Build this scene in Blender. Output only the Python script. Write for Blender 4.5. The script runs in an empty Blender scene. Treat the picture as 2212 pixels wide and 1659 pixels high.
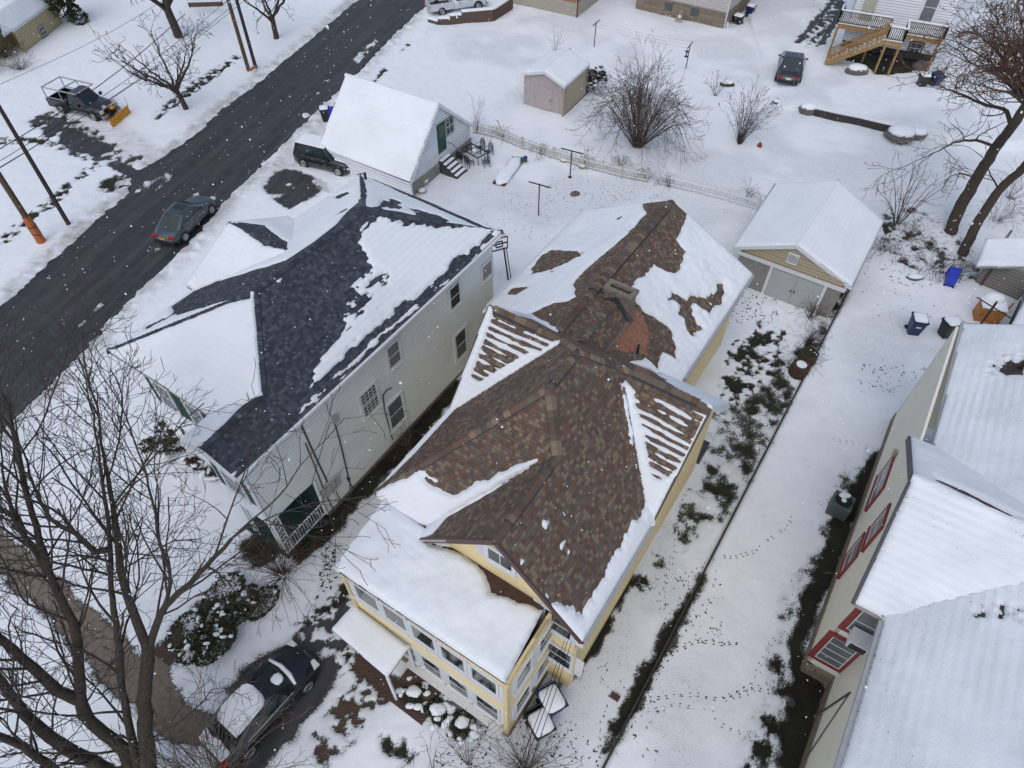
import bpy, math, random
import numpy as np
from mathutils import Vector, Matrix
rng = random.Random(7)
C = bpy.context.scene.collection
sc = bpy.context.scene
# ------------------------------------------------------------------ camera, world, sun, exposure
F, CX, CY, PITCH, H = 1478., 1106., 829.5, math.radians(49.3), 27.0
cam = bpy.data.cameras.new('camera'); co = bpy.data.objects.new('camera', cam); C.objects.link(co)
co.location = (0, 0, H); co.rotation_euler = (math.radians(90) - PITCH, 0, 0)
cam.sensor_width = 36; cam.lens = 36 * F / 2212; cam.clip_start = .1; cam.clip_end = 2000
sc.camera = co
sc.render.resolution_x = 1024; sc.render.resolution_y = 768
w = bpy.data.worlds.new('World'); sc.world = w; w.use_nodes = True
nt = w.node_tree; bg = nt.nodes['Background']
sky = nt.nodes.new('ShaderNodeTexSky'); sky.sky_type = 'NISHITA'; sky.sun_disc = False
sky.sun_elevation = math.radians(52); sky.sun_rotation = math.radians(200); sky.dust_density = 2; sky.air_density = 1.0
hs = nt.nodes.new('ShaderNodeHueSaturation'); hs.inputs['Saturation'].default_value = .78
nt.links.new(sky.outputs[0], hs.inputs['Color']); nt.links.new(hs.outputs[0], bg.inputs[0]); bg.inputs[1].default_value = .105
sl = bpy.data.lights.new('sun', 'SUN'); so = bpy.data.objects.new('sun', sl); C.objects.link(so)
sl.energy = .5; sl.angle = math.radians(80); sl.color = (1, .985, .97)
so.rotation_euler = (math.radians(26), 0, math.radians(-30))
so.location = (0, 0, 60)
sc.view_settings.view_transform = 'Standard'; sc.view_settings.look = 'None'; sc.view_settings.gamma = 1
sc.view_settings.exposure = .54
# ------------------------------------------------------------------ geometry helpers
Fd = np.array([0, math.cos(PITCH), -math.sin(PITCH)]); Ud = np.array([0, math.sin(PITCH), math.cos(PITCH)])
O3 = np.array([0, 0, H])
def V(*a): return np.array(a, float)
def unit(a): a = np.asarray(a, float); return a / (np.linalg.norm(a) + 1e-12)
def ray(x, y): return Fd + (x - CX) / F * V(1, 0, 0) - (y - CY) / F * Ud
def at(x, y, z=0.):
    d = ray(x, y); return O3 + (z - H) / d[2] * d
def hit(x, y, p0, n):
    d = ray(x, y); return O3 + ((np.asarray(p0) - O3) @ n) / (d @ n) * d
class Fr:                                  # a building's own frame: u away, v to the right
    def __init__(s, az): a = math.radians(az); s.u = V(math.sin(a), math.cos(a), 0); s.v = V(math.cos(a), -math.sin(a), 0); s.az = az
    def __call__(s, u, v, z=0.): return s.u * u + s.v * v + V(0, 0, z)
    def uv(s, p): return float(p @ s.u), float(p @ s.v)
    def onv(s, x, y, v):
        d = ray(x, y); return O3 + v / (d @ s.v) * d
    def onu(s, x, y, u):
        d = ray(x, y); return O3 + u / (d @ s.u) * d
BH = Fr(33.5); WH = Fr(33.18); RH = Fr(33)
rs = np.random.RandomState(3); LAT = rs.rand(512, 512)
def vn(x, y, k=0):
    x = x + k * 37.7; y = y + k * 91.3; xi = np.floor(x).astype(int); yi = np.floor(y).astype(int)
    fx = x - xi; fy = y - yi; fx = fx * fx * (3 - 2 * fx); fy = fy * fy * (3 - 2 * fy)
    g = lambda a, b: LAT[a % 512, b % 512]
    return (g(xi, yi) * (1 - fx) + g(xi + 1, yi) * fx) * (1 - fy) + (g(xi, yi + 1) * (1 - fx) + g(xi + 1, yi + 1) * fx) * fy - .5
def fbm(x, y, k=0, o=3):
    r = 0; a = 1
    for i in range(o): r = r + a * vn(x * 2**i, y * 2**i, k + i); a *= .55
    return r
def sdist(px, py, poly):                   # signed distance, positive inside
    poly = np.asarray(poly, float); n = len(poly); d = np.full(px.shape, 1e18); ins = np.zeros(px.shape, bool)
    for i in range(n):
        a = poly[i]; b = poly[(i + 1) % n]; e = b - a
        t = np.clip(((px - a[0]) * e[0] + (py - a[1]) * e[1]) / (e @ e + 1e-12), 0, 1)
        d = np.minimum(d, (px - a[0] - t * e[0])**2 + (py - a[1] - t * e[1])**2)
        c = ((a[1] > py) != (b[1] > py))
        if abs(e[1]) > 1e-12: ins ^= c & (px < e[0] * (py - a[1]) / e[1] + a[0])
    d = np.sqrt(d); return np.where(ins, d, -d)
def segd(px, py, a, b):
    e = b - a; t = np.clip(((px - a[0]) * e[0] + (py - a[1]) * e[1]) / (e @ e + 1e-12), 0, 1)
    return np.hypot(px - a[0] - t * e[0], py - a[1] - t * e[1])
WL = {}                                    # world location of every root
def thing(name, label, cat, loc=(0, 0, 0), group=None):
    o = bpy.data.objects.new(name, None); C.objects.link(o); o.location = tuple(loc); o.empty_display_size = .3
    o['label'] = label; o['category'] = cat
    if group: o['group'] = group
    WL[o.name] = V(*loc); return o
def tag(o, label, cat, group=None, kind=None):
    if label: o['label'] = label
    if cat: o['category'] = cat
    if group: o['group'] = group
    if kind: o['kind'] = kind
    return o
def link(name, me, mats, parent=None, smooth=False):
    for m in (mats if isinstance(mats, (list, tuple)) else [mats]): me.materials.append(m)
    o = bpy.data.objects.new(name, me); C.objects.link(o)
    if parent is not None:
        o.parent = parent; WL[o.name] = WL[parent.name]
    if smooth: me.polygons.foreach_set('use_smooth', [True] * len(me.polygons))
    return o
class MB:
    def __init__(s): s.v = []; s.f = []; s.uv = []; s.mi = []; s.hasuv = False
    def add(s, vs, fs, uvs=None, m=0):
        b = len(s.v); s.v += [tuple(map(float, p)) for p in vs]
        for i, f in enumerate(fs):
            s.f.append([b + j for j in f]); s.mi.append(m)
            if uvs: s.hasuv = True; s.uv.append(uvs[i])
            else: s.uv.append([(0, 0)] * len(f))
        return s
    def box(s, c, size, X=(1, 0, 0), Y=(0, 1, 0), Z=(0, 0, 1), m=0):
        c = np.asarray(c, float); X = np.asarray(X) * size[0] / 2; Y = np.asarray(Y) * size[1] / 2; Z = np.asarray(Z) * size[2] / 2
        vs = [c + a * X + b * Y + d * Z for d in (-1, 1) for b in (-1, 1) for a in (-1, 1)]
        return s.add(vs, [(0, 2, 3, 1), (4, 5, 7, 6), (0, 1, 5, 4), (2, 6, 7, 3), (0, 4, 6, 2), (1, 3, 7, 5)], m=m)
    def bar(s, a, b, w, h=None, m=0, up=(0, 0, 1)):
        a = np.asarray(a, float); b = np.asarray(b, float); h = h or w; d = unit(b - a); x = np.cross(d, up)
        if np.linalg.norm(x) < 1e-3: x = np.cross(d, (1, 0, 0))
        x = unit(x); y = np.cross(x, d)
        return s.box((a + b) / 2, (w, h, np.linalg.norm(b - a)), x, y, d, m)
    def tube(s, pts, r, n=8, m=0, cap=True):
        pts = [np.asarray(p, float) for p in pts]; k = len(pts); r = r if isinstance(r, (list, tuple)) else [r] * k
        vs = []; ref = None
        for i, p in enumerate(pts):
            d = unit(pts[min(i + 1, k - 1)] - pts[max(i - 1, 0)])
            if ref is None: ref = V(0, 0, 1) if abs(d[2]) < .9 else V(1, 0, 0)
            x = unit(np.cross(ref, d)); y = np.cross(d, x); ref = y
            for j in range(n): t = 2 * math.pi * j / n; vs.append(p + r[i] * (math.cos(t) * x + math.sin(t) * y))
        fs = [(i * n + j, i * n + (j + 1) % n, (i + 1) * n + (j + 1) % n, (i + 1) * n + j) for i in range(k - 1) for j in range(n)]
        if cap: fs += [tuple(range(n))[::-1], tuple((k - 1) * n + j for j in range(n))]
        return s.add(vs, fs, m=m)
    def prism(s, poly, vec, m=0):
        poly = [np.asarray(p, float) for p in poly]; n = len(poly); vec = np.asarray(vec, float)
        vs = poly + [p + vec for p in poly]
        return s.add(vs, [tuple(range(n))[::-1], tuple(range(n, 2 * n))] + [(i, (i + 1) % n, n + (i + 1) % n, n + i) for i in range(n)], m=m)
    def ball(s, c, r, n=8, k=5, m=0, sq=(1, 1, 1), jit=0, zmin=-1):
        vs = []; fs = []
        for i in range(k + 1):
            ph = math.pi * i / k - math.pi / 2
            for j in range(n):
                t = 2 * math.pi * j / n; q = 1 + jit * (rng.random() - .5)
                vs.append(V(*c) + r * q * V(math.cos(ph) * math.cos(t) * sq[0], math.cos(ph) * math.sin(t) * sq[1], max(zmin, math.sin(ph)) * sq[2]))
        fs = [(i * n + j, i * n + (j + 1) % n, (i + 1) * n + (j + 1) % n, (i + 1) * n + j) for i in range(k) for j in range(n)]
        return s.add(vs, fs, m=m)
    def build(s, name, mats, parent=None, smooth=False, bevel=0):
        me = bpy.data.meshes.new(name); off = WL[parent.name] if parent is not None else V(0, 0, 0)
        me.from_pydata([tuple(V(*p) - off) for p in s.v], [], s.f)
        if s.hasuv:
            l = me.uv_layers.new(name='uv'); flat = [c for u in s.uv for p in u for c in p]; l.data.foreach_set('uv', flat)
        if any(s.mi): me.polygons.foreach_set('material_index', s.mi)
        me.update(); o = link(name, me, mats, parent, smooth)
        if bevel:
            b = o.modifiers.new('b', 'BEVEL'); b.width = bevel; b.segments = 2; b.limit_method = 'ANGLE'
        return o
def dup(root, loc, rot, label, group=None):
    r = root.copy(); C.objects.link(r); r.location = tuple(loc); r.rotation_euler = (0, 0, rot)
    if label: r['label'] = label
    if group: r['group'] = group
    for ch in list(root.children):
        c = ch.copy(); C.objects.link(c); c.parent = r
        for g in ch.children:
            d = g.copy(); C.objects.link(d); d.parent = c
    return r
# ------------------------------------------------------------------ materials
class NT:
    def __init__(s, name):
        s.m = bpy.data.materials.new(name); s.m.use_nodes = True; s.t = s.m.node_tree; s.b = s.t.nodes['Principled BSDF']
    def n(s, typ, **kw):
        n = s.t.nodes.new('ShaderNode' + typ)
        for k, v in kw.items():
            if k.startswith('_'): setattr(n, k[1:], v)
            else:
                key = int(k[1:]) if k[0] == 'i' and k[1:].isdigit() else k
                if isinstance(v, bpy.types.NodeSocket): s.t.links.new(v, n.inputs[key])
                else: n.inputs[key].default_value = v
        return n
    def math(s, op, a, b=0.): return s.n('Math', _operation=op, i0=a, i1=b).outputs[0]
    def mix(s, f, a, b):
        n = s.t.nodes.new('ShaderNodeMix'); n.data_type = 'RGBA'
        for k, v in ((0, f), (6, a), (7, b)):
            if isinstance(v, bpy.types.NodeSocket): s.t.links.new(v, n.inputs[k])
            else: n.inputs[k].default_value = v if k == 0 else (*v[:3], 1)
        return n.outputs[2]
    def ramp(s, f, stops, const=False):
        n = s.t.nodes.new('ShaderNodeValToRGB'); s.t.links.new(f, n.inputs[0]); e = n.color_ramp.elements
        if const: n.color_ramp.interpolation = 'CONSTANT'
        while len(e) < len(stops): e.new(.5)
        for i, (p, c) in enumerate(stops): e[i].position = p; e[i].color = (*c, 1) if len(c) == 3 else c
        return n.outputs[0]
    def noise(s, scale, detail=3, rough=.5, vec=None):
        n = s.n('TexNoise', Scale=scale, Detail=detail, Roughness=rough)
        if vec is not None: s.t.links.new(vec, n.inputs['Vector'])
        return n.outputs[0]
    def obj(s): return s.n('TexCoord').outputs['Object']
    def set(s, col=None, rough=None, bump=None, strength=.3, dist=.02, metal=0, spec=None):
        for k, v in (('Base Color', col), ('Roughness', rough), ('Metallic', metal), ('Specular IOR Level', spec)):
            if v is None: continue
            if isinstance(v, bpy.types.NodeSocket): s.t.links.new(v, s.b.inputs[k])
            else: s.b.inputs[k].default_value = (*v, 1) if isinstance(v, tuple) else v
        if bump is not None:
            b = s.n('Bump', Strength=strength, Distance=dist, Height=bump); s.t.links.new(b.outputs[0], s.b.inputs['Normal'])
        return s.m
def simple(name, col, rough=.7, var=.15, scale=6, metal=0, bump=.15, spec=None):
    t = NT(name); n = t.noise(scale, 4, .6, t.obj()); lo = tuple(c * (1 - var) for c in col); hi = tuple(min(1, c * (1 + var)) for c in col)
    return t.set(t.mix(t.ramp(n, [(.3, (0,) * 3), (.7, (1,) * 3)]), lo, hi), rough, n, bump, .01, metal, spec)
def m_snow():
    t = NT('snow'); o = t.obj(); n1 = t.noise(1.3, 4, .6, o); n2 = t.noise(14, 4, .6, o)
    a = t.n('Attribute', _attribute_name='dirt').outputs['Fac']
    d = t.math('MULTIPLY', a, t.ramp(n2, [(.3, (.35,) * 3), (.7, (1,) * 3)]))
    col = t.mix(d, t.mix(n1, (.80, .835, .87), (.85, .88, .905)), (.30, .26, .22))
    thn = t.n('Attribute', _attribute_name='thin').outputs['Fac']; col = t.mix(t.math('MULTIPLY', thn, t.math('ADD', t.math('MULTIPLY', n2, .5), .35)), col, (.42, .45, .48))
    th = t.n('Attribute', _attribute_name='thin').outputs['Fac']; n3 = t.math('ADD', t.math('MULTIPLY', t.noise(13, 5, .75, o), .65), t.math('MULTIPLY', t.noise(38, 3, .6, o), .35)); k = t.math('ADD', th, t.math('MULTIPLY', t.math('SUBTRACT', n3, .5), 2.6))
    col = t.mix(t.math('MULTIPLY', t.ramp(k, [(.66, (0,) * 3), (.74, (1,) * 3)]), .95), col, t.mix(n1, (.018, .016, .010), (.05, .048, .022)))
    return t.set(col, .75, t.math('ADD', n2, t.math('MULTIPLY', t.noise(60, 2, .5, o), .5)), .6, .025, spec=.25)
def m_shingle(name, cols, row=.13, tab=.14, base=.04):
    t = NT(name); uv = t.n('UVMap', _uv_map='uv').outputs[0]; sp = t.n('SeparateXYZ', Vector=uv)
    r = t.math('FLOOR', t.math('DIVIDE', sp.outputs[1], row)); off = t.n('TexWhiteNoise', _noise_dimensions='1D', W=r).outputs[0]
    c = t.math('FLOOR', t.math('ADD', t.math('DIVIDE', sp.outputs[0], tab), t.math('MULTIPLY', off, 3.7)))
    v = t.n('CombineXYZ', X=c, Y=r).outputs[0]; wn = t.n('TexWhiteNoise', _noise_dimensions='2D', Vector=v)
    n = len(cols); col = t.ramp(wn.outputs[0], [(i / n, k) for i, k in enumerate(cols)], True)
    g = t.noise(45, 3, .7, t.obj()); col = t.mix(t.math('MULTIPLY', g, .3), col, (.02, .02, .02))
    big = t.noise(.6, 3, .5, t.obj()); col = t.mix(t.math('MULTIPLY', t.ramp(big, [(.4, (0,) * 3), (.7, (1,) * 3)]), .15), col, tuple(base for _ in range(3)))
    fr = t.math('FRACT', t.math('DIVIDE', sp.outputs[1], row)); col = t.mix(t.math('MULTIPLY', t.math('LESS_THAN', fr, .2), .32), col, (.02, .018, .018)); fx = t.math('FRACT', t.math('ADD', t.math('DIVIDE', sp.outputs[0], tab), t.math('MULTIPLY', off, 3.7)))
    hgt = t.math('SUBTRACT', t.math('MULTIPLY', t.math('GREATER_THAN', wn.outputs[0], .45), .6), fr)
    hgt = t.math('SUBTRACT', hgt, t.math('MULTIPLY', t.math('LESS_THAN', fx, .06), .7))
    return t.set(col, .85, t.math('ADD', hgt, t.math('MULTIPLY', g, .3)), .9, .018)
def m_siding(name, col, dirt=(.45, .42, .36), amt=.25, ex=.2, line=.75):
    t = NT(name); o = t.obj(); n = t.noise(.9, 4, .6, o); n2 = t.noise(9, 3, .6, o)
    c = t.mix(t.math('MULTIPLY', t.ramp(n, [(.45, (0,) * 3), (.8, (1,) * 3)]), amt), col, dirt)
    if line:                                  # shade under each lap, painted as a line in darkened dirt colour
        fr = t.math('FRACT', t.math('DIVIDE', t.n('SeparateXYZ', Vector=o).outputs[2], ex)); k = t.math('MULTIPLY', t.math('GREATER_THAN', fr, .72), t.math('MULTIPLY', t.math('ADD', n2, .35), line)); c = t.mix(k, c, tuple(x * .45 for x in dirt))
    return t.set(c, .55, n2, .1, .01)
def m_brick(name, c1, c2, mortar, scale=1., w=.2, h=.07, vertical=False, bump=.4):
    t = NT(name); o = t.obj()
    if vertical:
        sp = t.n('SeparateXYZ', Vector=o); o = t.n('CombineXYZ', X=t.math('ADD', sp.outputs[0], sp.outputs[1]), Y=sp.outputs[2]).outputs[0]
    b = t.n('TexBrick', Vector=o, Scale=scale, **{'Brick Width': w, 'Row Height': h, 'Mortar Size': .008, 'Color1': (*c1, 1), 'Color2': (*c2, 1), 'Mortar': (*mortar, 1)})
    n = t.noise(8, 4, .6); return t.set(t.mix(t.math('MULTIPLY', n, .4), b.outputs[0], tuple(x * .5 for x in c1)), .85, b.outputs[1], bump, .01)
SNOW = m_snow()
BROWN = m_shingle('brown_shingle', [(.145, .095, .067), (.22, .158, .105), (.12, .068, .048), (.14, .12, .098), (.16, .086, .057), (.128, .092, .068), (.235, .178, .12), (.10, .072, .056), (.15, .105, .075)], base=.07)
SLATE = m_shingle('slate_shingle', [(.040, .051, .068), (.062, .077, .096), (.026, .033, .046), (.088, .104, .122), (.034, .042, .055), (.052, .064, .083)], base=.025)
DARKSH = m_shingle('dark_shingle', [(.05, .04, .042), (.035, .03, .035), (.07, .055, .055), (.045, .035, .04)])
T = NT('asphalt'); o = T.obj(); n = T.noise(1.2, 5, .6, o); n2 = T.noise(70, 2, .7, o)
rot_ = T.n('Mapping', Vector=o, Rotation=(0, 0, math.radians(-72.2))).outputs[0]; stretch = T.n('Mapping', Vector=rot_, Scale=(.07, 1.6, 1)).outputs[0]; n3 = T.noise(.9, 5, .6, stretch)
c = T.mix(T.ramp(n, [(.35, (0,) * 3), (.65, (1,) * 3)]), (.022, .022, .025), (.04, .039, .042))
c = T.mix(T.math('MULTIPLY', T.ramp(n3, [(.42, (0,) * 3), (.66, (1,) * 3)]), .75), c, (.068, .065, .066))
c = T.mix(T.ramp(n2, [(.66, (0,) * 3), (.72, (1,) * 3)]), c, (.10, .10, .11))
ASPH = T.set(c, .6, n2, .4, .01)
T = NT('soil'); o = T.obj(); n = T.noise(.8, 4, .6, o); n2 = T.noise(22, 4, .7, o)
c = T.mix(T.ramp(n, [(.4, (0,) * 3), (.62, (1,) * 3)]), (.012, .010, .008), (.024, .028, .011)); c = T.mix(T.ramp(n2, [(.5, (0,) * 3), (.75, (1,) * 3)]), c, (.045, .04, .02))
SOIL = T.set(c, .95, n2, 1., .05)
CONC = simple('concrete', (.17, .135, .105), .9, .25, 5, bump=.5)
BLOCK = m_brick('concrete_block', (.30, .285, .25), (.26, .245, .21), (.22, .21, .19), w=.4, h=.2, vertical=True)
STONE = m_brick('stone_foundation', (.27, .22, .16), (.19, .155, .115), (.13, .11, .09), w=.45, h=.24, vertical=True, bump=.9)
DSTONE = m_brick('dark_stone', (.06, .055, .05), (.035, .032, .03), (.02, .02, .02), w=.4, h=.18, vertical=True, bump=1.)
PAVER = m_brick('brick_paver', (.105, .058, .042), (.07, .042, .032), (.03, .025, .022), w=.22, h=.11)
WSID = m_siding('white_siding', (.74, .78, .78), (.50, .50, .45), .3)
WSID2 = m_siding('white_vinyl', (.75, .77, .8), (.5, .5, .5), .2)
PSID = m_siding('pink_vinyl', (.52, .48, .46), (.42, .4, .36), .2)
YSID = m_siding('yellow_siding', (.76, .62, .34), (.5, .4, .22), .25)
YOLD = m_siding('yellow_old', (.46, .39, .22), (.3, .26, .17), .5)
CREAM = m_siding('cream_stucco', (.82, .79, .68), (.6, .57, .48), .2, line=0)
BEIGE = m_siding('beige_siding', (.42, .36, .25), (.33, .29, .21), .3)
TAUPE = m_siding('taupe_board', (.43, .37, .35), (.34, .29, .26), .4, line=0)
TAN = m_siding('tan_board', (.40, .34, .235), (.30, .26, .19), .4, line=0)
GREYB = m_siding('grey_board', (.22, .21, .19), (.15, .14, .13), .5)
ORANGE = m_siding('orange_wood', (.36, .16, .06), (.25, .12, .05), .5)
WHITE = simple('white_paint', (.66, .68, .70), .5, .06)
GREYT = simple('grey_trim', (.35, .36, .37), .6, .1)
DARKT = simple('dark_trim', (.05, .05, .055), .5, .1)
BRTRIM = simple('brown_trim', (.075, .035, .03), .5, .2)
RED = simple('red_trim', (.22, .035, .03), .6, .15)
GREEN = simple('green_paint', (.006, .062, .04), .5, .15)
SOFFIT = simple('soffit', (.36, .33, .32), .7, .05)
GDOOR = simple('door_paint', (.38, .42, .42), .6, .05)
BRICK = m_brick('chimney_brick', (.32, .12, .06), (.22, .085, .05), (.16, .13, .11), vertical=True)
MORT = simple('chimney_mortar', (.2, .17, .14), .95, .35, 7, bump=.6)
BLACK = simple('black_plastic', (.012, .012, .014), .4, .2)
BLACKM = simple('black_metal', (.015, .015, .017), .45, .2)
RUBBER = simple('tyre_rubber', (.012, .012, .012), .85, .2)
RIM = simple('alloy', (.45, .45, .46), .3, .1, metal=.8)
CHROME = simple('chrome', (.55, .55, .55), .2, .05, metal=.9)
NAVY = simple('navy_plastic', (.008, .022, .09), .4, .15)
BLUE = simple('blue_plastic', (.006, .03, .42), .4, .15)
WOODP = simple('pole_wood', (.11, .065, .04), .9, .3, 9)
DPOLE = simple('pole_dark', (.05, .035, .035), .9, .3, 9)
POLEO = simple('orange_wrap', (.42, .12, .035), .7, .25, 7)
DECKW = simple('deck_wood', (.33, .20, .08), .8, .35, 8)
DECKG = simple('deck_grey', (.14, .115, .085), .85, .35, 8)
PLOW = simple('plow_yellow', (.58, .27, .015), .45, .2, 5)
ALUM = simple('aluminium', (.38, .38, .37), .45, .15, metal=.3)
REDL = simple('red_lens', (.35, .01, .012), .25, .1)
CLEAR = simple('lamp_lens', (.6, .6, .55), .2, .1)
PLATEY = simple('plate_orange', (.6, .3, .02), .5, .05)
PLATEW = simple('plate_white', (.6, .6, .62), .5, .05)
BARK = simple('bark', (.052, .040, .030), .95, .4, 12, bump=.8)
BARK2 = simple('bark_brown', (.10, .055, .035), .95, .35, 12, bump=.8)
TWIG = simple('twig', (.055, .043, .038), .9, .3, 4)
TWIG2 = simple('twig_tan', (.14, .105, .08), .9, .3, 4)
EVG = simple('evergreen', (.03, .038, .016), .9, .5, 10)
ROCK = simple('rock', (.13, .115, .105), .95, .3, 5, bump=.7)
RUST = simple('rusty_metal', (.06, .035, .022), .9, .4, 7)
CRATE = simple('crate_wood', (.42, .17, .05), .8, .25, 5)
ACG = simple('ac_green', (.075, .095, .088), .6, .1)
TANP = simple('tan_plastic', (.36, .31, .24), .6, .1)
GOLD = simple('yellow_toy', (.4, .28, .03), .5, .1)
TOYG = simple('green_toy', (.01, .13, .05), .5, .1)
PURP = simple('purple_toy', (.05, .03, .2), .5, .1)
CHAL = simple('chimney_dust', (.36, .15, .085), .9, .3, 9)
PORCHB = simple('brown_sheet_roof', (.06, .028, .018), .7, .35, 4)
CABLE = simple('cable', (.02, .02, .022), .7, .1)
def glass(name, col=(.012, .016, .018), rough=.08):
    t = NT(name); n = t.noise(1.4, 2, .5, t.obj()); return t.set(t.mix(n, col, tuple(c * 2.2 for c in col)), rough, spec=.6)
GLASS = glass('window_glass'); GLASSG = glass('grey_glass', (.09, .095, .1), .15); CARG = glass('car_glass', (.009, .016, .017)); GLASSL = glass('light_glass', (.16, .17, .17), .2)
def paint(name, c, r=.3):
    t = NT(name); n = t.noise(3, 3, .5, t.obj()); t.b.inputs['Coat Weight'].default_value = .5; t.b.inputs['Coat Roughness'].default_value = .1
    return t.set(t.mix(n, tuple(k * .85 for k in c), tuple(k * 1.15 for k in c)), r)
P_SEDAN = paint('paint_greygreen', (.035, .055, .065)); P_BLACK = paint('paint_black', (.006, .007, .011)); P_WHITE = paint('paint_white', (.62, .66, .68)); P_DGREY = paint('paint_darkgrey', (.02, .026, .032)); P_NIGHT = paint('paint_night', (.008, .009, .016))
# ------------------------------------------------------------------ snow sheets
def grid_mesh(name, X, Y, Z, keep, mats, parent, dirt=None, thin=None):
    ny, nx = Z.shape; idx = np.arange(ny * nx).reshape(ny, nx)
    q = np.stack([idx[:-1, :-1], idx[:-1, 1:], idx[1:, 1:], idx[1:, :-1]], -1)[keep]
    used = np.zeros(ny * nx, bool); used[q.ravel()] = True; new = np.cumsum(used) - 1; q = new[q]
    vs = np.stack([X.ravel(), Y.ravel(), Z.ravel()], 1)[used]
    if parent is not None: vs = vs - WL[parent.name]
    me = bpy.data.meshes.new(name); me.vertices.add(len(vs)); me.vertices.foreach_set('co', vs.astype(np.float32).ravel())
    nf = len(q); me.loops.add(nf * 4); me.loops.foreach_set('vertex_index', q.astype(np.int32).ravel())
    me.polygons.add(nf); me.polygons.foreach_set('loop_start', np.arange(0, nf * 4, 4, dtype=np.int32)); me.polygons.foreach_set('loop_total', np.full(nf, 4, np.int32))
    me.update(); me.validate()
    a = me.attributes.new('dirt', 'FLOAT', 'POINT'); a.data.foreach_set('value', (dirt.ravel()[used] if dirt is not None else np.zeros(used.sum())).astype(np.float32))
    a = me.attributes.new('thin', 'FLOAT', 'POINT'); a.data.foreach_set('value', (thin.ravel()[used] if thin is not None else np.zeros(used.sum())).astype(np.float32))
    return link(name, me, mats, parent, True)
def plane_basis(pts):
    n = np.zeros(3)
    for i in range(len(pts)): n += np.cross(pts[i], pts[(i + 1) % len(pts)])
    n = unit(n); n = n if n[2] > 0 else -n
    S = unit(np.cross(V(0, 0, 1), n)) if abs(n[2]) < .9999 else V(1, 0, 0)
    return pts[0], S, np.cross(n, S), n
def snow_plane(parent, pts, edges, base=True, patches=(), thick=.1, res=.07, na=.1, nf=3., st=1., name='snow', seed=0, ripple=0, lump=.02, streak=.3):
    """height field of snow over a roof plane. edges: 'e' free edge, 'v' runs into a neighbour. patches: (kind, pixel polygon[, p])"""
    P0, S, Tt, n = plane_basis(pts); loc = lambda p: ((p - P0) @ S, (p - P0) @ Tt)
    poly = np.array([loc(p) for p in pts]); mn = poly.min(0) - .2; mx = poly.max(0) + .2
    s = np.arange(mn[0], mx[0] + res, res); t = np.arange(mn[1], mx[1] + res, res); SS, TT = np.meshgrid(s, t)
    ins = sdist(SS, TT, poly); dE = np.full(SS.shape, 5.); dV = np.full(SS.shape, 1e9); bd = np.full(SS.shape, 1e9); bx = SS.copy(); by = TT.copy()
    for i, k in enumerate(edges):
        d = segd(SS, TT, poly[i], poly[(i + 1) % len(poly)])
        if k == 'e': dE = np.minimum(dE, d)
        a_, b_ = poly[i], poly[(i + 1) % len(poly)]; e_ = b_ - a_; tt_ = np.clip(((SS - a_[0]) * e_[0] + (TT - a_[1]) * e_[1]) / (e_ @ e_ + 1e-12), 0, 1); m_ = d < bd; bd = np.where(m_, d, bd); bx = np.where(m_, a_[0] + tt_ * e_[0], bx); by = np.where(m_, a_[1] + tt_ * e_[1], by)
        if k == 'v': dV = np.minimum(dV, d)
    inside = (ins > 0); edge = np.where(inside, dE, np.where(dV < .1, 1., -.1))
    am = np.full(SS.shape, 2. if base else -2.); amp = np.full(SS.shape, na); th = np.full(SS.shape, thick)
    for pt in patches:
        sd = sdist(SS, TT, np.array([loc(q if len(q) == 3 else hit(*q, P0, n)) for q in pt[1]]))
        if pt[0] == 'bare': am = np.minimum(am, -sd)
        if pt[0] == 'snow': am = np.maximum(am, sd)
        if pt[0] == 'stripe':                     # (period, level): rows of melted shingle courses
            per, lev = pt[2], pt[3]; row = TT / per + .6 * vn(SS * .5, TT * 1.2, seed + 5)
            w = np.sin(row * 2 * math.pi) + lev + 1.9 * fbm(SS * 1.3, TT * 2.6, seed + 8); am = np.where(sd > 0, np.minimum(am, w * per * .35 + np.clip(.08 - sd, 0, 1) * .6), am)
            amp = np.where(sd > 0, na * .5, amp)
        if pt[0] == 'mix':                        # (level, wavelength, amplitude) broken, speckled cover
            k = np.clip(sd / .4, 0, 1); am = np.where(sd > 0, np.minimum(am, pt[2] + (1 - k) * .3 + pt[4] * fbm(SS / pt[3] / st, TT / pt[3], seed + 3)), am)
        if pt[0] == 'thin': th = np.where(sd > 0, thick * (1 - (1 - pt[2]) * np.clip(sd / .3, 0, 1)), th)
    am = am + amp * 2 * fbm(SS * nf / st, TT * nf, seed)
    d = np.minimum(am, edge)
    h = np.where(d > 0, th * (1 - np.exp(-d / .07)), np.maximum(d * .6, -.05))
    h = h + np.where(d > 0, np.clip(d / .2, 0, 1) * (lump * fbm(SS * 1.5, TT * 1.5, seed + 9) + ripple * np.sin(TT / .28 * 2 * math.pi + 2 * vn(SS * .5, TT, 1)) + .006 * vn(SS * 9, TT * 9, 2)), 0)
    sn_ = (~inside) & ~(dV < .1); am_in = am > 0; h = np.where(sn_, np.where(am > 0, -.03, -.05), h); h = np.where(inside & (am > 0), np.maximum(h, np.minimum(th * .45, am * .5)), h); SS0, TT0 = SS, TT; SS = np.where(sn_, bx + (SS - bx) * .15, SS); TT = np.where(sn_, by + (TT - by) * .15, TT)
    W = P0[None, None] + SS[..., None] * S + TT[..., None] * Tt + h[..., None] * n
    ok = (inside | (dV < .1)); kc = ok[:-1, :-1] | ok[1:, 1:] | ok[:-1, 1:] | ok[1:, :-1]
    kc &= (np.maximum(np.maximum(h[:-1, :-1], h[1:, 1:]), np.maximum(h[:-1, 1:], h[1:, :-1])) > -.03)
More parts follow.
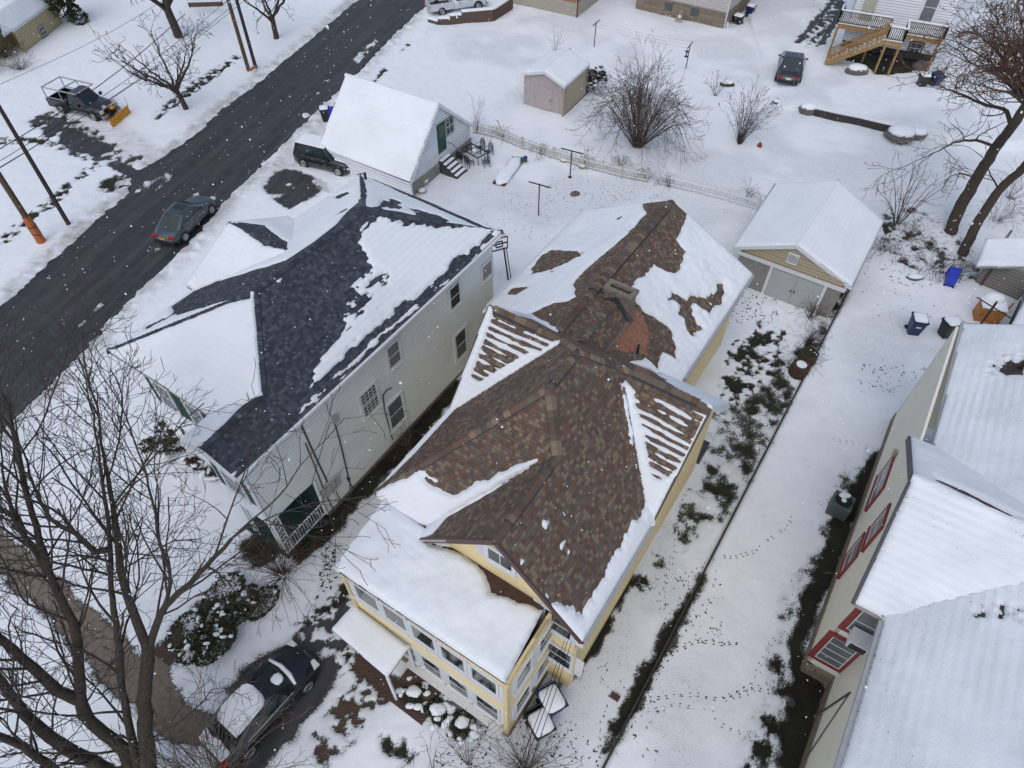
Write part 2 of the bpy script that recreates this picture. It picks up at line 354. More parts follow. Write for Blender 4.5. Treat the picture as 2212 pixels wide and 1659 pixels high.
    if kc.sum() == 0: return None
    SS, TT = SS0, TT0
    thin = np.clip(streak * (.35 + .9 * fbm(SS * .5, TT * .8, seed + 4) + .35 * np.sin(TT / .28 * 2 * math.pi + 3 * vn(SS * .4, TT * .6, 1)) * (.4 + 1.5 * np.clip(fbm(SS * .35, TT * .35, seed + 6), 0, 1))), 0, .42) + np.clip(.12 - d, 0, .12) * 2
    return grid_mesh(name, W[..., 0], W[..., 1], W[..., 2], kc, SNOW, parent, None, thin)
# ------------------------------------------------------------------ roofs, walls, windows
def roof_mesh(name, parent, planes, mat, under=SOFFIT, th=.14):
    mb = MB()
    for pts in planes:
        P0, S, Tt, n = plane_basis(pts); k = len(pts)
        c = sum(pts) / k; cr = sum(np.dot(np.cross(pts[i] - c, pts[(i + 1) % k] - c), n) for i in range(k))
        if cr < 0: pts = pts[::-1]
        uv = [(float(p @ S) + 100, float(p @ Tt) + 100) for p in pts]
        mb.add(pts, [tuple(range(k))], [uv], 0)
        lo = [p - V(0, 0, th) for p in pts]; mb.add(pts + lo, [tuple(range(k, 2 * k))[::-1]] + [(i, k + i, k + (i + 1) % k, (i + 1) % k) for i in range(k)], m=1)
    return mb.build(name, [mat, under], parent)
def caps(parent, A, B, n1, n2, mat, w=.2, step=.24, lift=.035, vent=False, name='ridge_cap'):
    """overlapping cap shingles bent over a ridge or hip between two planes with normals n1, n2"""
    A = np.asarray(A, float); B = np.asarray(B, float); r = unit(B - A); L = np.linalg.norm(B - A); mb = MB(); k = int(L / step)
    d1 = unit(np.cross(r, n1)); d1 = d1 if d1[2] < 0 else -d1; d2 = unit(np.cross(r, n2)); d2 = d2 if d2[2] < 0 else -d2
    up = unit(n1 + n2)
    for i in range(k):
        a = A + r * step * i; b = A + r * (step * (i + 1) + .02); lo = lift + (.09 if vent else 0); u0 = up * (lo + .022); u1 = up * lo
        cu = (rng.randrange(4000) * .14 + .07 + 50, rng.randrange(4000) * .13 + .065)
        P = [a + u0, b + u1, b + u1 + d1 * w, a + u0 + d1 * w, b + u1 + d2 * w, a + u0 + d2 * w]
        mb.add(P, [(0, 3, 2, 1), (0, 1, 4, 5)], [[cu] * 4] * 2, 0)
        q = [p - up * (lo + .03) for p in P]
        mb.add(P + q, [(3, 9, 8, 2), (5, 4, 10, 11), (0, 6, 9, 3), (0, 5, 11, 6), (1, 2, 8, 7), (1, 7, 10, 4)], m=1)
    return mb.build(name, [mat, DARKT], parent)
def extent(poly, z):
    xs = []
    for i in range(len(poly)):
        (a, za), (b, zb) = poly[i], poly[(i + 1) % len(poly)]
        if (za - z) * (zb - z) <= 0 and za != zb: xs.append(a + (b - a) * (z - za) / (zb - za))
    return (min(xs), max(xs)) if len(xs) > 1 else None
def wall(parent, A, X, N, poly, mat, ex=.2, lap=.035, name='wall', back=.1):
    """vertical clapboard wall; poly in (a, z), A origin, X horizontal direction, N outward"""
    mb = MB(); P = lambda a, z, o=0: A + X * a + V(0, 0, z) + N * o
    mb.prism([P(a, z, -back) for a, z in poly], N * back)
    if ex:
        zs = [z for _, z in poly]; z = math.ceil(min(zs) / ex - .01) * ex
        while z < max(zs) - .02:
            z1 = min(z + ex, max(zs)); e0 = extent(poly, z + .004); e1 = extent(poly, z1 - .004)
            if e0 and e1:
                mb.add([P(e0[0], z, lap), P(e0[1], z, lap), P(e1[1], z1, .003), P(e1[0], z1, .003), P(e0[0], z, 0), P(e0[1], z, 0)], [(0, 1, 2, 3), (4, 5, 1, 0)])
            z = z1
    return mb.build(name, mat, parent)
def window(parent, c, X, N, w, h, trim=WHITE, tw=.11, bars=(0, 1), pane=GLASS, shut=None, sill=True, sw=.3, sash=None, grid=0, name='window'):
    X = unit(X); N = unit(N); c = np.asarray(c, float); Z = V(0, 0, 1); mb = MB(); bx = lambda x, z, a, b, o, d: mb.box(c + X * x + Z * z + N * (o + d / 2), (a, d, b), X, N, Z)
    for s in (-1, 1): bx(s * (w / 2 + tw / 2), 0, tw, h + 2 * tw, .0, .078)
    bx(0, h / 2 + tw / 2, w + .001, tw, .0, .075); bx(0, -h / 2 - tw / 2, w + .001, tw, .0, .075)
    if sill: bx(0, -h / 2 - tw - .02, w + 2 * tw + .06, .045, 0, .11)
    fr = mb.build(name, trim, parent)
    mb = MB(); sm = sash or WHITE; t = .04
    for s in (-1, 1): bx(s * (w / 2 - t / 2), 0, t, h, .02, .046); bx(0, s * (h / 2 - t / 2), w - 2 * t - .002, t, .02, .046)
    for i in range(bars[1]): bx(0, -h / 2 + h * (i + 1) / (bars[1] + 1), w - 2 * t - .002, t, .02, .045)
    for i in range(bars[0]): bx(-w / 2 + w * (i + 1) / (bars[0] + 1), 0, t * .7, h - 2 * t - .002, .02, .043)
    for i in range(grid):
        bx(0, -h / 2 + h * (i + 1) / (grid + 1), w - 2 * t - .002, .02, .055, .02)
    for i in range(grid // 2): bx(-w / 2 + w * (i + 1) / (grid // 2 + 1), 0, .02, h - 2 * t - .002, .058, .02)
    mb.build('sash', sm, fr)
    mb = MB(); bx(0, 0, w, h, .0, .052); mb.build('pane', pane, fr)
    if shut:
        for s in (-1, 1):
            mb = MB(); x = s * (w / 2 + tw + sw / 2 + .01)
            bx(x, 0, sw, h + tw, .0, .045)
            for k in range(int((h + tw) / .09)): bx(x, -(h + tw) / 2 + .06 + k * .09, sw * .74, .045, .046, .014)
            mb.build('shutter', shut, parent)
    return fr
def slab(parent, A, B, w, h, mat, name, m=None): return MB().bar(A, B, w, h).build(name, mat, parent)
# ------------------------------------------------------------------ ground, road, paths, snow cover
def off(pts, dx, dy): return [(x * .25 + dx, y * .25 + dy) for x, y in pts]
def R(c, r, pts): return off(pts, 553 * c, 414.75 * r)          # crop (column,row) pixel -> picture pixel
def G2(pts): return np.array([at(x, y)[:2] for x, y in pts])
def sheet(name, pts, z, mat, label=None, kind='structure'):
    p = [V(*q, z) for q in G2(pts)]; o = MB().add(p, [tuple(range(len(p)))]).build(name, mat); o['kind'] = kind; return o
SLABA, SLABB = at(1318, 1632)[:2], at(1824, 647)[:2]; SD = unit(SLABB - SLABA); SN = V(SD[1], -SD[0])
GW0, GW1 = at(1715, 318)[:2], at(1932, 385)[:2]
UPLOT = G2([(1690, 238), (1765, 246), (1860, 263), (1930, 288), (1990, 294), (2130, 330), (2400, 300), (2400, -300), (1500, -300), (1640, 120), (1650, 200)])
def elev(x, y, m=0.):
    r = ((x - SLABA[0]) * SN[0] + (y - SLABA[1]) * SN[1]); al = (x - SLABA[0]) * SD[0] + (y - SLABA[1]) * SD[1]
    e = .32 * np.clip((r - m) / .07, 0, 1) * np.clip((31 - al) / 3, 0, 1)
    sd = sdist(x, y, UPLOT) - m; e = e + .55 * np.clip((sd + .02) / .1, 0, 1) * np.clip((x - 20.5) / 3, 0, 1) * np.clip((56 - x) / 8, 0, 1)
    return e
RL = [(-300, 1010), (-60, 735)] + R(0, 1, [(0, 1010), (330, 700), (650, 420), (870, 210), (1080, 50)]) + R(0, 0, [(1130, 1600), (1215, 1470), (1430, 1340), (1510, 1290), (1720, 1140), (1900, 960), (2212, 735)]) + R(1, 0, [(170, 590), (640, 200), (880, 0)]) + [(905, -140), (1060, -330)]
RR = R(1, 0, [(1550, 0), (1380, 130), (1150, 340), (860, 650), (620, 870), (400, 1090), (230, 1250), (0, 1480)]) + R(0, 1, [(2020, 0), (1900, 150), (1640, 440), (1380, 690), (1130, 930), (920, 1150), (820, 1280), (620, 1480), (430, 1659)]) + [(25, 912), (-60, 1000), (-400, 1300)]
RR = [(1300, -330), (1080, -140)] + RR
ROADP = RL + RR
MUDGAP = R(1, 2, [(540, 1150), (980, 780), (1720, -40), (1800, 0), (1720, 120), (1440, 440), (1290, 600), (1230, 720), (1090, 800), (970, 960), (900, 960), (690, 1290), (380, 1540), (240, 1400), (500, 1180)])
BARE = [ROADP, MUDGAP,
    R(1, 0, [(90, 1659), (90, 1600), (170, 1500), (250, 1470), (400, 1500), (560, 1560), (560, 1659), (300, 1800)]),
    R(0, 0, [(520, 1230), (560, 1110), (650, 1110), (800, 1200), (1000, 1270), (950, 1310), (850, 1370), (700, 1310)]),
    R(0, 0, [(940, 1410), (1000, 1405), (1220, 1470), (1290, 1450), (1130, 1600), (1100, 1520)]),
    [(0, 1150), (45, 1178), (85, 1225), (150, 1276), (187, 1314), (237, 1351), (300, 1414), (365, 1459), (400, 1514), (435, 1544), (457, 1559), (430, 1610), (385, 1603), (350, 1584), (297, 1526), (237, 1476), (175, 1406), (112, 1344), (45, 1284), (17, 1240), (-10, 1225)],
    [(327, 1414), (390, 1351), (394, 1409), (367, 1444), (355, 1465)], [(425, 1311), (465, 1292), (469, 1314), (430, 1325)],
    [(525, 1182), (551, 1158), (603, 1185), (589, 1207), (550, 1222)],
    R(2, 3, [(1640, 0), (1530, 200), (1320, 430), (1240, 620), (1230, 740), (1110, 800), (1080, 950), (990, 1080), (930, 1240), (860, 1300), (790, 1520), (850, 1530), (1320, 680), (1640, 40)]),
    R(2, 3, [(400, 850), (540, 840), (500, 900), (400, 960)]),
    R(2, 3, [(560, 830), (640, 690), (740, 640), (830, 480), (850, 380), (960, 150), (1030, 0), (900, 60), (600, 600)]),
    R(3, 3, [(560, 0), (400, 0), (270, 220), (250, 400), (150, 620), (185, 850), (210, 1050), (100, 1300), (60, 1659), (260, 1800), (450, 1000), (235, 730)]),
    R(3, 2, [(960, 640), (850, 650), (800, 780), (700, 930), (640, 1150), (520, 1230), (540, 1350), (450, 1540), (400, 1659), (560, 1659), (850, 930)]),
    [(1808, 137), (1850, 121), (1966, 142), (1992, 149), (1997, 156), (1957, 170), (1923, 175), (1888, 175), (1870, 156), (1836, 147)],
    R(3, 0, [(580, 0), (430, 180), (220, 430), (250, 430), (460, 190), (620, 0)]), R(3, 0, [(630, 80), (420, 440), (460, 440), (640, 130)]),
    [(494, 1484), (558, 1421), (640, 1388), (694, 1433), (716, 1424), (728, 1459), (718, 1484), (664, 1546), (634, 1590), (600, 1604), (562, 1659), (470, 1659), (519, 1590), (562, 1540), (494, 1518)],
    R(1, 3, [(880, 700), (1215, 930), (1200, 980), (1120, 1010), (900, 860), (860, 760)]),
]
MIX = [  # polygon, level, wavelength, amplitude
    (R(0, 0, [(240, 1060), (450, 950), (620, 1020), (720, 1090), (560, 1130), (420, 1190)]), -.02, .5, .5),
    (R(0, 0, [(830, 1640), (880, 1580), (1000, 1510), (1140, 1510), (1160, 1600), (950, 1659)]), -.02, .5, .5),
    (R(0, 0, [(560, 1110), (760, 1100), (1100, 1290), (1400, 1400), (1150, 1520), (900, 1390), (600, 1250)]), .13, .6, .6),
    ([(1508, 1052), (1546, 890), (1631, 845), (1680, 790), (1720, 838), (1660, 965), (1560, 1140), (1516, 1110), (1490, 1060)], .10, .8, .2),
    ([(1546, 890), (1575, 760), (1640, 700), (1690, 720), (1700, 800), (1631, 845)], .1, .3, .6),
    ([(1508, 1052), (1470, 1090), (1400, 1230), (1430, 1240), (1540, 1100)], .2, .5, .35),
    ([(1809, 622), (1834, 635), (1819, 655), (1789, 715), (1740, 800), (1722, 830), (1700, 790), (1760, 700), (1790, 650)], .09, .6, .25),
    (R(1, 3, [(380, 400), (560, 210), (770, 90), (835, 230), (650, 460), (880, 690), (680, 870), (560, 770), (450, 640)]), .03, .28, .8),
    (R(1, 3, [(880, 690), (1210, 960), (1130, 1030), (1050, 1090), (850, 1260), (740, 1290), (640, 1230), (760, 1050), (800, 960)]), .03, .2, .7),
    (R(1, 3, [(500, 1400), (640, 1230), (900, 1250), (880, 1400), (600, 1620), (520, 1560)]), .18, .3, .5),
    (R(1, 3, [(1100, 1420), (1200, 1400), (1370, 1580), (1300, 1659), (1150, 1560)]), .06, .3, .5),
    (R(0, 1, [(-10, 460), (-10, 400), (180, 270), (330, 150), (500, 0), (620, -20), (480, 120), (300, 250), (60, 440)]), .02, .3, .7),
    (R(0, 0, [(1330, 1000), (1480, 880), (1700, 700), (2060, 470), (2070, 520), (1760, 740), (1560, 900), (1360, 1030)]), .03, .3, .7),
    (R(0, 0, [(500, 1659), (700, 1500), (860, 1400), (860, 1440), (620, 1600), (560, 1659)]), .04, .3, .6),
    (R(0, 0, [(0, 1200), (350, 1200), (600, 1290), (850, 1390), (820, 1400), (560, 1310), (300, 1240), (0, 1240)]), .03, .3, .6),
    (R(3, 0, [(620, 0), (470, 190), (360, 330), (300, 480), (420, 440), (640, 80)]), .08, .35, .6),
    ([(1895, 470), (1960, 440), (2060, 500), (2110, 560), (2100, 620), (2020, 600), (1940, 590), (1890, 540)], .2, .5, .35),
    (R(3, 3, [(330, 0), (180, 60), (20, 400), (0, 900), (60, 1300), (-60, 1659), (60, 1659), (210, 1050), (150, 620), (260, 300)]), .17, .4, .25),
    (R(3, 2, [(840, 640), (700, 700), (600, 900), (480, 1180), (440, 1400), (300, 1659), (420, 1659), (540, 1350), (700, 950)]), .17, .4, .25),
    (R(2, 3, [(900, 60), (1150, -40), (1250, 60), (1000, 200), (950, 330), (880, 360)]), .1, .25, .5),
    (R(2, 3, [(2212, 1100), (2120, 1240), (2040, 1400), (1990, 1600), (2000, 1700), (2212, 1700)]), .06, .22, .55),
    (R(1, 0, [(1000, 720), (1110, 590), (1130, 610), (1020, 740)]), -.1, .3, .2), (R(1, 0, [(1255, 450), (1310, 385), (1325, 395), (1270, 450)]), -.1, .3, .2),
]
SLUSH = [[(560, 440), (590, 415), (625, 398), (640, 405), (600, 430), (570, 450)], [(650, 395), (690, 388), (720, 400), (690, 402)], R(0, 0, [(1180, 1659), (1250, 1590), (1400, 1510), (1500, 1490), (1470, 1570), (1350, 1650)]), R(1, 0, [(820, 530), (900, 450), (1040, 340), (1055, 355), (960, 450), (870, 555)]), R(0, 1, [(1280, 510), (1340, 460), (1390, 470), (1330, 550), (1290, 550)]), R(0, 1, [(690, 1160), (720, 1120), (740, 1110), (720, 1150)]), R(0, 1, [(770, 1070), (870, 970), (880, 980), (790, 1070)]), R(1, 0, [(500, 840), (600, 745), (605, 760), (510, 840)]), R(1, 0, [(400, 1000), (430, 960), (465, 970), (430, 1010)])]
def ground():
    xs = np.arange(-56, 56, .1); ys = [3.]
    while ys[-1] < 80: ys.append(ys[-1] + (.08 if ys[-1] < 30 else .1 if ys[-1] < 45 else .15))
    X, Y = np.meshgrid(xs, np.array(ys)); am = np.full(X.shape, 3.); amp = np.full(X.shape, .15)
    for p in BARE:
        P = G2(p); m = (X > P[:, 0].min() - 3) & (X < P[:, 0].max() + 3) & (Y > P[:, 1].min() - 3) & (Y < P[:, 1].max() + 3)
        am[m] = np.minimum(am[m], -sdist(X[m], Y[m], P))
    for p, lev, wl, a in MIX:
        P = G2(p); m = (X > P[:, 0].min() - 1) & (X < P[:, 0].max() + 1) & (Y > P[:, 1].min() - 1) & (Y < P[:, 1].max() + 1)
        x, y = X[m], Y[m]; sd = sdist(x, y, P); k = np.clip((sd + .25) / .5, 0, 1)
        am[m] = np.where(sd > -.25, np.minimum(am[m], lev * k + (1 - k) * .35 + a * fbm(x / wl, y / wl, 4, 4)), am[m])
    for p in SLUSH:
        P = G2(p); m = (X > P[:, 0].min() - 1) & (X < P[:, 0].max() + 1) & (Y > P[:, 1].min() - 1) & (Y < P[:, 1].max() + 1)
        am[m] = np.maximum(am[m], np.minimum(sdist(X[m], Y[m], P), .08) + .25 * fbm(X[m] * 1.6 + Y[m] * .5, Y[m] * 1.0, 14, 4))
    dl = np.full(X.shape, 99.); PL = G2(RL); PR = G2(RR)
    for P in (PL, PR):
        for a, b in zip(P[:-1], P[1:]): dl = np.minimum(dl, segd(X, Y, a, b))
    am = am + amp * 2 * fbm(X * 1.9, Y * 1.9, 0, 4)
    bank = np.exp(-((dl - .7) / .55)**2)
    h = np.where(am > 0, .075 * (1 - np.exp(-am / .08)), np.maximum(am * .6, -.04))
    lum = np.clip(am / .3, 0, 1)
    h = h + lum * (.07 * fbm(X * .45, Y * .45, 7) + .03 * fbm(X * 2.2, Y * 2.2, 6) + bank * (.10 + .16 * fbm(X * 2.2, Y * 2.2, 2)))
    dirt = np.clip(np.exp(-((dl - .3) / .7)**2) * (.75 + 1.2 * fbm(X * 1.3, Y * 1.3, 11)), 0, 1) * .8
    for poly, s in ((R(0, 0, [(560, 1000), (1000, 1000), (1400, 1280), (1500, 1300), (1230, 1480), (860, 1400), (600, 1200)]), .45), (R(1, 0, [(0, 1659), (0, 1500), (300, 1250), (560, 1000), (640, 1080), (560, 1200), (330, 1250), (560, 1500), (280, 1480)]), .6),
                    (R(1, 3, [(640, 900), (1240, 900), (1300, 1100), (900, 1400), (500, 1659), (300, 1659)]), .25), ([(1500, 1060), (1560, 900), (1700, 760), (1700, 900), (1580, 1130)], .3), ([(1440, 1160), (1500, 1080), (1560, 1130), (1500, 1180)], .35),
                    (R(0, 0, [(1180, 1659), (1330, 1530), (1500, 1490), (1480, 1570), (1330, 1650)]), .7)):
        P = G2(poly); m = (abs(X - P[:, 0].mean()) < 14) & (abs(Y - P[:, 1].mean()) < 14); sd = sdist(X[m], Y[m], P); dirt[m] = np.maximum(dirt[m], s * np.clip(sd / .8 + .3, 0, 1) * (.6 + 1.5 * np.abs(fbm(X[m] * 1.1, Y[m] * 3.2, 5))))
    dirt = np.maximum(dirt, np.where((am < .22) & (dl > 1), .22 - am, 0) * 1.6)
    Z = elev(X, Y) + h
    thin = np.clip(1 - am / .38, 0, 1) * (dl > .8); yard = np.clip(fbm(X * .22, Y * .22, 21) * 1.3 + .12, 0, .45) * ((X > -8) & (dl > 1.5)); thin = np.maximum(thin, yard)
    # tyre ruts of the ploughed drive and of the top right drive
    m = (np.abs(X) < Y * .53 + 20) & (Y < 80)
    kc = m[:-1, :-1] & (np.maximum(np.maximum(h[:-1, :-1], h[1:, 1:]), np.maximum(h[:-1, 1:], h[1:, :-1])) > -.03)
    o = grid_mesh('snow_cover', X, Y, Z, kc, SNOW, None, np.clip(dirt, 0, 1), thin); o['kind'] = 'structure'
    # soil below, coarse, and the far snow field out to the horizon
    xs = np.arange(-56, 56.1, .5); ysc = np.arange(2, 81, .5); X2, Y2 = np.meshgrid(xs, ysc)
    Z2 = elev(X2, Y2, .55); o = grid_mesh('ground', X2, Y2, Z2, np.ones((len(ysc) - 1, len(xs) - 1), bool), SOIL, None); o['kind'] = 'structure'
    mb = MB(); 
    for x0, x1, y0, y1 in ((-900, 900, 80, 1200), (-900, -57, -900, 80), (57, 900, -900, 80), (-57, 57, -900, 2.9)):
        mb.add([(x0, y0, .03), (x1, y0, .03), (x1, y1, .03), (x0, y1, .03)], [(0, 1, 2, 3)])
    mb.add([(-57, 2.9, .03), (-21, 2.9, .03), (-57, 71, .03)], [(0, 1, 2)]); mb.add([(57, 2.9, .03), (57, 71, .03), (21, 2.9, .03)], [(0, 1, 2)])
    f = mb.build('far_snow_field', SNOW); f['kind'] = 'structure'
    return X[0], Y[:, 0], Z
GX, GY, GZ = ground()
def gz(x, y):
    i = int(np.clip(np.searchsorted(GY, y), 1, len(GY) - 1)); j = int(np.clip(np.searchsorted(GX, x), 1, len(GX) - 1)); return float(GZ[i, j])
sheet('road', ROADP, .012, ASPH)
sheet('left_driveway', [(60, 250), (180, 262), (300, 340), (330, 385), (290, 400), (130, 330)], .008, ASPH)
sheet('garage_driveway', [(540, 470), (553, 372), (612, 360), (712, 380), (700, 440), (620, 460)], .008, ASPH)
sheet('parking_pad', [(440, 1520), (640, 1370), (760, 1290), (800, 1300), (770, 1360), (700, 1520), (600, 1700), (420, 1720)], .008, ASPH)
sheet('brick_path', R(1, 3, [(880, 660), (1320, 940), (1100, 1200), (700, 1659), (300, 1659)]), .004, PAVER)
sheet('brick_walk', [(310, 1420), (400, 1330), (480, 1280), (485, 1320), (380, 1470)], .004, PAVER)
sheet('sidewalk', [(-60, 1120), (60, 1170), (200, 1300), (370, 1445), (470, 1550), (420, 1660), (330, 1600), (230, 1500), (100, 1360), (-10, 1260), (-60, 1230)], .010, CONC)
sheet('rear_driveway', R(3, 0, [(700, -100), (560, -120), (200, 480), (500, 520)]), .58, ASPH)
# dead leaves, mouse and squirrel tracks pressed into the snow
def tracks():
    mb = MB(); r = random.Random(5)
    def spot(x, y, a, l, w_):
        z = gz(x, y) + .012; pts = []
        for k in range(6):
            t = k * math.pi / 3; dx = l * math.cos(t); dy = w_ * math.sin(t); q = (x + dx * math.cos(a) - dy * math.sin(a), y + dx * math.sin(a) + dy * math.cos(a)); pts.append((q[0], q[1], gz(*q) + .012))
        mb.add(pts, [tuple(range(6))])
    def trail(px, py, n, heading, step=.35, size=.035):
        p = at(px, py); x, y = p[0], p[1]
        for i in range(n):
            heading += r.uniform(-.3, .3); x += step * math.cos(heading); y += step * math.sin(heading)
            for s in (-1, 1):
                if r.random() < .8: spot(x + s * .05 * math.sin(heading) + r.uniform(-.03, .03), y - s * .05 * math.cos(heading) + r.uniform(-.03, .03), heading, size * r.uniform(1, 1.8), size * .6)
    for px, py, n, hd, st, sz in ((1520, 1560, 22, -.3, .3, .03), (1560, 1520, 25, .2, .3, .03), (1640, 1560, 30, -.5, .3, .035), (1600, 1610, 25, .1, .3, .03), (1700, 1290, 25, -.3, .3, .03), (1750, 1100, 25, .2, .35, .03), (1700, 1280, 20, -1.2, .3, .03), (1780, 960, 30, 0, .3, .03), (1350, 1500, 20, -.6, .3, .035), (1420, 1330, 20, 1., .3, .035), (1480, 1270, 25, 1.1, .25, .035), (1330, 1560, 20, .8, .3, .04), (1290, 1600, 15, .4, .3, .03)): trail(px, py, n, hd, st, sz)
    for (x0, y0, x1, y1, n, s) in ((1080, 400, 1380, 520, 260, .03), (1180, 380, 1420, 440, 100, .035), (1560, 640, 1680, 700, 120, .045), (1290, 1430, 1420, 1659, 70, .03), (1430, 1240, 1560, 1400, 90, .035), (1110, 1659, 1300, 1560, 60, .035), (940, 1500, 1060, 1659, 90, .035), (1850, 560, 2050, 700, 60, .04), (1450, 560, 1480, 420, 40, .03), (1850, 800, 1990, 860, 60, .04), (1700, 1240, 1780, 1659, 60, .035), (690, 1180, 760, 1290, 80, .05), (1900, 470, 2100, 620, 160, .05), (1750, 10, 1800, 130, 60, .05), (930, 420, 1100, 520, 60, .03)):
        for i in range(n):
            p = at(r.uniform(x0, x1), r.uniform(y0, y1))
            a = r.uniform(0, 3); spot(p[0], p[1], a, s * r.uniform(.5, 2.2), s * r.uniform(.3, 1))
    o = mb.build('footprints', SOIL); tag(o, 'small dark animal tracks and leaf bits pressed into the yard snow', 'tracks', kind='stuff')
tracks()
# retaining edge of the raised drive
mb = MB(); a = V(*SLABA, 0) - V(*SD, 0) * 8; 
mb.box(V(*((SLABA + SLABB) / 2 - SD * 3), .12) - V(*SN, 0) * .02, (.08, np.linalg.norm(SLABB - SLABA) + 12, .30), V(*SN, 0), V(*SD, 0))
tag(mb.build('low_retaining_wall', DSTONE), 'long low dark retaining edge along the raised snowy drive right of the yellow house', 'retaining wall')
# ------------------------------------------------------------------ yellow house with the brown roof
def pl(n): return unit(n)
def brown_house():
    B = BH; t = thing('yellow_house', 'yellow two-storey house with brown shingle roof half covered in snow, centre of the photo', 'house', B(7.9, -6.8, 0))
    ze = 6.; vR, vm, vL, vg = -2.45, -6.84, -11.23, -5.62; zt = ze + vR - vm; zg = ze + vR - vg; uf = 7.56
    uc, uB, zc = 15.6, 14.38, 9.17; vp = -8.06; w0 = 12.43
    PR = [B(uf, vR, ze), B(w0, vR, ze), B(uc, vg, zc), B(uB, vm, zt), B(12.5, vm, zt), B(11.28, vg, zg), B(uf, vg, zg)]
    GLp = [B(uf, vg, zg), B(11.28, vg, zg), B(8.11, -8.79, ze), B(uf - .05, -8.79, ze)]
    HF = [B(12.5, vm, zt), B(11.28, vg, zg), B(8.11, -8.79, ze), B(8.11, vL, ze)]
    PLp = [B(8.11, vL, ze), B(12.5, vm, zt), B(uB, vm, zt), B(uc, vp, zc), B(w0, vL, ze)]
    CFL = [B(w0, vL, ze), B(uc, vp, zc), B(uc, -11.38, zc)]
    CFR = [B(w0, vR, ze), B(uc, -2.33, zc), B(uc, vg, zc)]
    CB = [B(uc, -2.33, zc), B(19.77, -2.33, 5), B(19.77, -4.5, 5), B(17.28, -9.28, 7.49), B(18.37, -11.38, 6.4), B(uc, -11.38, zc), B(uc, vp, zc), B(uB, vm, zt), B(uc, vg, zc)]
    WR = [B(19.77, -4.5, 5), B(28.23, -4.5, 5), B(28.2, -9.28, 7.49), B(17.28, -9.28, 7.49)]
    WLp = [B(18.7, -14.05, 5), B(28.3, -14.05, 5), B(28.2, -9.28, 7.49), B(17.28, -9.28, 7.49), B(18.37, -11.38, 6.4)]
    CRr = [B(17.2, -8.15, 7.56), B(20.2, -8.15, 7.56), B(20.2, -7.4, 6.75), B(17.9, -7.4, 6.75)]
    CRl = [B(17.2, -8.15, 7.56), B(20.2, -8.15, 7.56), B(20.2, -8.95, 7.34), B(17.2, -8.95, 7.34)]
    rf = roof_mesh('roof', t, [PR, GLp, HF, PLp, CFL, CFR, CB, WR, WLp, CRr, CRl], BROWN)
    nn = lambda p: plane_basis(p)[3]
    nR, nG, nH, nL, nCF, nCB, nW, nX = map(nn, (PR, GLp, HF, PLp, CFR, CB, WR, WLp))
    def cp(a, b, n1, n2, **k): caps(rf, a, b, n1, n2, BROWN, **k)
    cp(B(uf, vg, zg), B(11.2, vg, zg), nG, nR); cp(B(8.3, vg, zg), B(10.7, vg, zg), nG, nR, vent=True, w=.22, name='ridge_vent')
    cp(B(11.1, vg, zg), B(12.5, vm, zt), nR, nH); cp(B(8.11, vL, ze), B(12.5, vm, zt), nL, nH)
    cp(B(12.4, vm, zt), B(uB, vm, zt), nL, nR); cp(B(12.7, vm, zt), B(14.1, vm, zt), nL, nR, vent=True, w=.22, name='ridge_vent')
    cp(B(uc, -11.38, zc), B(uc, vp, zc), nCF, nCB); cp(B(uc, vp, zc), B(uB, vm, zt), nL, nCB); cp(B(uB, vm, zt), B(uc, vg, zc), nR, nCB); cp(B(uc, vg, zc), B(uc, -2.33, zc), nCF, nCB)
    cp(B(uc, -11.1, zc), B(uc, -9., zc), nCF, nCB, vent=True, w=.22, name='ridge_vent'); cp(B(uc, -5.2, zc), B(uc, -2.8, zc), nCF, nCB, vent=True, w=.22, name='ridge_vent')
    cp(B(17.4, -9.28, 7.49), B(28.2, -9.28, 7.49), nW, nX); cp(B(20.3, -9.28, 7.49), B(27.7, -9.28, 7.49), nW, nX, vent=True, w=.26, name='ridge_vent')
    cp(B(17.3, -8.15, 7.56), B(20.15, -8.15, 7.56), nn(CRr), nn(CRl), w=.14)
    # orange brick dust washed over the shingles below the chimney
    def Zp(x, y): return (1198.1 + x * .15277, 553 + y * .15277)
    mb = MB(); P0 = WR[0]
    for poly in ([(1100, 680), (1260, 860), (1330, 1000), (1310, 1440), (1050, 1380), (870, 1260), (870, 1060), (930, 990), (1020, 1060), (1100, 960), (1080, 820)],):
        pts = []
        for x, y in poly:
            for q in (hit(*Zp(x, y), WR[0], nW), hit(*Zp(x, y), CB[0], nCB)):
                pass
            a = hit(*Zp(x, y), WR[0], nW); b = hit(*Zp(x, y), CB[0], nCB); pts.append((a if a[2] > b[2] else b) + (nW if a[2] > b[2] else nCB) * .012)
    def dust(plane, n, poly):
        res = .06; Pb, S, Tt, nn_ = plane_basis(plane); loc = lambda p: ((p - Pb) @ S, (p - Pb) @ Tt)
        po = np.array([loc(p) for p in plane]); dp = np.array([loc(hit(*Zp(x, y), Pb, nn_)) for x, y in poly]); s = np.arange(po[:, 0].min(), po[:, 0].max(), res); tt = np.arange(po[:, 1].min(), po[:, 1].max(), res)
        SS, TT = np.meshgrid(s, tt); k = np.minimum(sdist(SS, TT, dp) + .25 * fbm(SS * 2, TT * 2, 3), sdist(SS, TT, po)) > 0
        Wp = Pb + SS[..., None] * S + TT[..., None] * Tt + nn_ * .008
        kc = k[:-1, :-1]; 
        if kc.sum(): grid_mesh('brick_dust', Wp[..., 0], Wp[..., 1], Wp[..., 2], kc, DUST, rf)
    dp = [(1100, 680), (1240, 860), (1290, 1000), (1330, 1440), (1050, 1390), (850, 1290), (860, 1060), (930, 980), (1020, 1060), (1090, 960), (1080, 820)]
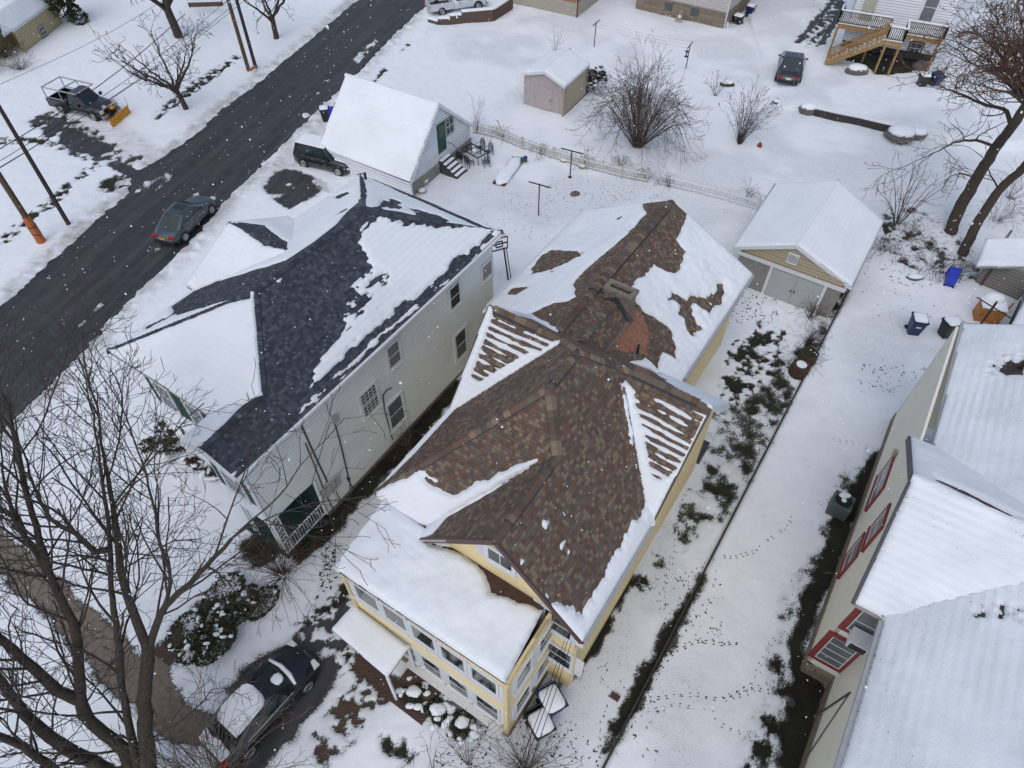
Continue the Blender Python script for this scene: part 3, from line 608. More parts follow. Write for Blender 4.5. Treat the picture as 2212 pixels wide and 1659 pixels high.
    dust(WR, nW, dp); dust(CB, nCB, dp)
    # snow
    Z = lambda pts: [(691 + x * .4513, 384 + y * .4513) for x, y in pts]
    r3 = lambda pts: R(2, 2, pts); r15 = lambda pts: R(2, 3, pts)
    snow_plane(rf, PR, 'evrrrre', False, [('snow', r3([(940, 0), (1060, -40), (1010, 0), (1070, 280), (1130, 560), (1210, 880), (1160, 990), (1110, 1130), (1010, 1240), (960, 1360), (860, 1540), (790, 1659), (600, 1980), (540, 1960), (520, 1930), (340, 1890), (240, 1780), (300, 1790), (560, 2500), (1400, 1300), (1700, 300), (1450, 60), (1060, -40), (960, 30), (1020, 340), (1080, 760)])),
        ('snow', r3([(280, 1190), (310, 1200), (290, 1270), (270, 1260)])), ('snow', r3([(505, 1160), (530, 1110), (535, 1120), (515, 1170)])), ('snow', r3([(490, 1310), (530, 1230), (540, 1240), (505, 1310)])), ('snow', r3([(415, 1415), (470, 1330), (480, 1345), (425, 1420)])), ('snow', r3([(605, 1350), (625, 1325), (635, 1335), (615, 1360)])), ('snow', r3([(45, 1600), (85, 1520), (98, 1522), (60, 1605)])), ('snow', r3([(470, 1470), (500, 1400), (512, 1405), (480, 1475)]))], thick=.12, na=.08, nf=5, seed=1, res=.055)
    snow_plane(rf, CFR, 'eev', True, [('stripe', r3([(1050, 30), (1100, -20), (1250, -60), (1780, 200), (1700, 230), (1640, 330), (1560, 500), (1460, 700), (1330, 820), (1210, 830), (1130, 420), (1060, 160)]), .27, -.45), ('bare', [(1300, 770), (1420, 830), (1560, 890), (1545, 905), (1500, 890), (1420, 858), (1365, 838), (1350, 820), (1320, 810)])], thick=.13, na=.04, nf=4, seed=2, res=.06)
    snow_plane(rf, CFL, 'vre', True, [('stripe', Z([(830, 620), (1150, 760), (1060, 830), (990, 840), (760, 980), (720, 960), (790, 760), (830, 640)]), .27, -.4), ('bare', Z([(820, 590), (1260, 770), (1160, 790), (1100, 760), (1000, 700), (860, 640), (830, 640)]))], thick=.13, na=.04, nf=4, seed=3, res=.06)
    snow_plane(rf, PLp, 'rrrve', False, [('snow', Z([(1090, 805), (1060, 840), (860, 960), (690, 1060), (560, 1200), (460, 1310), (330, 1440), (250, 1500), (540, 1080), (700, 900), (760, 1000), (960, 880), (1060, 800)]))], thick=.13, na=.04, nf=4, seed=4)
    snow_plane(rf, HF, 'rvvr', False, [('snow', r3([(-460, 740), (-390, 730), (-330, 760), (-160, 890), (-80, 950), (20, 850), (60, 720), (120, 660), (240, 640), (60, 760), (-90, 1000), (-430, 1300), (-1050, 1150), (-1150, 860), (-900, 770), (-700, 800)]) if False else R(1, 2, [(1040, 920), (1290, 810), (1420, 730), (1590, 860), (1740, 950), (1830, 920), (1900, 830), (2000, 830), (2110, 760), (2212, 720), (2440, 650), (2300, 760), (1500, 1240), (1000, 1200)])),
        ('bare', R(1, 2, [(1400, 770), (1420, 780), (1740, 950), (1700, 970), (1480, 850)]))], thick=.15, na=.05, nf=4, seed=5)
    snow_plane(rf, GLp, 'rvee', False, [('snow', R(1, 2, [(2440, 640), (2200, 830), (1900, 1010), (1650, 1150), (1530, 1290), (1430, 1340), (1300, 1340), (1800, 900)]))], thick=.12, na=.03, nf=4, seed=6)
    cb = lambda u, v: B(u, v, zc - (u - uc))
    snow_plane(rf, CB, 'eevverrrr', True, [('bare', [cb(uc + .12, -2.6), cb(uc + .35, -3.3), cb(17.2, -4.1), cb(17.6, -4.6), cb(18.3, -4.4), cb(18.6, -5.2), cb(20, -6), cb(19, -11), cb(17.4, -10.9), cb(16.3, -10.7), cb(15.75, -11.3), cb(15.3, -11.3), cb(14, -11), cb(14, -2.5)])], thick=.12, na=.06, nf=4, seed=7, lump=.04)
    rb = [(1560, 720)]
    bz = lambda pts: [Zp(x, y) for x, y in pts]
    snow_plane(rf, WR, 'eerv', True, [('bare', Z([(1000, 800), (1060, 560), (1290, 540), (1690, 90), (1790, 100), (1757, 185), (1740, 235), (1700, 300), (1752, 350), (1720, 440), (1690, 462), (1640, 440), (1598, 415), (1560, 470), (1500, 500), (1490, 540), (1510, 590), (1560, 650), (1640, 690), (1680, 730), (1700, 800), (1702, 865), (1660, 840), (1640, 835), (1610, 905), (1590, 890), (1560, 860), (1440, 900), (1270, 900)])),
        ('bare', bz([(2040, 570), (2120, 600), (2212, 680), (2330, 700), (2400, 520), (2380, 400), (2300, 380), (2290, 430), (2330, 560), (2290, 690), (2200, 820), (2080, 760), (2010, 700), (2010, 620)])), ('bare', bz([(1660, 500), (1740, 540), (1800, 600), (1900, 640), (1920, 700), (1960, 780), (1940, 830), (2000, 900), (2020, 1060), (1930, 1100), (1880, 1050), (1830, 960), (1830, 880), (1780, 820), (1760, 700), (1680, 640), (1600, 620)]) ), ('mix', bz([(1580, 480), (2050, 480), (2400, 350), (2450, 700), (2250, 900), (2050, 1150), (1850, 1150), (1700, 850), (1560, 640)]), .12, .35, .7)], thick=.14, na=.07, nf=3, seed=8, lump=.09)
    snow_plane(rf, WLp, 'eerve', True, [('bare', Z([(1690, 90), (1600, 110), (1540, 120), (1560, 170), (1500, 240), (1440, 300), (1380, 350), (1240, 470), (1215, 510), (1225, 570), (1190, 590), (1120, 600), (1010, 650), (1270, 800), (1320, 600)])), ('bare', Z([(1010, 440), (1060, 370), (1110, 345), (1240, 352), (1250, 370), (1160, 420), (1090, 445), (1000, 470), (1020, 450)])), ('mix', Z([(1150, 420), (1260, 340), (1290, 370), (1120, 460), (1000, 480)]), .04, .3, .6), ('bare', Z([(890, 560), (920, 530), (990, 520), (1000, 530), (940, 560)])), ('mix', Z([(1390, 200), (1470, 160), (1500, 165), (1400, 230)]), .06, .3, .4), ('thin', Z([(1150, 350), (1290, 150), (1530, 130), (1440, 270), (1250, 380)]), .45)], thick=.1, na=.05, nf=3, seed=9, lump=.05, ripple=.006)
    # porch: low sloped roof, snow, exposed brown strip
    FL, FR_, BR, BL = at(727, 1231, 5.7), at(1091, 1476, 5.7), at(1176, 1312, 6.02), at(836, 1086, 5.93)
    pr = [FL, FR_, BR, BL]
    prf = roof_mesh('porch_roof', t, [pr], PORCHB, BRTRIM, .16)
    snow_plane(prf, pr, 'eeev', True, [('bare', [(912, 1168), (940, 1182), (1000, 1198), (1030, 1220), (1052, 1250), (1060, 1280), (1075, 1287), (1095, 1288), (1115, 1300), (1140, 1306), (1160, 1318), (1190, 1318), (1180, 1290), (1060, 1190)])], thick=.2, na=.05, nf=3, seed=10, lump=.07)
    # walls
    fu = 7.95
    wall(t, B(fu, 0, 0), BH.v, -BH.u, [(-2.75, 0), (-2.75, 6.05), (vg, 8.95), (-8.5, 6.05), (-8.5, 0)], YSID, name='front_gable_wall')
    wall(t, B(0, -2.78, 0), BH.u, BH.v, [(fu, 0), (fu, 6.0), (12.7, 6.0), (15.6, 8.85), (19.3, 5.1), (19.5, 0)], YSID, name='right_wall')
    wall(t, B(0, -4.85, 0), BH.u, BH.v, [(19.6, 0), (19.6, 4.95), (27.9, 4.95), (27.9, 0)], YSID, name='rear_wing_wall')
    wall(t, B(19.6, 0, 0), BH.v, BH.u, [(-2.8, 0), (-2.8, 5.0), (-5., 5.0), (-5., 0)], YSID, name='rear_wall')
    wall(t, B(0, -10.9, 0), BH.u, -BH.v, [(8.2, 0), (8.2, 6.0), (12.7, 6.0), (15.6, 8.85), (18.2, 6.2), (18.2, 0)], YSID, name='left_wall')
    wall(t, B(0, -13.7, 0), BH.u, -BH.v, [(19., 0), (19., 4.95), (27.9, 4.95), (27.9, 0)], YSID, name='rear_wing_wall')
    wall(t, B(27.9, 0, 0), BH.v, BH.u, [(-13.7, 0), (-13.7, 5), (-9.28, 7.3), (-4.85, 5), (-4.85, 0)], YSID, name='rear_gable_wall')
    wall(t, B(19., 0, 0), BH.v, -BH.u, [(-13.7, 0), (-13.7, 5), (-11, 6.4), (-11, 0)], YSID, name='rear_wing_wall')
    # gutters, fascia
    slab(rf, B(7.6, vR + .06, 5.93), B(12.5, vR + .06, 5.93), .12, .12, GREYT, 'gutter')
    slab(rf, B(20.1, -4.44, 4.93), B(28.2, -4.44, 4.93), .13, .13, GREYT, 'gutter'); slab(rf, B(19.2, -14.12, 4.93), B(28.3, -14.12, 4.93), .12, .12, WHITE, 'gutter')
    for a, b in ((B(uf, vR, ze), B(uf, vg, zg)), (B(uf, -8.79, ze), B(uf, vg, zg)), (B(w0, vR, ze), B(uc, -2.33, zc)), (B(19.75, -2.33, 5), B(uc, -2.33, zc)), (B(w0, vL, ze), B(uc, -11.38, zc))):
        slab(rf, a - V(0, 0, .1), b - V(0, 0, .1), .06, .2, BRTRIM if a[2] > 5.5 else WHITE, 'rake_board')
    # attic window in the front gable, window stack beside the porch
    c = BH.onu(1082, 1206, fu - .03); window(t, c, BH.v, -BH.u, .95, .75, bars=(1, 0), shut=WHITE, sw=.35)
    for (px, py, w_, h_) in ((1207, 1413, 1.05, 1.35), (1207, 1346, 1.05, 1.35)):
        c = BH.onu(px, py, fu - .03); window(t, c, BH.v, -BH.u, w_, h_, bars=(0, 1), shut=WHITE, sw=.32, trim=WHITE)
    slab(t, BH.onu(1245, 1400, fu - .1), BH.onu(1235, 1470, fu - .1), .07, .05, YSID, 'corner_board')
    # porch body
    b1 = at(1097, 1587, 0); b0 = FL * V(1, 1, 0); X = unit(b1 - b0); b0 = b0 + X * .2 + BH.u * .12; X = unit(b1 - b0); N = V(X[1], -X[0], 0); L = np.linalg.norm(b1 - b0); N = N if N @ BH.u < 0 else -N
    wall(t, b0, X, N, [(0, .5), (0, 5.62), (L, 5.62), (L, .5)], YSID, name='porch_front_wall')
    mb = MB(); mb.box(b0 + X * L / 2 + V(0, 0, .25), (L + .1, .22, .5), X, N); mb.build('foundation', STONE, t)
    mb = MB(); mb.box(b0 + X * (L / 2 + 1) + V(0, 0, .62) + N * .15, (L - 2.2, .3, .06), X, N); mb.build('water_table', WHITE, t)
    S = -N; rw = 2.95
    wall(t, b1, S, X, [(0, .4), (0, 5.62), (rw, 5.85), (rw, .4)], YSID, name='porch_side_wall'); MB().box(b1 + S * rw / 2 + V(0, 0, .2), (rw, .2, .4), S, X).build('foundation', STONE, t)
    wall(t, b0, S, -X, [(0, .4), (0, 5.62), (2.3, 5.85), (2.3, .4)], YSID, name='porch_side_wall')
    for i in range(5):                      # upper windows
        a = .9 + i * (L - 1.75) / 4; window(t, b0 + X * a + V(0, 0, 4.72) + N * .02, X, N, 1.05, 1.15, tw=.06, bars=(0, 0), pane=GLASS, sill=False, shut=WHITE, sw=.2)
    for i in range(4):
        a = L - .85 - i * (L - 1.75) / 4.0 * .98; window(t, b0 + X * a + V(0, 0, 1.95) + N * .02, X, N, 1.05, 1.35, tw=.06, bars=(0, 1), shut=WHITE, sw=.24)
    slab(t, b0 + V(0, 0, 3.9) + N * .08, b1 + V(0, 0, 3.9) + N * .08, .12, .06, WHITE, 'ledge')
    for z in (4.55, 1.9):
        for i in range(2): window(t, b1 + S * (.85 + i * 1.35) + V(0, 0, z) + X * .02, S, X, .85, 1.2, bars=(0, 1), shut=WHITE, sw=.13, trim=WHITE)
    for p in (b1, b0): MB().box(p + V(0, 0, 3.05) + N * .04, (.16, .16, 5.1), X, N).build('corner_board', YSID, t)
    # icicles at the porch eave
    mb = MB()
    for i in range(46):
        p = FL + (FR_ - FL) * rng.random() + V(0, 0, -.14); l = rng.uniform(.08, .32)
        mb.tube([p, p - V(0, 0, l)], [.014, .002], 5)
    mb.build('icicles', SNOW, prf)
    # flat door canopy with posts and brick steps below
    K = [at(716, 1360, 2.75), at(837, 1463, 2.75), at(883, 1398, 2.85), at(764, 1305, 2.85)]
    cn = roof_mesh('door_canopy', t, [K], WHITE, BRTRIM, .1); snow_plane(cn, K, 'eeee', True, thick=.1, na=.02, seed=12, lump=.015)
    for q in (K[1], K[2]): MB().bar(q * .985 + K[3] * .015, V(q[0], q[1], 0) * .985 + V(K[3][0], K[3][1], 0) * .015, .09).build('canopy_post', WHITE, cn)
    a = K[1]; mb = MB(); c0 = (K[0] + K[1] + K[2] + K[3]) / 4; c0[2] = 0
    for i, (s_, z) in enumerate(((1.5, .16), (1.15, .32), (.8, .48))): mb.box(b0 + X * 3.0 + N * s_ / 2 + V(0, 0, z - .08), (1.6, s_, .16), X, N)
    mb.build('front_steps', PAVER, t)
    # chimney
    u0, u1, v0, v1 = 20.22, 20.78, -8.72, -7.52; top = 8.0; cc = B((u0 + u1) / 2, (v0 + v1) / 2, 0)
    ch = MB().box(cc + V(0, 0, 7.0), (u1 - u0, v1 - v0, 1.7), BH.u, BH.v).build('chimney', MORT, rf)
    mb = MB(); 
    for s_, d in ((1, 0), (-1, 0), (0, 1), (0, -1)):
        if s_: mb.box(cc + BH.u * s_ * .24 + V(0, 0, 7.93), (.2, 1.36, .16), BH.u, BH.v)
        else: mb.box(cc + BH.v * d * .58 + V(0, 0, 7.93), (.28, .2, .16), BH.u, BH.v)
    mb.build('chimney_cap', MORT, ch); MB().box(cc + V(0, 0, 7.87), (.27, .94, .02), BH.u, BH.v).build('flue_opening', RUST, ch)
    MB().box(B(u0 - .005, v0 + .28, 7.35), (.02, .5, .32), BH.u, BH.v).build('brick_patch', BRICK, ch)
    mb = MB(); a, b, c = B(u0 - .05, -8.85, 7.22), B(u0 - .05, -8.15, 7.66), B(u0 - .05, -7.4, 6.8)
    for p, q in ((a, b), (b, c)): mb.bar(p, q, .16, .2, up=BH.u)
    mb.build('flashing', DARKT, ch)
    p = B(19.35, -6.5, 6.0); MB().tube([p, p + V(0, 0, .55)], .05, 10).build('vent_pipe', BLACK, rf)
    # cellar hatch on the right side, downpipe
    MB().box(BH(*BH.uv(at(1512, 972, .4)), .3), (1.1, .5, .5), BH.u, BH.v).build('window_well', DARKT, t)
    return t
DUSTm = simple('brick_dust_stain', (.33, .155, .095), .95, .3, 14); DUST = DUSTm
T = NT('brick_dust'); o = T.obj(); n = T.noise(7, 4, .7, o)
DUST = T.set(T.mix(T.ramp(n, [(.35, (0,) * 3), (.7, (1,) * 3)]), (.17, .09, .06), (.36, .165, .10)), .95, n, .4, .01)
brown_house()
# ------------------------------------------------------------------ white house with the slate grey hip roof
def Wz(pts): return [(215 + x * .5094, 353 + y * .5094) for x, y in pts]
def white_house():
    B = WH; t = thing('white_house', 'long white clapboard house with dark slate-grey hip roof beside the street', 'house', B(12, -19, 0))
    ze = 7.25; s = .46; vR, vm, vg = -14.83, -19.27, -16.28; vL = 2 * vm - vR; zm = ze + s * (vR - vm); zg = ze + s * (vR - vg)
    u1, u2, uF, uB, uG, uJ = 11.26, 17.53, 6.88, 21.91, 5.5, 8.35; vgl = 2 * vg - vR
    RP = [B(uG, vR, ze), B(uB, vR, ze), B(u2, vm, zm), B(u1, vm, zm), B(uJ, vg, zg), B(uG, vg, zg)]
    GP = [B(uG, vg, zg), B(uJ, vg, zg), B(uF, vgl, ze), B(uG, vgl, ze)]
    HP = [B(u1, vm, zm), B(uJ, vg, zg), B(uF, vgl, ze), B(uF, vL, ze)]
    LP = [B(uF, vL, ze), B(u1, vm, zm), B(u2, vm, zm), B(uB, vL, ze)]
    RE = [B(uB, vL, ze), B(u2, vm, zm), B(uB, vR, ze)]
    # left cross gable
    ur, hw = 14.2, 3.0; zr = ze + s * hw * 1.05; vr = vL + (zr - ze) / s; ve = vL - .55
    CA = [B(ur, vr, zr), B(ur, ve, zr), B(ur - hw, ve, ze), B(ur - hw, vL, ze)]; CBp = [B(ur, vr, zr), B(ur, ve, zr), B(ur + hw, ve, ze), B(ur + hw, vL, ze)]
    rf = roof_mesh('roof', t, [RP, GP, HP, LP, RE, CA, CBp], SLATE, SOFFIT, .16)
    n = lambda p: plane_basis(p)[3]
    for a, b, p, q in ((B(u1, vm, zm), B(u2, vm, zm), RP, LP), (B(uF, vL, ze), B(u1, vm, zm), HP, LP), (B(uJ, vg, zg), B(u1, vm, zm), HP, RP), (B(uG, vg, zg), B(uJ, vg, zg), GP, RP), (B(uB, vR, ze), B(u2, vm, zm), RE, RP), (B(uB, vL, ze), B(u2, vm, zm), RE, LP), (B(ur, ve, zr), B(ur, vr, zr), CA, CBp)):
        caps(rf, a, b, n(p), n(q), SLATE, w=.16, step=.2)
    snow_plane(rf, HP, 'rver', True, [('bare', Wz([(38, 790), (640, 540), (640, 575), (560, 590), (100, 775), (60, 790)]))], thick=.13, na=.03, nf=3, seed=21, lump=.02)
    snow_plane(rf, GP, 'rvee', True, [('bare', Wz([(700, 960), (670, 985), (600, 1030), (470, 1170), (440, 1190), (480, 1210)]))], thick=.13, na=.03, nf=3, seed=22)
    snow_plane(rf, RP, 'errrre', False, [('snow', Wz([(1190, 230), (1260, 250), (1330, 262), (1450, 275), (1520, 268), (1720, 270), (1700, 300), (1650, 300), (1640, 308), (1560, 380), (1500, 405), (1450, 480), (1330, 580), (1270, 600), (1100, 760), (1000, 850), (920, 930), (890, 950), (900, 890), (940, 830), (1000, 760), (1040, 700), (1060, 600), (1120, 560), (1060, 520), (1150, 440), (1140, 390), (1095, 330), (1110, 280), (1170, 240)])),
        ('snow', Wz([(1712, 290), (1660, 360), (1480, 490), (1200, 720), (900, 1010), (700, 1200), (600, 1290), (560, 1330), (560, 1320), (590, 1300), (760, 1140), (960, 960), (1180, 750), (1400, 560), (1600, 390), (1650, 330)])),
        ('mix', Wz([(1040, 560), (1130, 440), (1230, 440), (1230, 520), (1120, 640), (1000, 760), (880, 950), (900, 830), (1030, 680)]), -.02, .16, .9), ('mix', Wz([(760, 1100), (900, 950), (960, 900), (940, 960), (780, 1120), (700, 1180)]), -.08, .15, .6), ('snow', Wz([(760, 500), (780, 490), (790, 495), (765, 510)])), ('snow', Wz([(890, 470), (920, 460), (920, 470), (895, 480)]))], thick=.09, na=.13, nf=6, st=3, seed=23, ripple=.003, res=.055, streak=.5)
    snow_plane(rf, LP, 'rrre', True, [('bare', Wz([(1118, 150), (1060, 195), (1000, 260), (900, 340), (790, 410), (700, 440), (600, 470), (500, 500), (400, 540), (300, 610), (330, 645), (600, 565), (700, 570), (1150, 230)])), ('mix', Wz([(560, 480), (640, 520), (300, 660), (100, 770), (240, 660), (400, 545)]), .05, .25, .6), ('bare', Wz([(1000, 140), (1050, 120), (1060, 130), (1010, 155)])), ('mix', Wz([(1060, 170), (960, 240), (1000, 230), (1090, 185)]), .03, .3, .5)], thick=.07, na=.05, nf=3, st=3, seed=24, ripple=.006)
    snow_plane(rf, RE, 'rre', True, [('bare', Wz([(1110, 60), (1130, 90), (1130, 180), (1150, 185), (1300, 210), (1470, 245), (1440, 260), (1110, 230), (1080, 60)])), ('mix', Wz([(1190, 150), (1260, 150), (1500, 240), (1450, 260), (1250, 200), (1150, 190)]), -.1, .4, .6), ('bare', Wz([(1150, 60), (1300, 120), (1660, 280), (1640, 285), (1290, 130), (1160, 70)]))], thick=.07, na=.05, nf=3, st=2, seed=25)
    snow_plane(rf, CA, 'reev', True, [('bare', Wz([(575, 235), (640, 240), (840, 330), (810, 365), (700, 350), (620, 290), (590, 262)]))], thick=.09, na=.04, seed=26)
    snow_plane(rf, CBp, 'reev', True, [('bare', Wz([(600, 250), (700, 262), (770, 320), (830, 350), (790, 380), (640, 310), (560, 260)]))], thick=.09, na=.04, seed=27)
    p = B(21.0, -22.4, 7.9); MB().tube([p, p + V(0, 0, .35)], .07, 8).build('vent_pipe', BLACK, rf)
    o_ = .42; wR, wL, wF, wB = vR - o_, vL + o_, uF + o_, uB - o_
    zt = 7.12
    # right wall, with the corner porch cut out at the front
    pu = 8.4; gu = uG + .45
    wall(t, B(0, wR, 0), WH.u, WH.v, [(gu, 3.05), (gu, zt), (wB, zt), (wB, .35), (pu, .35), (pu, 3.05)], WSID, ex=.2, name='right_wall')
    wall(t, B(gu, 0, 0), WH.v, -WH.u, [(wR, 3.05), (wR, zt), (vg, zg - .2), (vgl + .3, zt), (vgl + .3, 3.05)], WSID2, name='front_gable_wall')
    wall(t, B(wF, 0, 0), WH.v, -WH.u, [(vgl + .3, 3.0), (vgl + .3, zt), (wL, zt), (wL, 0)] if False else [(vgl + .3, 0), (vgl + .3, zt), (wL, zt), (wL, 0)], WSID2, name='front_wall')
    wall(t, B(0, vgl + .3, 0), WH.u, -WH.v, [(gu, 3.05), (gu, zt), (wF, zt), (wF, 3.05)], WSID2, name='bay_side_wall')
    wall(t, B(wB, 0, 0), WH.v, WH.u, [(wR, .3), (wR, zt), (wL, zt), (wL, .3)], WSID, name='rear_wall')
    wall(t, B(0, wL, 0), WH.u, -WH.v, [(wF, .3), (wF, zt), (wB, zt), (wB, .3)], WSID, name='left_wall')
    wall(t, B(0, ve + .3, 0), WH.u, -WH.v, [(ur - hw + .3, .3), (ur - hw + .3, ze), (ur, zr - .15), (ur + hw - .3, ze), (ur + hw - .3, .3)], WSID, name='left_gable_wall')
    MB().box(B((pu + wB) / 2, (wR + wL) / 2, .17), (wB - pu - .1, wR - wL - .1, .34), WH.u, WH.v).build('foundation', BLOCK, t)
    # corner porch: green inner walls, deck floor, ceiling, iron posts and rail
    wall(t, B(pu, 0, 0), WH.v, -WH.u, [(wR, .3), (wR, 3.05), (vgl + .3, 3.05), (vgl + .3, .3)], simple('porch_green', (.004, .028, .02), .6), name='porch_wall')
    MB().box(B((gu + pu) / 2, (wR + vgl) / 2, .2), (pu - gu, wR - vgl, .4), WH.u, WH.v).build('porch_floor', simple('porch_floor_green', (.005, .035, .026), .7), t)
    MB().box(B((gu + pu) / 2, (wR + vgl) / 2, 3.0), (pu - gu, wR - vgl - .2, .1), WH.u, WH.v).build('porch_ceiling', WSID2, t)
    def iron(a, b, z0, z1, n_, name, horiz=True):
        mb = MB(); mb.bar(a + V(0, 0, z0), b + V(0, 0, z0), .05); mb.bar(a + V(0, 0, z1), b + V(0, 0, z1), .05)
        for i in range(n_ + 1):
            q = a + (b - a) * i / n_; mb.bar(q + V(0, 0, z0), q + V(0, 0, z1), .028)
            if i % 4 == 1 and i < n_:
                m_ = (z0 + z1) / 2; mb.tube([q + (b - a) / n_ * (.5 + .4 * math.cos(k * .8)) + V(0, 0, m_ + .22 * math.sin(k * .8) * (1 - .02 * k)) for k in range(9)], .014, 4)
        return mb.build(name, WHITE, t)
    iron(B(gu + .1, wR + .0, 0), B(pu - .1, wR + .0, 0), .5, 1.3, 16, 'porch_railing')
    def post(p, d):
        mb = MB(); a = p; b = p + d * .32
        for q in (a, b): mb.bar(q + V(0, 0, .4), q + V(0, 0, 3.0), .045)
        for k in range(8):
            z = .55 + k * .31; mb.bar(a + V(0, 0, z), b + V(0, 0, z + .28 * (1 if k % 2 else .6)), .02); mb.tube([(a + b) / 2 + d * .1 * math.cos(j) + V(0, 0, z + .15 + .1 * math.sin(j)) for j in range(7)], .012, 4)
        mb.build('porch_post', WHITE, t)
    post(B(gu + .1, wR, 0), WH.u); post(B(gu + .1, wR - .05, 0), -WH.v); post(B(gu + .1, vgl + .5, 0), WH.v)
    # trim under the eave, gutters with snow edge
    slab(t, B(gu, wR + .05, 6.95), B(wB, wR + .05, 6.95), .05, .3, PSID, 'frieze_board'); slab(rf, B(uG, vR + .05, 7.17), B(uB, vR + .05, 7.17), .1, .11, WHITE, 'gutter')
    slab(t, B(wB, wR, .4), B(wB, wR, 7.1), .12, .12, WHITE, 'corner_board'); slab(t, B(pu, wR, .4), B(pu, wR, 3.1), .14, .14, WHITE, 'corner_board'); slab(t, B(gu, wR, 3.05), B(gu, wR, 7.1), .12, .12, WHITE, 'corner_board')
    slab(rf, B(uG - .02, vR, 7.16), B(uG - .02, vg, zg - .09), .08, .2, WHITE, 'rake_board'); slab(rf, B(uG - .02, vgl, 7.16), B(uG - .02, vg, zg - .09), .08, .2, WHITE, 'rake_board')
    def on(x, y): return WH.onv(*Wz([(x, y)])[0], wR + .02)
    window(t, on(1640, 452), WH.u, WH.v, .8, .9, bars=(0, 0), pane=GLASSL); window(t, on(1504, 560), WH.u, WH.v, .75, 1.25, tw=.09); window(t, on(1245, 808), WH.u, WH.v, .75, 1.25, pane=GLASSG)
    window(t, on(1530, 763), WH.u, WH.v, .85, 1.7); window(t, on(1143, 1003), WH.u, WH.v, .95, 1.4, grid=6, name='barred_window'); window(t, on(1255, 1052), WH.u, WH.v, .95, 1.7)
    # service cables, conduits and meter box on the long wall
    mb = MB(); mb.tube([on(855, 1110), on(895, 1200), on(965, 1350)], .045, 6)
    mb.build('service_conduit', DARKT, t)
    mb = MB()
    for pts, r_ in ((((870, 1185), (905, 1270), (945, 1375), (985, 1460)), .025), (((975, 1095), (930, 1240), (885, 1400)), .012), (((990, 1085), (1020, 1190), (1055, 1340)), .03), (((1200, 980), (1205, 1040), (1240, 1170)), .025), (((1200, 980), (1215, 960), (1235, 950)), .025), (((960, 1015), (968, 1060), (990, 1075)), .012), (((1060, 1330), (1058, 1380)), .02), (((1045, 1330), (1070, 1375)), .02), (((1000, 1390), (1020, 1430)), .02)):
        MB().tube([on(*p) + WH.v * .04 for p in pts], r_, 5).build('cable', CABLE, t)
    mb = MB(); mb.box(on(975, 1365) + WH.v * .1, (1.0, .18, .55), WH.u, WH.v); mb.build('meter_box', GREYT, t); mb = MB(); mb.box(on(993, 1080) + WH.v * .08, (.3, .15, .35), WH.u, WH.v); mb.build('junction_box', GREYT, t)
    # green shutters and windows on the front
    for v_, z_ in ((-21.8, 5.2), (-19.9, 5.2)): window(t, B(wF, v_, z_), WH.v, -WH.u, .9, 1.5, shut=GREEN, sw=.4)
    window(t, B(gu, -16.3, 5.2), WH.v, -WH.u, 1., 1.5, shut=GREEN, sw=.4)
    window(t, B(wF, -21.2, 2.0), WH.v, -WH.u, 1.4, 1.3, shut=GREEN, sw=.4)
    return t
white_house()
# ------------------------------------------------------------------ small gabled buildings
def gabled(name, label, cat, EL, EA, ER, WA, wallmat, roofmat=DARKSH, oe=.2, os_=.25, fnd=None, fh=0, ex=.18, snow_kw=None, trim=WHITE, zb=0., gabmat=None, group=None, WL_=None, WR_=None):
    d = WA - EA; WLp = WL_ if WL_ is not None else EL + d; WRp = WR_ if WR_ is not None else ER + d
    t = thing(name, label, cat, ((EL + WRp) / 2) * V(1, 1, 0), group=group)
    P1 = [EL, EA, WA, WLp]; P2 = [EA, ER, WRp, WA]
    rf = roof_mesh('roof', t, [P1, P2], roofmat, trim, .12)
    kw = dict(thick=.12, na=.02, nf=3, lump=.02, res=.1); kw.update(snow_kw or {})
    snow_plane(rf, P1, 'evee', True, seed=31, **kw); snow_plane(rf, P2, 'eeev', True, seed=32, **kw)
    h = V(1, 1, 0); du = unit(d * h); sd = unit((ER - EL) * h); sd = unit(sd - du * (sd @ du))
    def end(L_, A_, R_, out):
        o = (L_ * h) - out * oe; W_ = (R_ - L_) @ sd; a = (A_ - L_) @ sd; zl, za, zr = L_[2] - .08, A_[2] - .1, R_[2] - .08
        fl = lambda x: zl + (za - zl) * x / a if x < a else zr + (za - zr) * (W_ - x) / (W_ - a)
        poly = [(os_, zb + fh), (os_, fl(os_)), (a, za), (W_ - os_, fl(W_ - os_)), (W_ - os_, zb + fh)]
        wl = wall(t, o, sd, out, poly, wallmat, ex=ex, name='gable_wall'); return o, W_, poly
    o1 = end(EL, EA, ER, -du); o2 = end(WLp, WA, WRp, du); Ld = np.linalg.norm(d * h)
    for Q, n_, z in ((EL, -sd, EL[2]), (ER, sd, ER[2])):
        wall(t, Q * h - n_ * os_, du, n_, [(oe + .01, zb + fh), (oe + .01, z - .02), (Ld - oe - .01, z - .02), (Ld - oe - .01, zb + fh)], wallmat if not gabmat else gabmat, ex=ex if not gabmat else 0, name='side_wall')
    if fnd:
        W_ = o1[1]; c = (EL * h + sd * W_ / 2 + du * Ld / 2); MB().box(c + V(0, 0, zb + fh / 2), (W_ - 2 * os_ + .02, Ld - 2 * oe + .02, fh), sd, du).build('foundation', fnd, t)
    for a, b in ((EL, EA), (ER, EA)): slab(rf, a - V(0, 0, .1) - du * .02, b - V(0, 0, .1) - du * .02, .04, .17, trim, 'rake_board')
    return t, rf, du, sd, o1
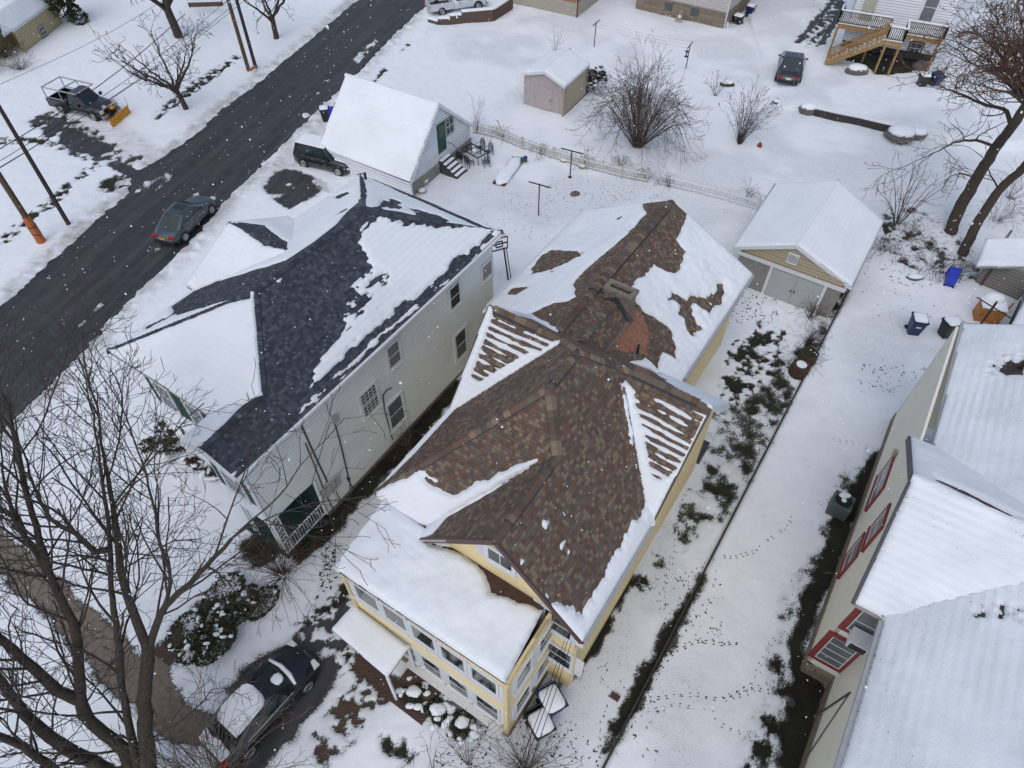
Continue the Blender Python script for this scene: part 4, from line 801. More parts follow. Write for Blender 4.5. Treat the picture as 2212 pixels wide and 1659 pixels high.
# garage with green door
t, rf, du, sd, o1 = gabled('garage', 'white snow-roofed garage with green back door and steps, beside the street', 'garage', at(1022, 271, 1.75), at(948, 225, 5.0), at(886, 396, 1.55), at(745.5, 161, 5.0), WSID2, fnd=None, oe=.15, os_=.25, ex=.22, WR_=at(688, 318, 1.55))
o, W_, poly = o1; Nn = -du
def gp(x, y): return hit(x, y, o, Nn)
P = gp(955, 290); mb = MB(); c = gp(952, 294)
mb.box(gp(952, 296) + Nn * .05, (.95, .07, 2.1), sd, Nn); dr = mb.build('door', GREEN, t); MB().box(gp(952, 296) + Nn * .09 + V(0, 0, .45), (.55, .02, .8), sd, Nn).build('door_pane', GLASS, dr)
MB().box(gp(952, 296) + Nn * .03, (1.15, .06, 2.3), sd, Nn).build('door_frame', WHITE, t)
window(t, gp(970, 271), sd, Nn, .85, 1.15, trim=GREEN, tw=.05, bars=(1, 1), sill=False)
MB().box((o + sd * W_ / 2) + Nn * .06 + V(0, 0, .45), (W_ - .5, .1, .9), sd, Nn).build('foundation', BLOCK, t)
MB().box((at(886, 396, 0) + at(688, 318, 0)) / 2 * 0 + (at(886, 396, 1.55) * V(1, 1, 0) + at(688, 318, 1.55) * V(1, 1, 0)) / 2 - sd * .2 + V(0, 0, .68), (.12, np.linalg.norm((at(886, 396, 1.55) - at(688, 318, 1.55))[:2]) - .35, 1.36), sd, du).build('side_foundation', BLOCK, t)
fb = gp(955, 330) ; fb[2] = 0; q0 = gp(955, 318) * V(1, 1, 0)
st = thing('garden_steps', 'five snow-capped dark steps rising to the green garage door', 'steps', q0)
for i in range(5):
    z = 1.0 - i * .19; c = q0 + Nn * (.2 + i * .3); MB().box(c + V(0, 0, z / 2), (1.2, .3, z), sd, Nn).build('step', DARKT, st)
    mb = MB(); mb.box(c + V(0, 0, z + .06) - Nn * .01, (1.08, .24, .12), sd, Nn); mb.build('snow', SNOW, st, bevel=.05)
mb = MB(); mb.tube([q0 + sd * -.62 + V(0, 0, 1.9) + Nn * .05, q0 - sd * .62 + Nn * .5 + V(0, 0, 1.85), q0 - sd * .62 + Nn * 1.6 + V(0, 0, 1.05), q0 - sd * .62 + Nn * 1.6], .022, 6); mb.build('handrail', BLACKM, st)
# board leaning, pots and bucket by the garage corner
p = at(905, 405) ; mb = MB(); mb.bar(at(907, 398, .1), gp(901, 372), .35, .05, up=Nn); tag(mb.build('leaning_board', CRATE), 'tan wooden board leaning on the garage corner below the gutter end', 'board')
def bucket(p, r, h, mat, label, name='bucket', cat='bucket'):
    t = thing(name, label, cat, p); MB().tube([p, p + V(0, 0, h)], [r * .8, r], 14).build('body', mat, t); MB().ball(p + V(0, 0, h), r * .9, 12, 6, sq=(1, 1, .35)).build('snow', SNOW, t, True); return t
bucket(at(919, 401), .25, .4, GREYT, 'grey metal pail with snow beside the garage corner')
bucket(at(912, 417), .3, .25, TANP, 'low tan planter with snow nearest the garage corner drainpipe', 'planter', 'planter')
# patio table and chairs
def patio():
    c = at(1026, 345); X = unit((at(1040, 350) - at(1012, 335)) * V(1, 1, 0)); a = math.atan2(X[1], X[0]); Y = V(-X[1], X[0], 0)
    t = thing('patio_table', 'black wrought iron glass patio table with snow dot behind the garage', 'table', c)
    mb = MB(); L, Wd = 1.75, 1.05; z = .72
    for s_ in (-1, 1): mb.bar(c + X * s_ * L / 2 - Y * Wd / 2 + V(0, 0, z), c + X * s_ * L / 2 + Y * Wd / 2 + V(0, 0, z), .06); mb.bar(c + Y * s_ * Wd / 2 - X * L / 2 + V(0, 0, z), c + Y * s_ * Wd / 2 + X * L / 2 + V(0, 0, z), .06)
    for s_ in (-.35, 0, .35): mb.bar(c + X * s_ * L / 2 - Y * Wd / 2 + V(0, 0, z - .01), c + X * s_ * L / 2 + Y * Wd / 2 + V(0, 0, z - .01), .03)
    mb.bar(c - X * L / 2 + V(0, 0, z - .01), c + X * L / 2 + V(0, 0, z - .01), .03); mb.build('frame', BLACKM, t)
    for i in (-1, 1):
        for j in (-1, 1): MB().bar(c + X * i * (L / 2 - .05) + Y * j * (Wd / 2 - .05), c + X * i * (L / 2 - .05) + Y * j * (Wd / 2 - .05) + V(0, 0, z), .055).build('leg', BLACKM, t)
    MB().ball(c + V(0, 0, z + .03), .2, 12, 6, sq=(1, 1, .4)).build('snow', SNOW, t, True)
    ch = thing('patio_chair', '', 'chair', (0, 0, 0)); mb = MB()
    for i in range(6): mb.bar((-.22 + i * .088, -.22, .42), (-.22 + i * .088, .22, .42), .02)
    for y in (-.22, 0, .22): mb.bar((-.23, y, .42), (.23, y, .42), .03)
    mb.build('seat', BLACKM, ch); mb = MB(); arc = [V(.24 * math.cos(t_), .22, .62 + .42 * math.sin(t_)) if t_ > 0 else V(.24, .22, .42) for t_ in [math.pi * k / 10 for k in range(11)]]
    mb.tube([V(.24, .22, .42)] + [p + V(0, .08 * (p[2] - .42), 0) for p in arc[1:-1]] + [V(-.24, .22, .42)], .022, 6)
    for k in range(-4, 5):
        for s_ in (-1, 1):
            x0 = k * .06; mb.bar((max(-.22, min(.22, x0 - s_ * .12)), .225, .48), (max(-.2, min(.2, x0 + s_ * .12)), .26, .96), .012)
    mb.build('backrest', BLACKM, ch)
    for i in (-1, 1):
        for j in (-1, 1): MB().bar((i * .22, j * .22, 0), (i * .22, j * .22, .43), .035).build('leg', BLACKM, ch)
        MB().tube([(i * .25, -.2, .42), (i * .27, -.2, .64), (i * .27, .22, .66)], .018, 5).build('armrest', BLACKM, ch)
    spots = [(-.42, 1.0, 0, 'far black patio chair nearer the garage, at the fence side of the table'), (.42, 1.0, 0, 'far black patio chair nearer the garden, at the fence side of the table'), (-.42, -.95, math.pi, 'near black patio chair next to the snowy steps'), (.42, -.95, math.pi, 'near black patio chair at the garden corner of the table'), (-1.25, 0, math.pi / 2, 'black patio chair at the table end against the garage wall'), (1.3, -.15, -math.pi / 2 - .5, 'black patio chair turned askew at the garden end of the table')]
    for i, (x, y, r, l) in enumerate(spots):
        p = c + X * x + Y * y
        if i == 0: ch.location = tuple(p); ch.rotation_euler = (0, 0, a + r); ch['label'] = l; ch['group'] = 'patio chairs round the iron table'
        else: dup(ch, p, a + r, l)
patio()
# garden shed
EL, EA, ER, WAa = at(1128.5, 158, 2.55), at(1176, 154.5, 3.2), at(1221, 187.5, 2.55), at(1231, 108, 3.2)
t, rf, du, sd, (o, W_, poly) = gabled('garden_shed', 'small pinkish wooden garden shed with snowy gable roof in the yard', 'shed', EL, EA, ER, WAa, TAUPE, oe=.08, os_=.12, ex=0, gabmat=TAN)
mb = MB(); c = o + sd * (W_ * .5); mb.box(c - du * .02 + V(0, 0, 1.0), (1.35, .05, 1.7), sd, du); dr = mb.build('door', TAUPE, t); MB().box(c - du * .06 + sd * .55 + V(0, 0, .95), (.07, .06, .12), sd, du).build('handle', RUST, dr)
MB().box(o + sd * W_ / 2 + du * 2.2 + V(0, 0, .07), (W_ - .2, 4.3, .14), sd, du).build('skid_base', RUST, t)
mb = MB(); 
for k in range(9): mb.bar(o + sd * (.2 + k * (W_ - .4) / 8) - du * .006 + V(0, 0, .14), o + sd * (.2 + k * (W_ - .4) / 8) - du * .006 + V(0, 0, 2.4), .02, .012)
mb.build('batten', TAUPE, t)
# garage with beige gable and double doors
EL, EA, ER, WAa = at(1585, 533, 2.5), at(1723, 531, 3.95), at(1841, 621, 2.45), at(1809, 391, 3.95)
t, rf, du, sd, (o, W_, poly) = gabled('double_door_garage', 'beige garage with snowy roof, lattice vent and grey double doors', 'garage', EL, EA, ER, WAa, BEIGE, oe=.15, os_=.45, ex=.13, WL_=at(1674, 396, 2.5), WR_=at(1909, 480, 2.45))
gp = lambda x, y: hit(x, y, o, -du)
cw = gp(1708, 640); cw[2] = 0; dz = (cw - o) @ sd
MB().box(o + sd * W_ / 2 - du * .05 + V(0, 0, 1.08), (W_ - 1.0, .06, 2.16), sd, du).build('block_wall', simple('grey_block', (.24, .235, .225), .9, .2, 6), t)
for s_ in (-1, 1):
    dr = MB().box(o + sd * (dz + s_ * .72) - du * .11 + V(0, 0, 1.02), (1.42, .06, 2.04), sd, du).build('garage_door', GDOOR, t); MB().box(o + sd * (dz + s_ * .1) - du * .16 + V(0, 0, 1.0), (.06, .05, .14), sd, du).build('handle', BLACKM, dr)
    MB().box(o + sd * (dz + s_ * 1.52) - du * .11 + V(0, 0, 1.06), (.16, .08, 2.12), sd, du).build('door_frame', WHITE, t)
MB().box(o + sd * W_ / 2 - du * .12 + V(0, 0, 2.22), (W_ - .5, .1, .2), sd, du).build('header_board', WHITE, t)
c = gp(1713, 558); MB().box(c - du * .05, (.62, .05, .72), sd, du).build('gable_vent', WHITE, t); mb = MB()
for k in range(-3, 4):
    for s_ in (-1, 1): mb.bar(c - du * .085 + sd * (k * .08 - s_ * .12) + V(0, 0, -.24), c - du * .085 + sd * (k * .08 + s_ * .12) + V(0, 0, .24), .02)
mb.build('vent_lattice', GREYT, t)
# yellow shed at top left
EL, EA, ER, WAa = at(-96, 118, 2.), at(-25, 42, 3.4), at(29, 66, 2.), at(70, -22, 3.4)
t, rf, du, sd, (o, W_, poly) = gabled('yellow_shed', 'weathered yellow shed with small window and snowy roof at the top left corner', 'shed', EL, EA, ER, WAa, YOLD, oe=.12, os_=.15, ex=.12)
q = at(133, 27, 2.0); c0 = (ER * V(1, 1, 0)) - sd * .15; Lr = 5.2
window(t, hit(91, 67, c0, sd), du, sd, .7, .75, bars=(1, 1), trim=GREYB, sill=True); MB().box(o + sd * (W_ - .8) + V(0, 0, 1) - du * .05, (.9, .05, 1.9), sd, du).build('door', GREYB, t)
# small shed at the right edge
EL, EA, ER, WAa = at(2106, 576, 2.1), at(2240, 540, 2.7), at(2300, 577, 2.1), at(2300, 470, 2.7)
t = thing('flat_shed', 'low brown board shed with snowy flat roof at the right edge of the photo', 'shed', at(2180, 620))
K = [at(2109, 575, 2.0), at(2235, 577, 2.0), at(2235, 512, 2.35), at(2130, 516, 2.35)]
rf = roof_mesh('roof', t, [K], DARKSH, GREYT, .14); snow_plane(rf, K, 'eeee', True, thick=.14, na=.02, seed=33, lump=.05)
b0, b1 = at(2105, 611), at(2195, 650); X = unit(b1 - b0); N = V(X[1], -X[0], 0); N = N if N[1] < 0 else -N; L = np.linalg.norm(b1 - b0)
wall(t, b0, X, N, [(0, .05), (0, 1.9), (L, 1.9), (L, .05)], GREYB, ex=.12, name='front_wall'); wall(t, b0 + X * L, -N, X, [(0, .05), (0, 1.9), (3, 2.2), (3, .05)], GREYB, ex=.12, name='side_wall'); wall(t, b0, -N, -X, [(0, .05), (0, 1.9), (3, 2.2), (3, .05)], GREYB, ex=.12, name='side_wall')
MB().box(b0 + X * .35 + N * .05 + V(0, 0, .95), (.12, .1, 1.9), X, N).build('corner_board', BRTRIM, t)
# outbuilding cut by the right edge: pale wall, white trim, garage door
t = thing('pale_outbuilding', 'pale grey outbuilding with white trim and garage door cut by the right edge', 'building', at(2200, 720))
b0, b1 = at(2158, 745), at(2215, 640); X = unit(b1 - b0); N = V(-X[1], X[0], 0); N = N if N[0] < 0 else -N
wall(t, b0, X, N, [(-1.2, .05), (-1.2, 2.2), (5.5, 2.2), (5.5, .05)], simple('pale_wall', (.42, .41, .39), .7, .15), ex=0, name='side_wall')
wall(t, b0 - X * 1.2, -N, -X, [(0, .05), (0, 2.2), (5, 2.9), (5, .05)], CREAM, ex=0, name='front_wall'); MB().box(b0 - X * 1.28 - N * 2.2 + V(0, 0, 1.0), (2.6, .06, 2), N, X).build('garage_door', GDOOR, t); MB().box(b0 - X * 1.26 - N * .45 + V(0, 0, 1.1), (.4, .08, 2.2), N, X).build('door_frame', WHITE, t)
K = [b0 - X * 1.5 + N * .2 + V(0, 0, 2.25), b0 + X * 5.8 + N * .2 + V(0, 0, 2.25), b0 + X * 5.8 - N * 5 + V(0, 0, 3.0), b0 - X * 1.5 - N * 5 + V(0, 0, 3.)]
rf = roof_mesh('roof', t, [K], DARKSH, WHITE, .14); snow_plane(rf, K, 'eeee', True, thick=.12, seed=34)
# ------------------------------------------------------------------ cream house at right
def right_house():
    B = RH; t = thing('cream_house', 'cream stucco house with red window trims and large snowy roof at the right edge', 'house', B(18, 9, .32))
    ve = 4.98; vb = 4.06; ze = 6.95; s = .5; vr = 11.5; zr = ze + s * (vr - ve); ub = 27.6; uf = 3.; ba, bb, bu, zb = 12.75, 20.15, 16.45, 9.1; sb = (zb - 7.0) / (bu - ba)
    vx = ve + (zb - ze) / s
    MP = [B(uf, ve, ze), B(ba, ve, ze), B(bu, vx, zb), B(bb, ve, ze), B(ub, ve - .3, ze), B(ub, vr, zr), B(uf, vr, zr)]
    BP1 = [B(ba, vb, ze), B(bu, vb, zb), B(bu, vx, zb), B(ba, ve, ze)]; BP2 = [B(bu, vb, zb), B(bb, vb, ze), B(bb, ve, ze), B(bu, vx, zb)]
    BK = [B(uf, vr, zr), B(ub, vr, zr), B(ub, 17.5, ze), B(uf, 17.5, ze)]
    rf = roof_mesh('roof', t, [MP, BP1, BP2, BK], DARKSH, SOFFIT, .16)
    Rr = lambda pts: [(1690 + x * .6066, 653 + y * .6066) for x, y in pts]
    kw = dict(thick=.14, lump=.035, res=.08)
    snow_plane(rf, MP, 'evvveee', True, [('bare', Rr([(778, 235), (800, 220), (840, 215), (861, 200), (861, 262), (800, 262), (775, 245)])), ('mix', Rr([(680, 300), (700, 240), (770, 190), (861, 170), (861, 300), (780, 280), (700, 330)]), .1, .13, .5), ('mix', Rr([(820, 560), (861, 545), (861, 590), (830, 580)]), -.05, .2, .6), ('mix', Rr([(655, 1110), (700, 1090), (861, 1050), (861, 1160), (780, 1155), (690, 1130)]), -.04, .2, .8), ('bare', Rr([(600, 185), (640, 100), (632, 110), (560, 300), (512, 460), (520, 462), (570, 330)])), ('mix', Rr([(430, 1240), (455, 1165), (450, 1220), (330, 1560), (300, 1659), (296, 1640)]), .0, .25, .3)], na=.03, nf=3, seed=41, ripple=.009, streak=.75, **kw)
    snow_plane(rf, BP1, 'evve', True, [('mix', Rr([(540, 635), (600, 650), (760, 730), (861, 775), (820, 775), (700, 725), (560, 650)]), -.02, .2, .4)], na=.03, seed=42, ripple=.008, streak=.6, **kw)
    snow_plane(rf, BP2, 'eevv', True, [('bare', Rr([(540, 628), (650, 672), (770, 735), (850, 775), (800, 765), (700, 720), (545, 645)]))], na=.03, seed=43, ripple=.006, **kw)
    snow_plane(rf, BK, 'eeee', True, na=.03, seed=44, res=.2, thick=.14)
    vw = 4.42; vm = 5.45; z0 = .3; fz = 1.0
    wall(t, B(0, vw, 0), RH.u, -RH.v, [(13.35, fz), (13.35, 6.95), (bu, 8.75), (20.0, 6.9), (27.3, 6.9), (27.3, fz)], CREAM, ex=0, name='side_wall')
    wall(t, B(13.35, 0, 0), RH.v, -RH.u, [(vw, fz), (vw, 6.95), (vm, 6.95), (vm, fz)], CREAM, ex=0, name='bay_front_wall')
    wall(t, B(0, vm, 0), RH.u, -RH.v, [(uf + .3, fz), (uf + .3, 6.95), (13.35, 6.95), (13.35, fz)], CREAM, ex=0, name='side_wall')
    wall(t, B(27.3, 0, 0), RH.v, RH.u, [(vw, fz), (vw, 6.8), (vr, zr - .2), (17, 6.9), (17, fz)], CREAM, ex=0, name='rear_wall')
    for a, b, v_ in ((13.3, 27.35, vw), (uf + .3, 13.3, vm)): MB().box(B((a + b) / 2, v_ + .08, .62), (b - a, .24, .8), RH.u, RH.v).build('foundation', STONE, t)
    MB().box(B(13.3, (vw + vm) / 2, .62), (.2, vm - vw, .8), RH.u, RH.v).build('foundation', STONE, t)
    # soffit boards and gutters
    slab(rf, B(uf, ve - .07, 6.92), B(ba - .1, ve - .07, 6.92), .14, .12, GREYT, 'gutter'); slab(rf, B(bb, ve - .12, 6.92), B(ub, ve - .38, 6.92), .14, .12, GREYT, 'gutter')
    slab(rf, B(ba, vb, 6.88), B(bu, vb, zb - .1), .1, .22, DARKT, 'rake_board'); slab(rf, B(bb, vb, 6.88), B(bu, vb, zb - .1), .1, .22, DARKT, 'rake_board')
    # snow guard rails: raised strip with a ridge of snow along the eaves
    for a, b in ((uf, 12.6), (20.6, 27.4)):
        MB().bar(B(a, ve + .75, ze + .42), B(b, ve + .62, ze + .42), .06, .12).build('snow_guard', BEIGE, rf)
    window(t, RH.onu(*Rr([(193, 1245)])[0], 13.33), RH.v, -RH.u, .88, 1.9, trim=RED, tw=.2, bars=(0, 3), pane=GLASSG, sill=False)
    wn = window(t, RH.onu(*Rr([(308, 1150)])[0], 13.33), RH.v, -RH.u, .88, 1.5, trim=RED, tw=.2, bars=(0, 1), pane=GLASSG, sill=False)
    c = RH.onu(*Rr([(308, 1150)])[0], 13.33) - RH.u * .42 + V(0, 0, -.45) - RH.v * .02; ac = MB().box(c, (.62, .6, .42), RH.v, RH.u).build('window_air_conditioner', WHITE, wn, bevel=.02)
    MB().box(c - RH.u * .31, (.5, .02, .3), RH.v, RH.u).build('grille', BLACK, ac)
    for (u_, z_, w_, h_, bars) in ((21.05, 3.1, 1.75, 1.5, (1, 1)), (17.5, 2.5, .95, 1.6, (0, 1)), (17.3, 5.0, .9, 1.5, (0, 1))):
        window(t, B(u_, vw, z_), RH.u, -RH.v, w_, h_, trim=RED, tw=.13, bars=bars, pane=GLASSL)
    def on(x, y): return RH.onv(*Rr([(x, y)])[0], vm - .03)
    MB().tube([on(240, 1390), on(100, 1485)], .035, 6).build('service_mast', DARKT, t); MB().tube([on(240, 1390), on(60, 1659), on(0, 1800)], .018, 5).build('service_cable', CABLE, t)
    MB().box(B(21.9, vw - .1, 4.1), (.25, .12, .2), RH.u, RH.v).build('wall_light', TANP, t)
    p = hit(*Rr([(845, 235)])[0], MP[0], plane_basis(MP)[3]); MB().tube([p, p + V(0, 0, .5)], .09, 10).build('vent_pipe', BLACK, rf)
    return t
right_house()
# air conditioner condenser
p = RH(20.85, 3.62, .36); t = thing('condenser_unit', 'green-grey square air conditioner unit with snow beside the cream house', 'air conditioner', p)
MB().box(p + V(0, 0, .42), (.85, .85, .84), RH.u, RH.v).build('cabinet', ACG, t, bevel=.04)
mb = MB(); 
for k in range(12): mb.bar(p + V(0, 0, .87), p + V(.34 * math.cos(k * math.pi / 6), .34 * math.sin(k * math.pi / 6), .87), .02)
mb.tube([p + V(.35 * math.cos(k * .524), .35 * math.sin(k * .524), .87) for k in range(13)], .02, 5); mb.build('fan_grille', BLACKM, t)
MB().tube([p + V(0, 0, .842), p + V(0, 0, .85)], .33, 20).build('fan_opening', BLACK, t)
MB().ball(p + V(0, 0, .88), .12, 10, 6, sq=(1, 1, .5)).ball(p + V(.12, .25, .87), .2, 10, 6, sq=(1.4, .8, .3)).build('snow', SNOW, t, True)
# ------------------------------------------------------------------ houses across the top
def box_house(name, label, b, zt, mat, fnd, fh, ex=.12, zb=0, depth=8, roof=True):
    """b: three ground points of the visible walls, left to right around the near corner"""
    c = b[1]; t = thing(name, label, 'house', c)
    dl = unit(b[0] - c); dr_ = unit(b[2] - c); Ll = np.linalg.norm(b[0] - c); Lr = np.linalg.norm(b[2] - c)
    nl = V(dl[1], -dl[0], 0); nl = nl if nl @ dr_ < 0 else -nl; nr = V(dr_[1], -dr_[0], 0); nr = nr if nr @ dl < 0 else -nr
    wall(t, c, dl, nl, [(0, zb + fh), (0, zt), (Ll, zt), (Ll, zb + fh)], mat, ex=ex, name='front_wall'); wall(t, c, dr_, nr, [(0, zb + fh), (0, zt), (Lr, zt), (Lr, zb + fh)], mat, ex=ex, name='side_wall')
    MB().box(c + dl * Ll / 2 + V(0, 0, zb + fh / 2) - nl * .05, (Ll, .2, fh), dl, nl).build('foundation', fnd, t); MB().box(c + dr_ * Lr / 2 + V(0, 0, zb + fh / 2) - nr * .05, (Lr, .2, fh), dr_, nr).build('foundation', fnd, t)
    if roof:
        q = [c - dl * .4 - dr_ * .4, c + dl * (Ll + .4) - dr_ * .4, c + dl * (Ll + .4) + dr_ * Lr / 2, c - dl * .4 + dr_ * Lr / 2]; zz = [zt, zt, zt + 2.6, zt + 2.6]; P1 = [p + V(0, 0, z) for p, z in zip(q, zz)]
        q = [c - dl * .4 + dr_ * Lr / 2, c + dl * (Ll + .4) + dr_ * Lr / 2, c + dl * (Ll + .4) + dr_ * (Lr + .4), c - dl * .4 + dr_ * (Lr + .4)]; P2 = [p + V(0, 0, z) for p, z in zip(q, [zt + 2.6, zt + 2.6, zt, zt])]
        rf = roof_mesh('roof', t, [P1, P2], DARKSH, WHITE, .15); snow_plane(rf, P1, 'eeve', True, res=.25, seed=51); snow_plane(rf, P2, 'veee', True, res=.25, seed=52)
    MB().bar(c + V(0, 0, zb + .1) + (nl + nr) * .08, c + V(0, 0, zt) + (nl + nr) * .08, .09).build('downspout', BRTRIM if mat is ORANGE else WHITE, t)
    return t, c, dl, nl
g_ = lambda x, y: at(x, y, 0)
bH, cor, c2 = at(1095, 7), at(1245, 39), at(1325, -22)
t, c, dl, nl = box_house('orange_house', 'orange wood-sided house on a grey base, cut by the top edge', [c + 0 for c in (bH, cor, c2)], 6., ORANGE, simple('grey_base', (.36, .33, .27), .85, .15), 1.35)
t, c, dl, nl = box_house('stone_base_house', 'pale vinyl house on tan stone base with a plastic chair, top edge', [at(1373, 20), at(1562, 64), at(1660, -22)], 7., PSID, STONE, 1.45, ex=.14)
for x in (1445, 1501): 
    q = hit(x, 14 if x < 1450 else 26, c, nl); MB().box(q + nl * .08, (.75, .06, .6), dl, nl).build('cellar_window', simple('blue_grey', (.07, .085, .1), .4), t)
# plastic chair
p = at(1466, 48); t = thing('plastic_chair', 'beige plastic armchair with snow against the stone base', 'chair', p); X, Y = dl, nl
MB().box(p + V(0, 0, .42), (.45, .45, .05), X, Y).build('seat', TANP, t); mb = MB(); mb.tube([p - Y * .22 + X * .24 * math.cos(k * .314) + V(0, 0, .45 + .5 * math.sin(k * .314)) for k in range(11)], .03, 6)
for k in (-.14, -.07, 0, .07, .14): mb.bar(p - Y * .22 + X * k + V(0, 0, .45), p - Y * .24 + X * k + V(0, 0, .9), .03)
mb.build('backrest', TANP, t); MB().ball(p + V(0, 0, .5), .16, 10, 6).build('snow', SNOW, t, True)
for i in (-1, 1):
    for j in (-1, 1): MB().bar(p + X * i * .2 + Y * j * .2, p + X * i * .2 + Y * j * .2 + V(0, 0, .42), .04).build('leg', TANP, t)
    MB().tube([p + X * i * .26 + Y * .2 + V(0, 0, .02), p + X * i * .27 + Y * .2 + V(0, 0, .62), p + X * i * .27 - Y * .2 + V(0, 0, .64)], .022, 5).build('armrest', TANP, t)
# white house with the deck
def deck_house():
    Dz = lambda x, y: (1766.4 + x * .1736, y * .1736)
    zb = .55; a = at(*Dz(480, 690), zb); b = at(*Dz(1400, 850), zb); X = unit(b - a); Yb = V(-X[1], X[0], 0); Yb = Yb if Yb[1] > 0 else -Yb
    t = thing('deck_house', 'white vinyl house with raised wooden deck and stairs at the top right', 'house', b)
    L = np.linalg.norm(b - a) + 1.5; A = a - X * 1.5
    wall(t, A, X, -Yb, [(0, zb + .5), (0, 9), (L, 9), (L, zb + .5)], WSID2, ex=.16, name='rear_wall'); wall(t, b, Yb, X, [(0, zb + .5), (0, 9), (11, 9), (11, zb + .5)], WSID2, ex=.16, name='side_wall'); wall(t, A, Yb, -X, [(0, zb + .5), (0, 9), (11, 9), (11, zb + .5)], WSID2, ex=.16, name='side_wall')
    MB().box(A + X * L / 2 + V(0, 0, zb + .25), (L - .02, .2, .5), X, Yb).build('foundation', DSTONE, t)
    K = [A - X * .4 - Yb * .5 + V(0, 0, 9), b + X * .4 - Yb * .5 + V(0, 0, 9), b + X * .4 + Yb * 5.5 + V(0, 0, 12), A - X * .4 + Yb * 5.5 + V(0, 0, 12)]; K2 = [K[3], K[2], b + X * .4 + Yb * 11.5 + V(0, 0, 9), A - X * .4 + Yb * 11.5 + V(0, 0, 9)]
    rf = roof_mesh('roof', t, [K, K2], DARKSH, WHITE, .15); snow_plane(rf, K, 'eeve', True, res=.25, seed=61); snow_plane(rf, K2, 'veee', True, res=.25, seed=62)
    on = lambda x, y: hit(*Dz(x, y), a, Yb)
    window(t, on(1400, 90), X, -Yb, 1.0, 2.1, bars=(0, 1), pane=GLASSG, sill=False); MB().box(on(650, 60) - Yb * .05, (1.0, .08, 2.3), X, Yb).build('door', simple('cream_door', (.42, .41, .34), .5), t); window(t, on(1215, 600), X, -Yb, .9, .9, bars=(1, 1), trim=BLACK, sill=False)
    zd = 3.25; dk = MB(); P = lambda x, y: at(*Dz(x, y), zd)
    o1, o2, l1, l2, o3, o4 = P(250, 290), P(900, 385), P(850, 500), P(1055, 530), P(1130, 450), P(1550, 560)
    hp = lambda q: q + Yb * ((a - q) @ Yb)
    m1 = o1 + X * ((o4 - o1) @ X); fl = [o1, o1 + X * ((o4 - o1) @ X), hp(o4), hp(o1)]
    MB().prism([p - V(0, 0, .16) for p in fl], V(0, 0, .16)).build('deck_floor', DECKG, t); w2 = (l2 - l1) @ X; lq = [l1, l1 + X * w2, l1 + X * w2 + Yb * ((o1 - l1) @ Yb), l1 + Yb * ((o1 - l1) @ Yb)]
    MB().prism([p - V(0, 0, .16) for p in lq], V(0, 0, .159)).build('landing', DECKW, t)
    MB().prism([p + V(0, 0, .002) for p in fl], V(0, 0, .09)).build('snow', SNOW, t); MB().prism([p + V(0, 0, .002) for p in lq], V(0, 0, .085)).build('snow', SNOW, t)
    slab(t, fl[0] - V(0, 0, .2) - Yb * .03, fl[1] - V(0, 0, .2) - Yb * .03, .06, .3, DECKW, 'rim_joist'); slab(t, lq[0] - V(0, 0, .2) - Yb * .03, lq[1] - V(0, 0, .2) - Yb * .03, .06, .28, DECKW, 'rim_joist')
    def rail(p, q, z0=.1, h=1.0, mat=DECKG, sn=True, name='railing'):
        mb = MB(); n_ = max(2, int(np.linalg.norm(q - p) / .14))
        for k in range(n_ + 1): c = p + (q - p) * k / n_; mb.bar(c + V(0, 0, z0), c + V(0, 0, h), .05 if 0 < k < n_ else .1)
        mb.bar(p + V(0, 0, h), q + V(0, 0, h), .12, .06); mb.bar(p + V(0, 0, z0 + .05), q + V(0, 0, z0 + .05), .06, .08); r = mb.build(name, mat, t)
        if sn: MB().bar(p + V(0, 0, h + .07), q + V(0, 0, h + .07), .13, .09).build('snow', SNOW, r, bevel=.03)
    j1 = lq[3]; j2 = lq[2]
    rail(fl[0], j1); rail(j2, fl[1]); rail(fl[1], fl[2]); rail(fl[0], fl[3]); rail(lq[0], lq[1]); rail(lq[1], lq[2])
    f0 = at(*Dz(85, 815), zb); w_ = Yb * 1.05; top = l1 + V(0, 0, .0); ft = f0
    for q in (V(0, 0, 0), w_):
        MB().bar(top + q - V(0, 0, .15), ft + q + V(0, 0, .1), .06, .3).build('stair_stringer', DECKW, t)
        rail(ft + q, top + q, .25, 1.0, DECKW, False, 'stair_railing')
    n_ = 13
    for k in range(n_):
        c = ft + (top - ft) * (k + .5) / n_ + w_ / 2; dx = unit((top - ft) * V(1, 1, 0)); MB().box(c + V(0, 0, .02), (.28, 1.0, .04), dx, Yb).build('stair_tread', DECKW, t); MB().box(c + V(0, 0, .075), (.25, .96, .07), dx, Yb).build('snow', SNOW, t)
    for q in (fl[0] + X * .1 + Yb * .1, lq[0] + X * .1, lq[1] - X * .1, fl[1] - X * .15 + Yb * .1, o1 + X * 2.9): MB().bar(V(q[0], q[1], zb - .1), q - V(0, 0, .16), .14).build('deck_post', DECKW, t)
    # furniture on the deck
    def lounge(x, y, label, mat):
        p = at(*Dz(x, y), zd + .09); r = thing('deck_chair', label, 'chair', p); MB().bar(p - Yb * .3 + V(0, 0, .4), p + Yb * .35 + V(0, 0, .38), .55, .06).build('seat', mat, r); MB().bar(p + Yb * .35 + V(0, 0, .4), p + Yb * .62 + V(0, 0, 1.1), .55, .05).build('backrest', mat, r)
        for i in (-1, 1):
            for j in (-1, 1): MB().bar(p + X * i * .25 + Yb * j * .3, p + X * i * .25 + Yb * j * .3 + V(0, 0, .4), .04).build('leg', BLACKM, r)
        MB().ball(p + V(0, 0, .48), .3, 10, 6, sq=(.9, 1.1, .4)).build('snow', SNOW, r, True)
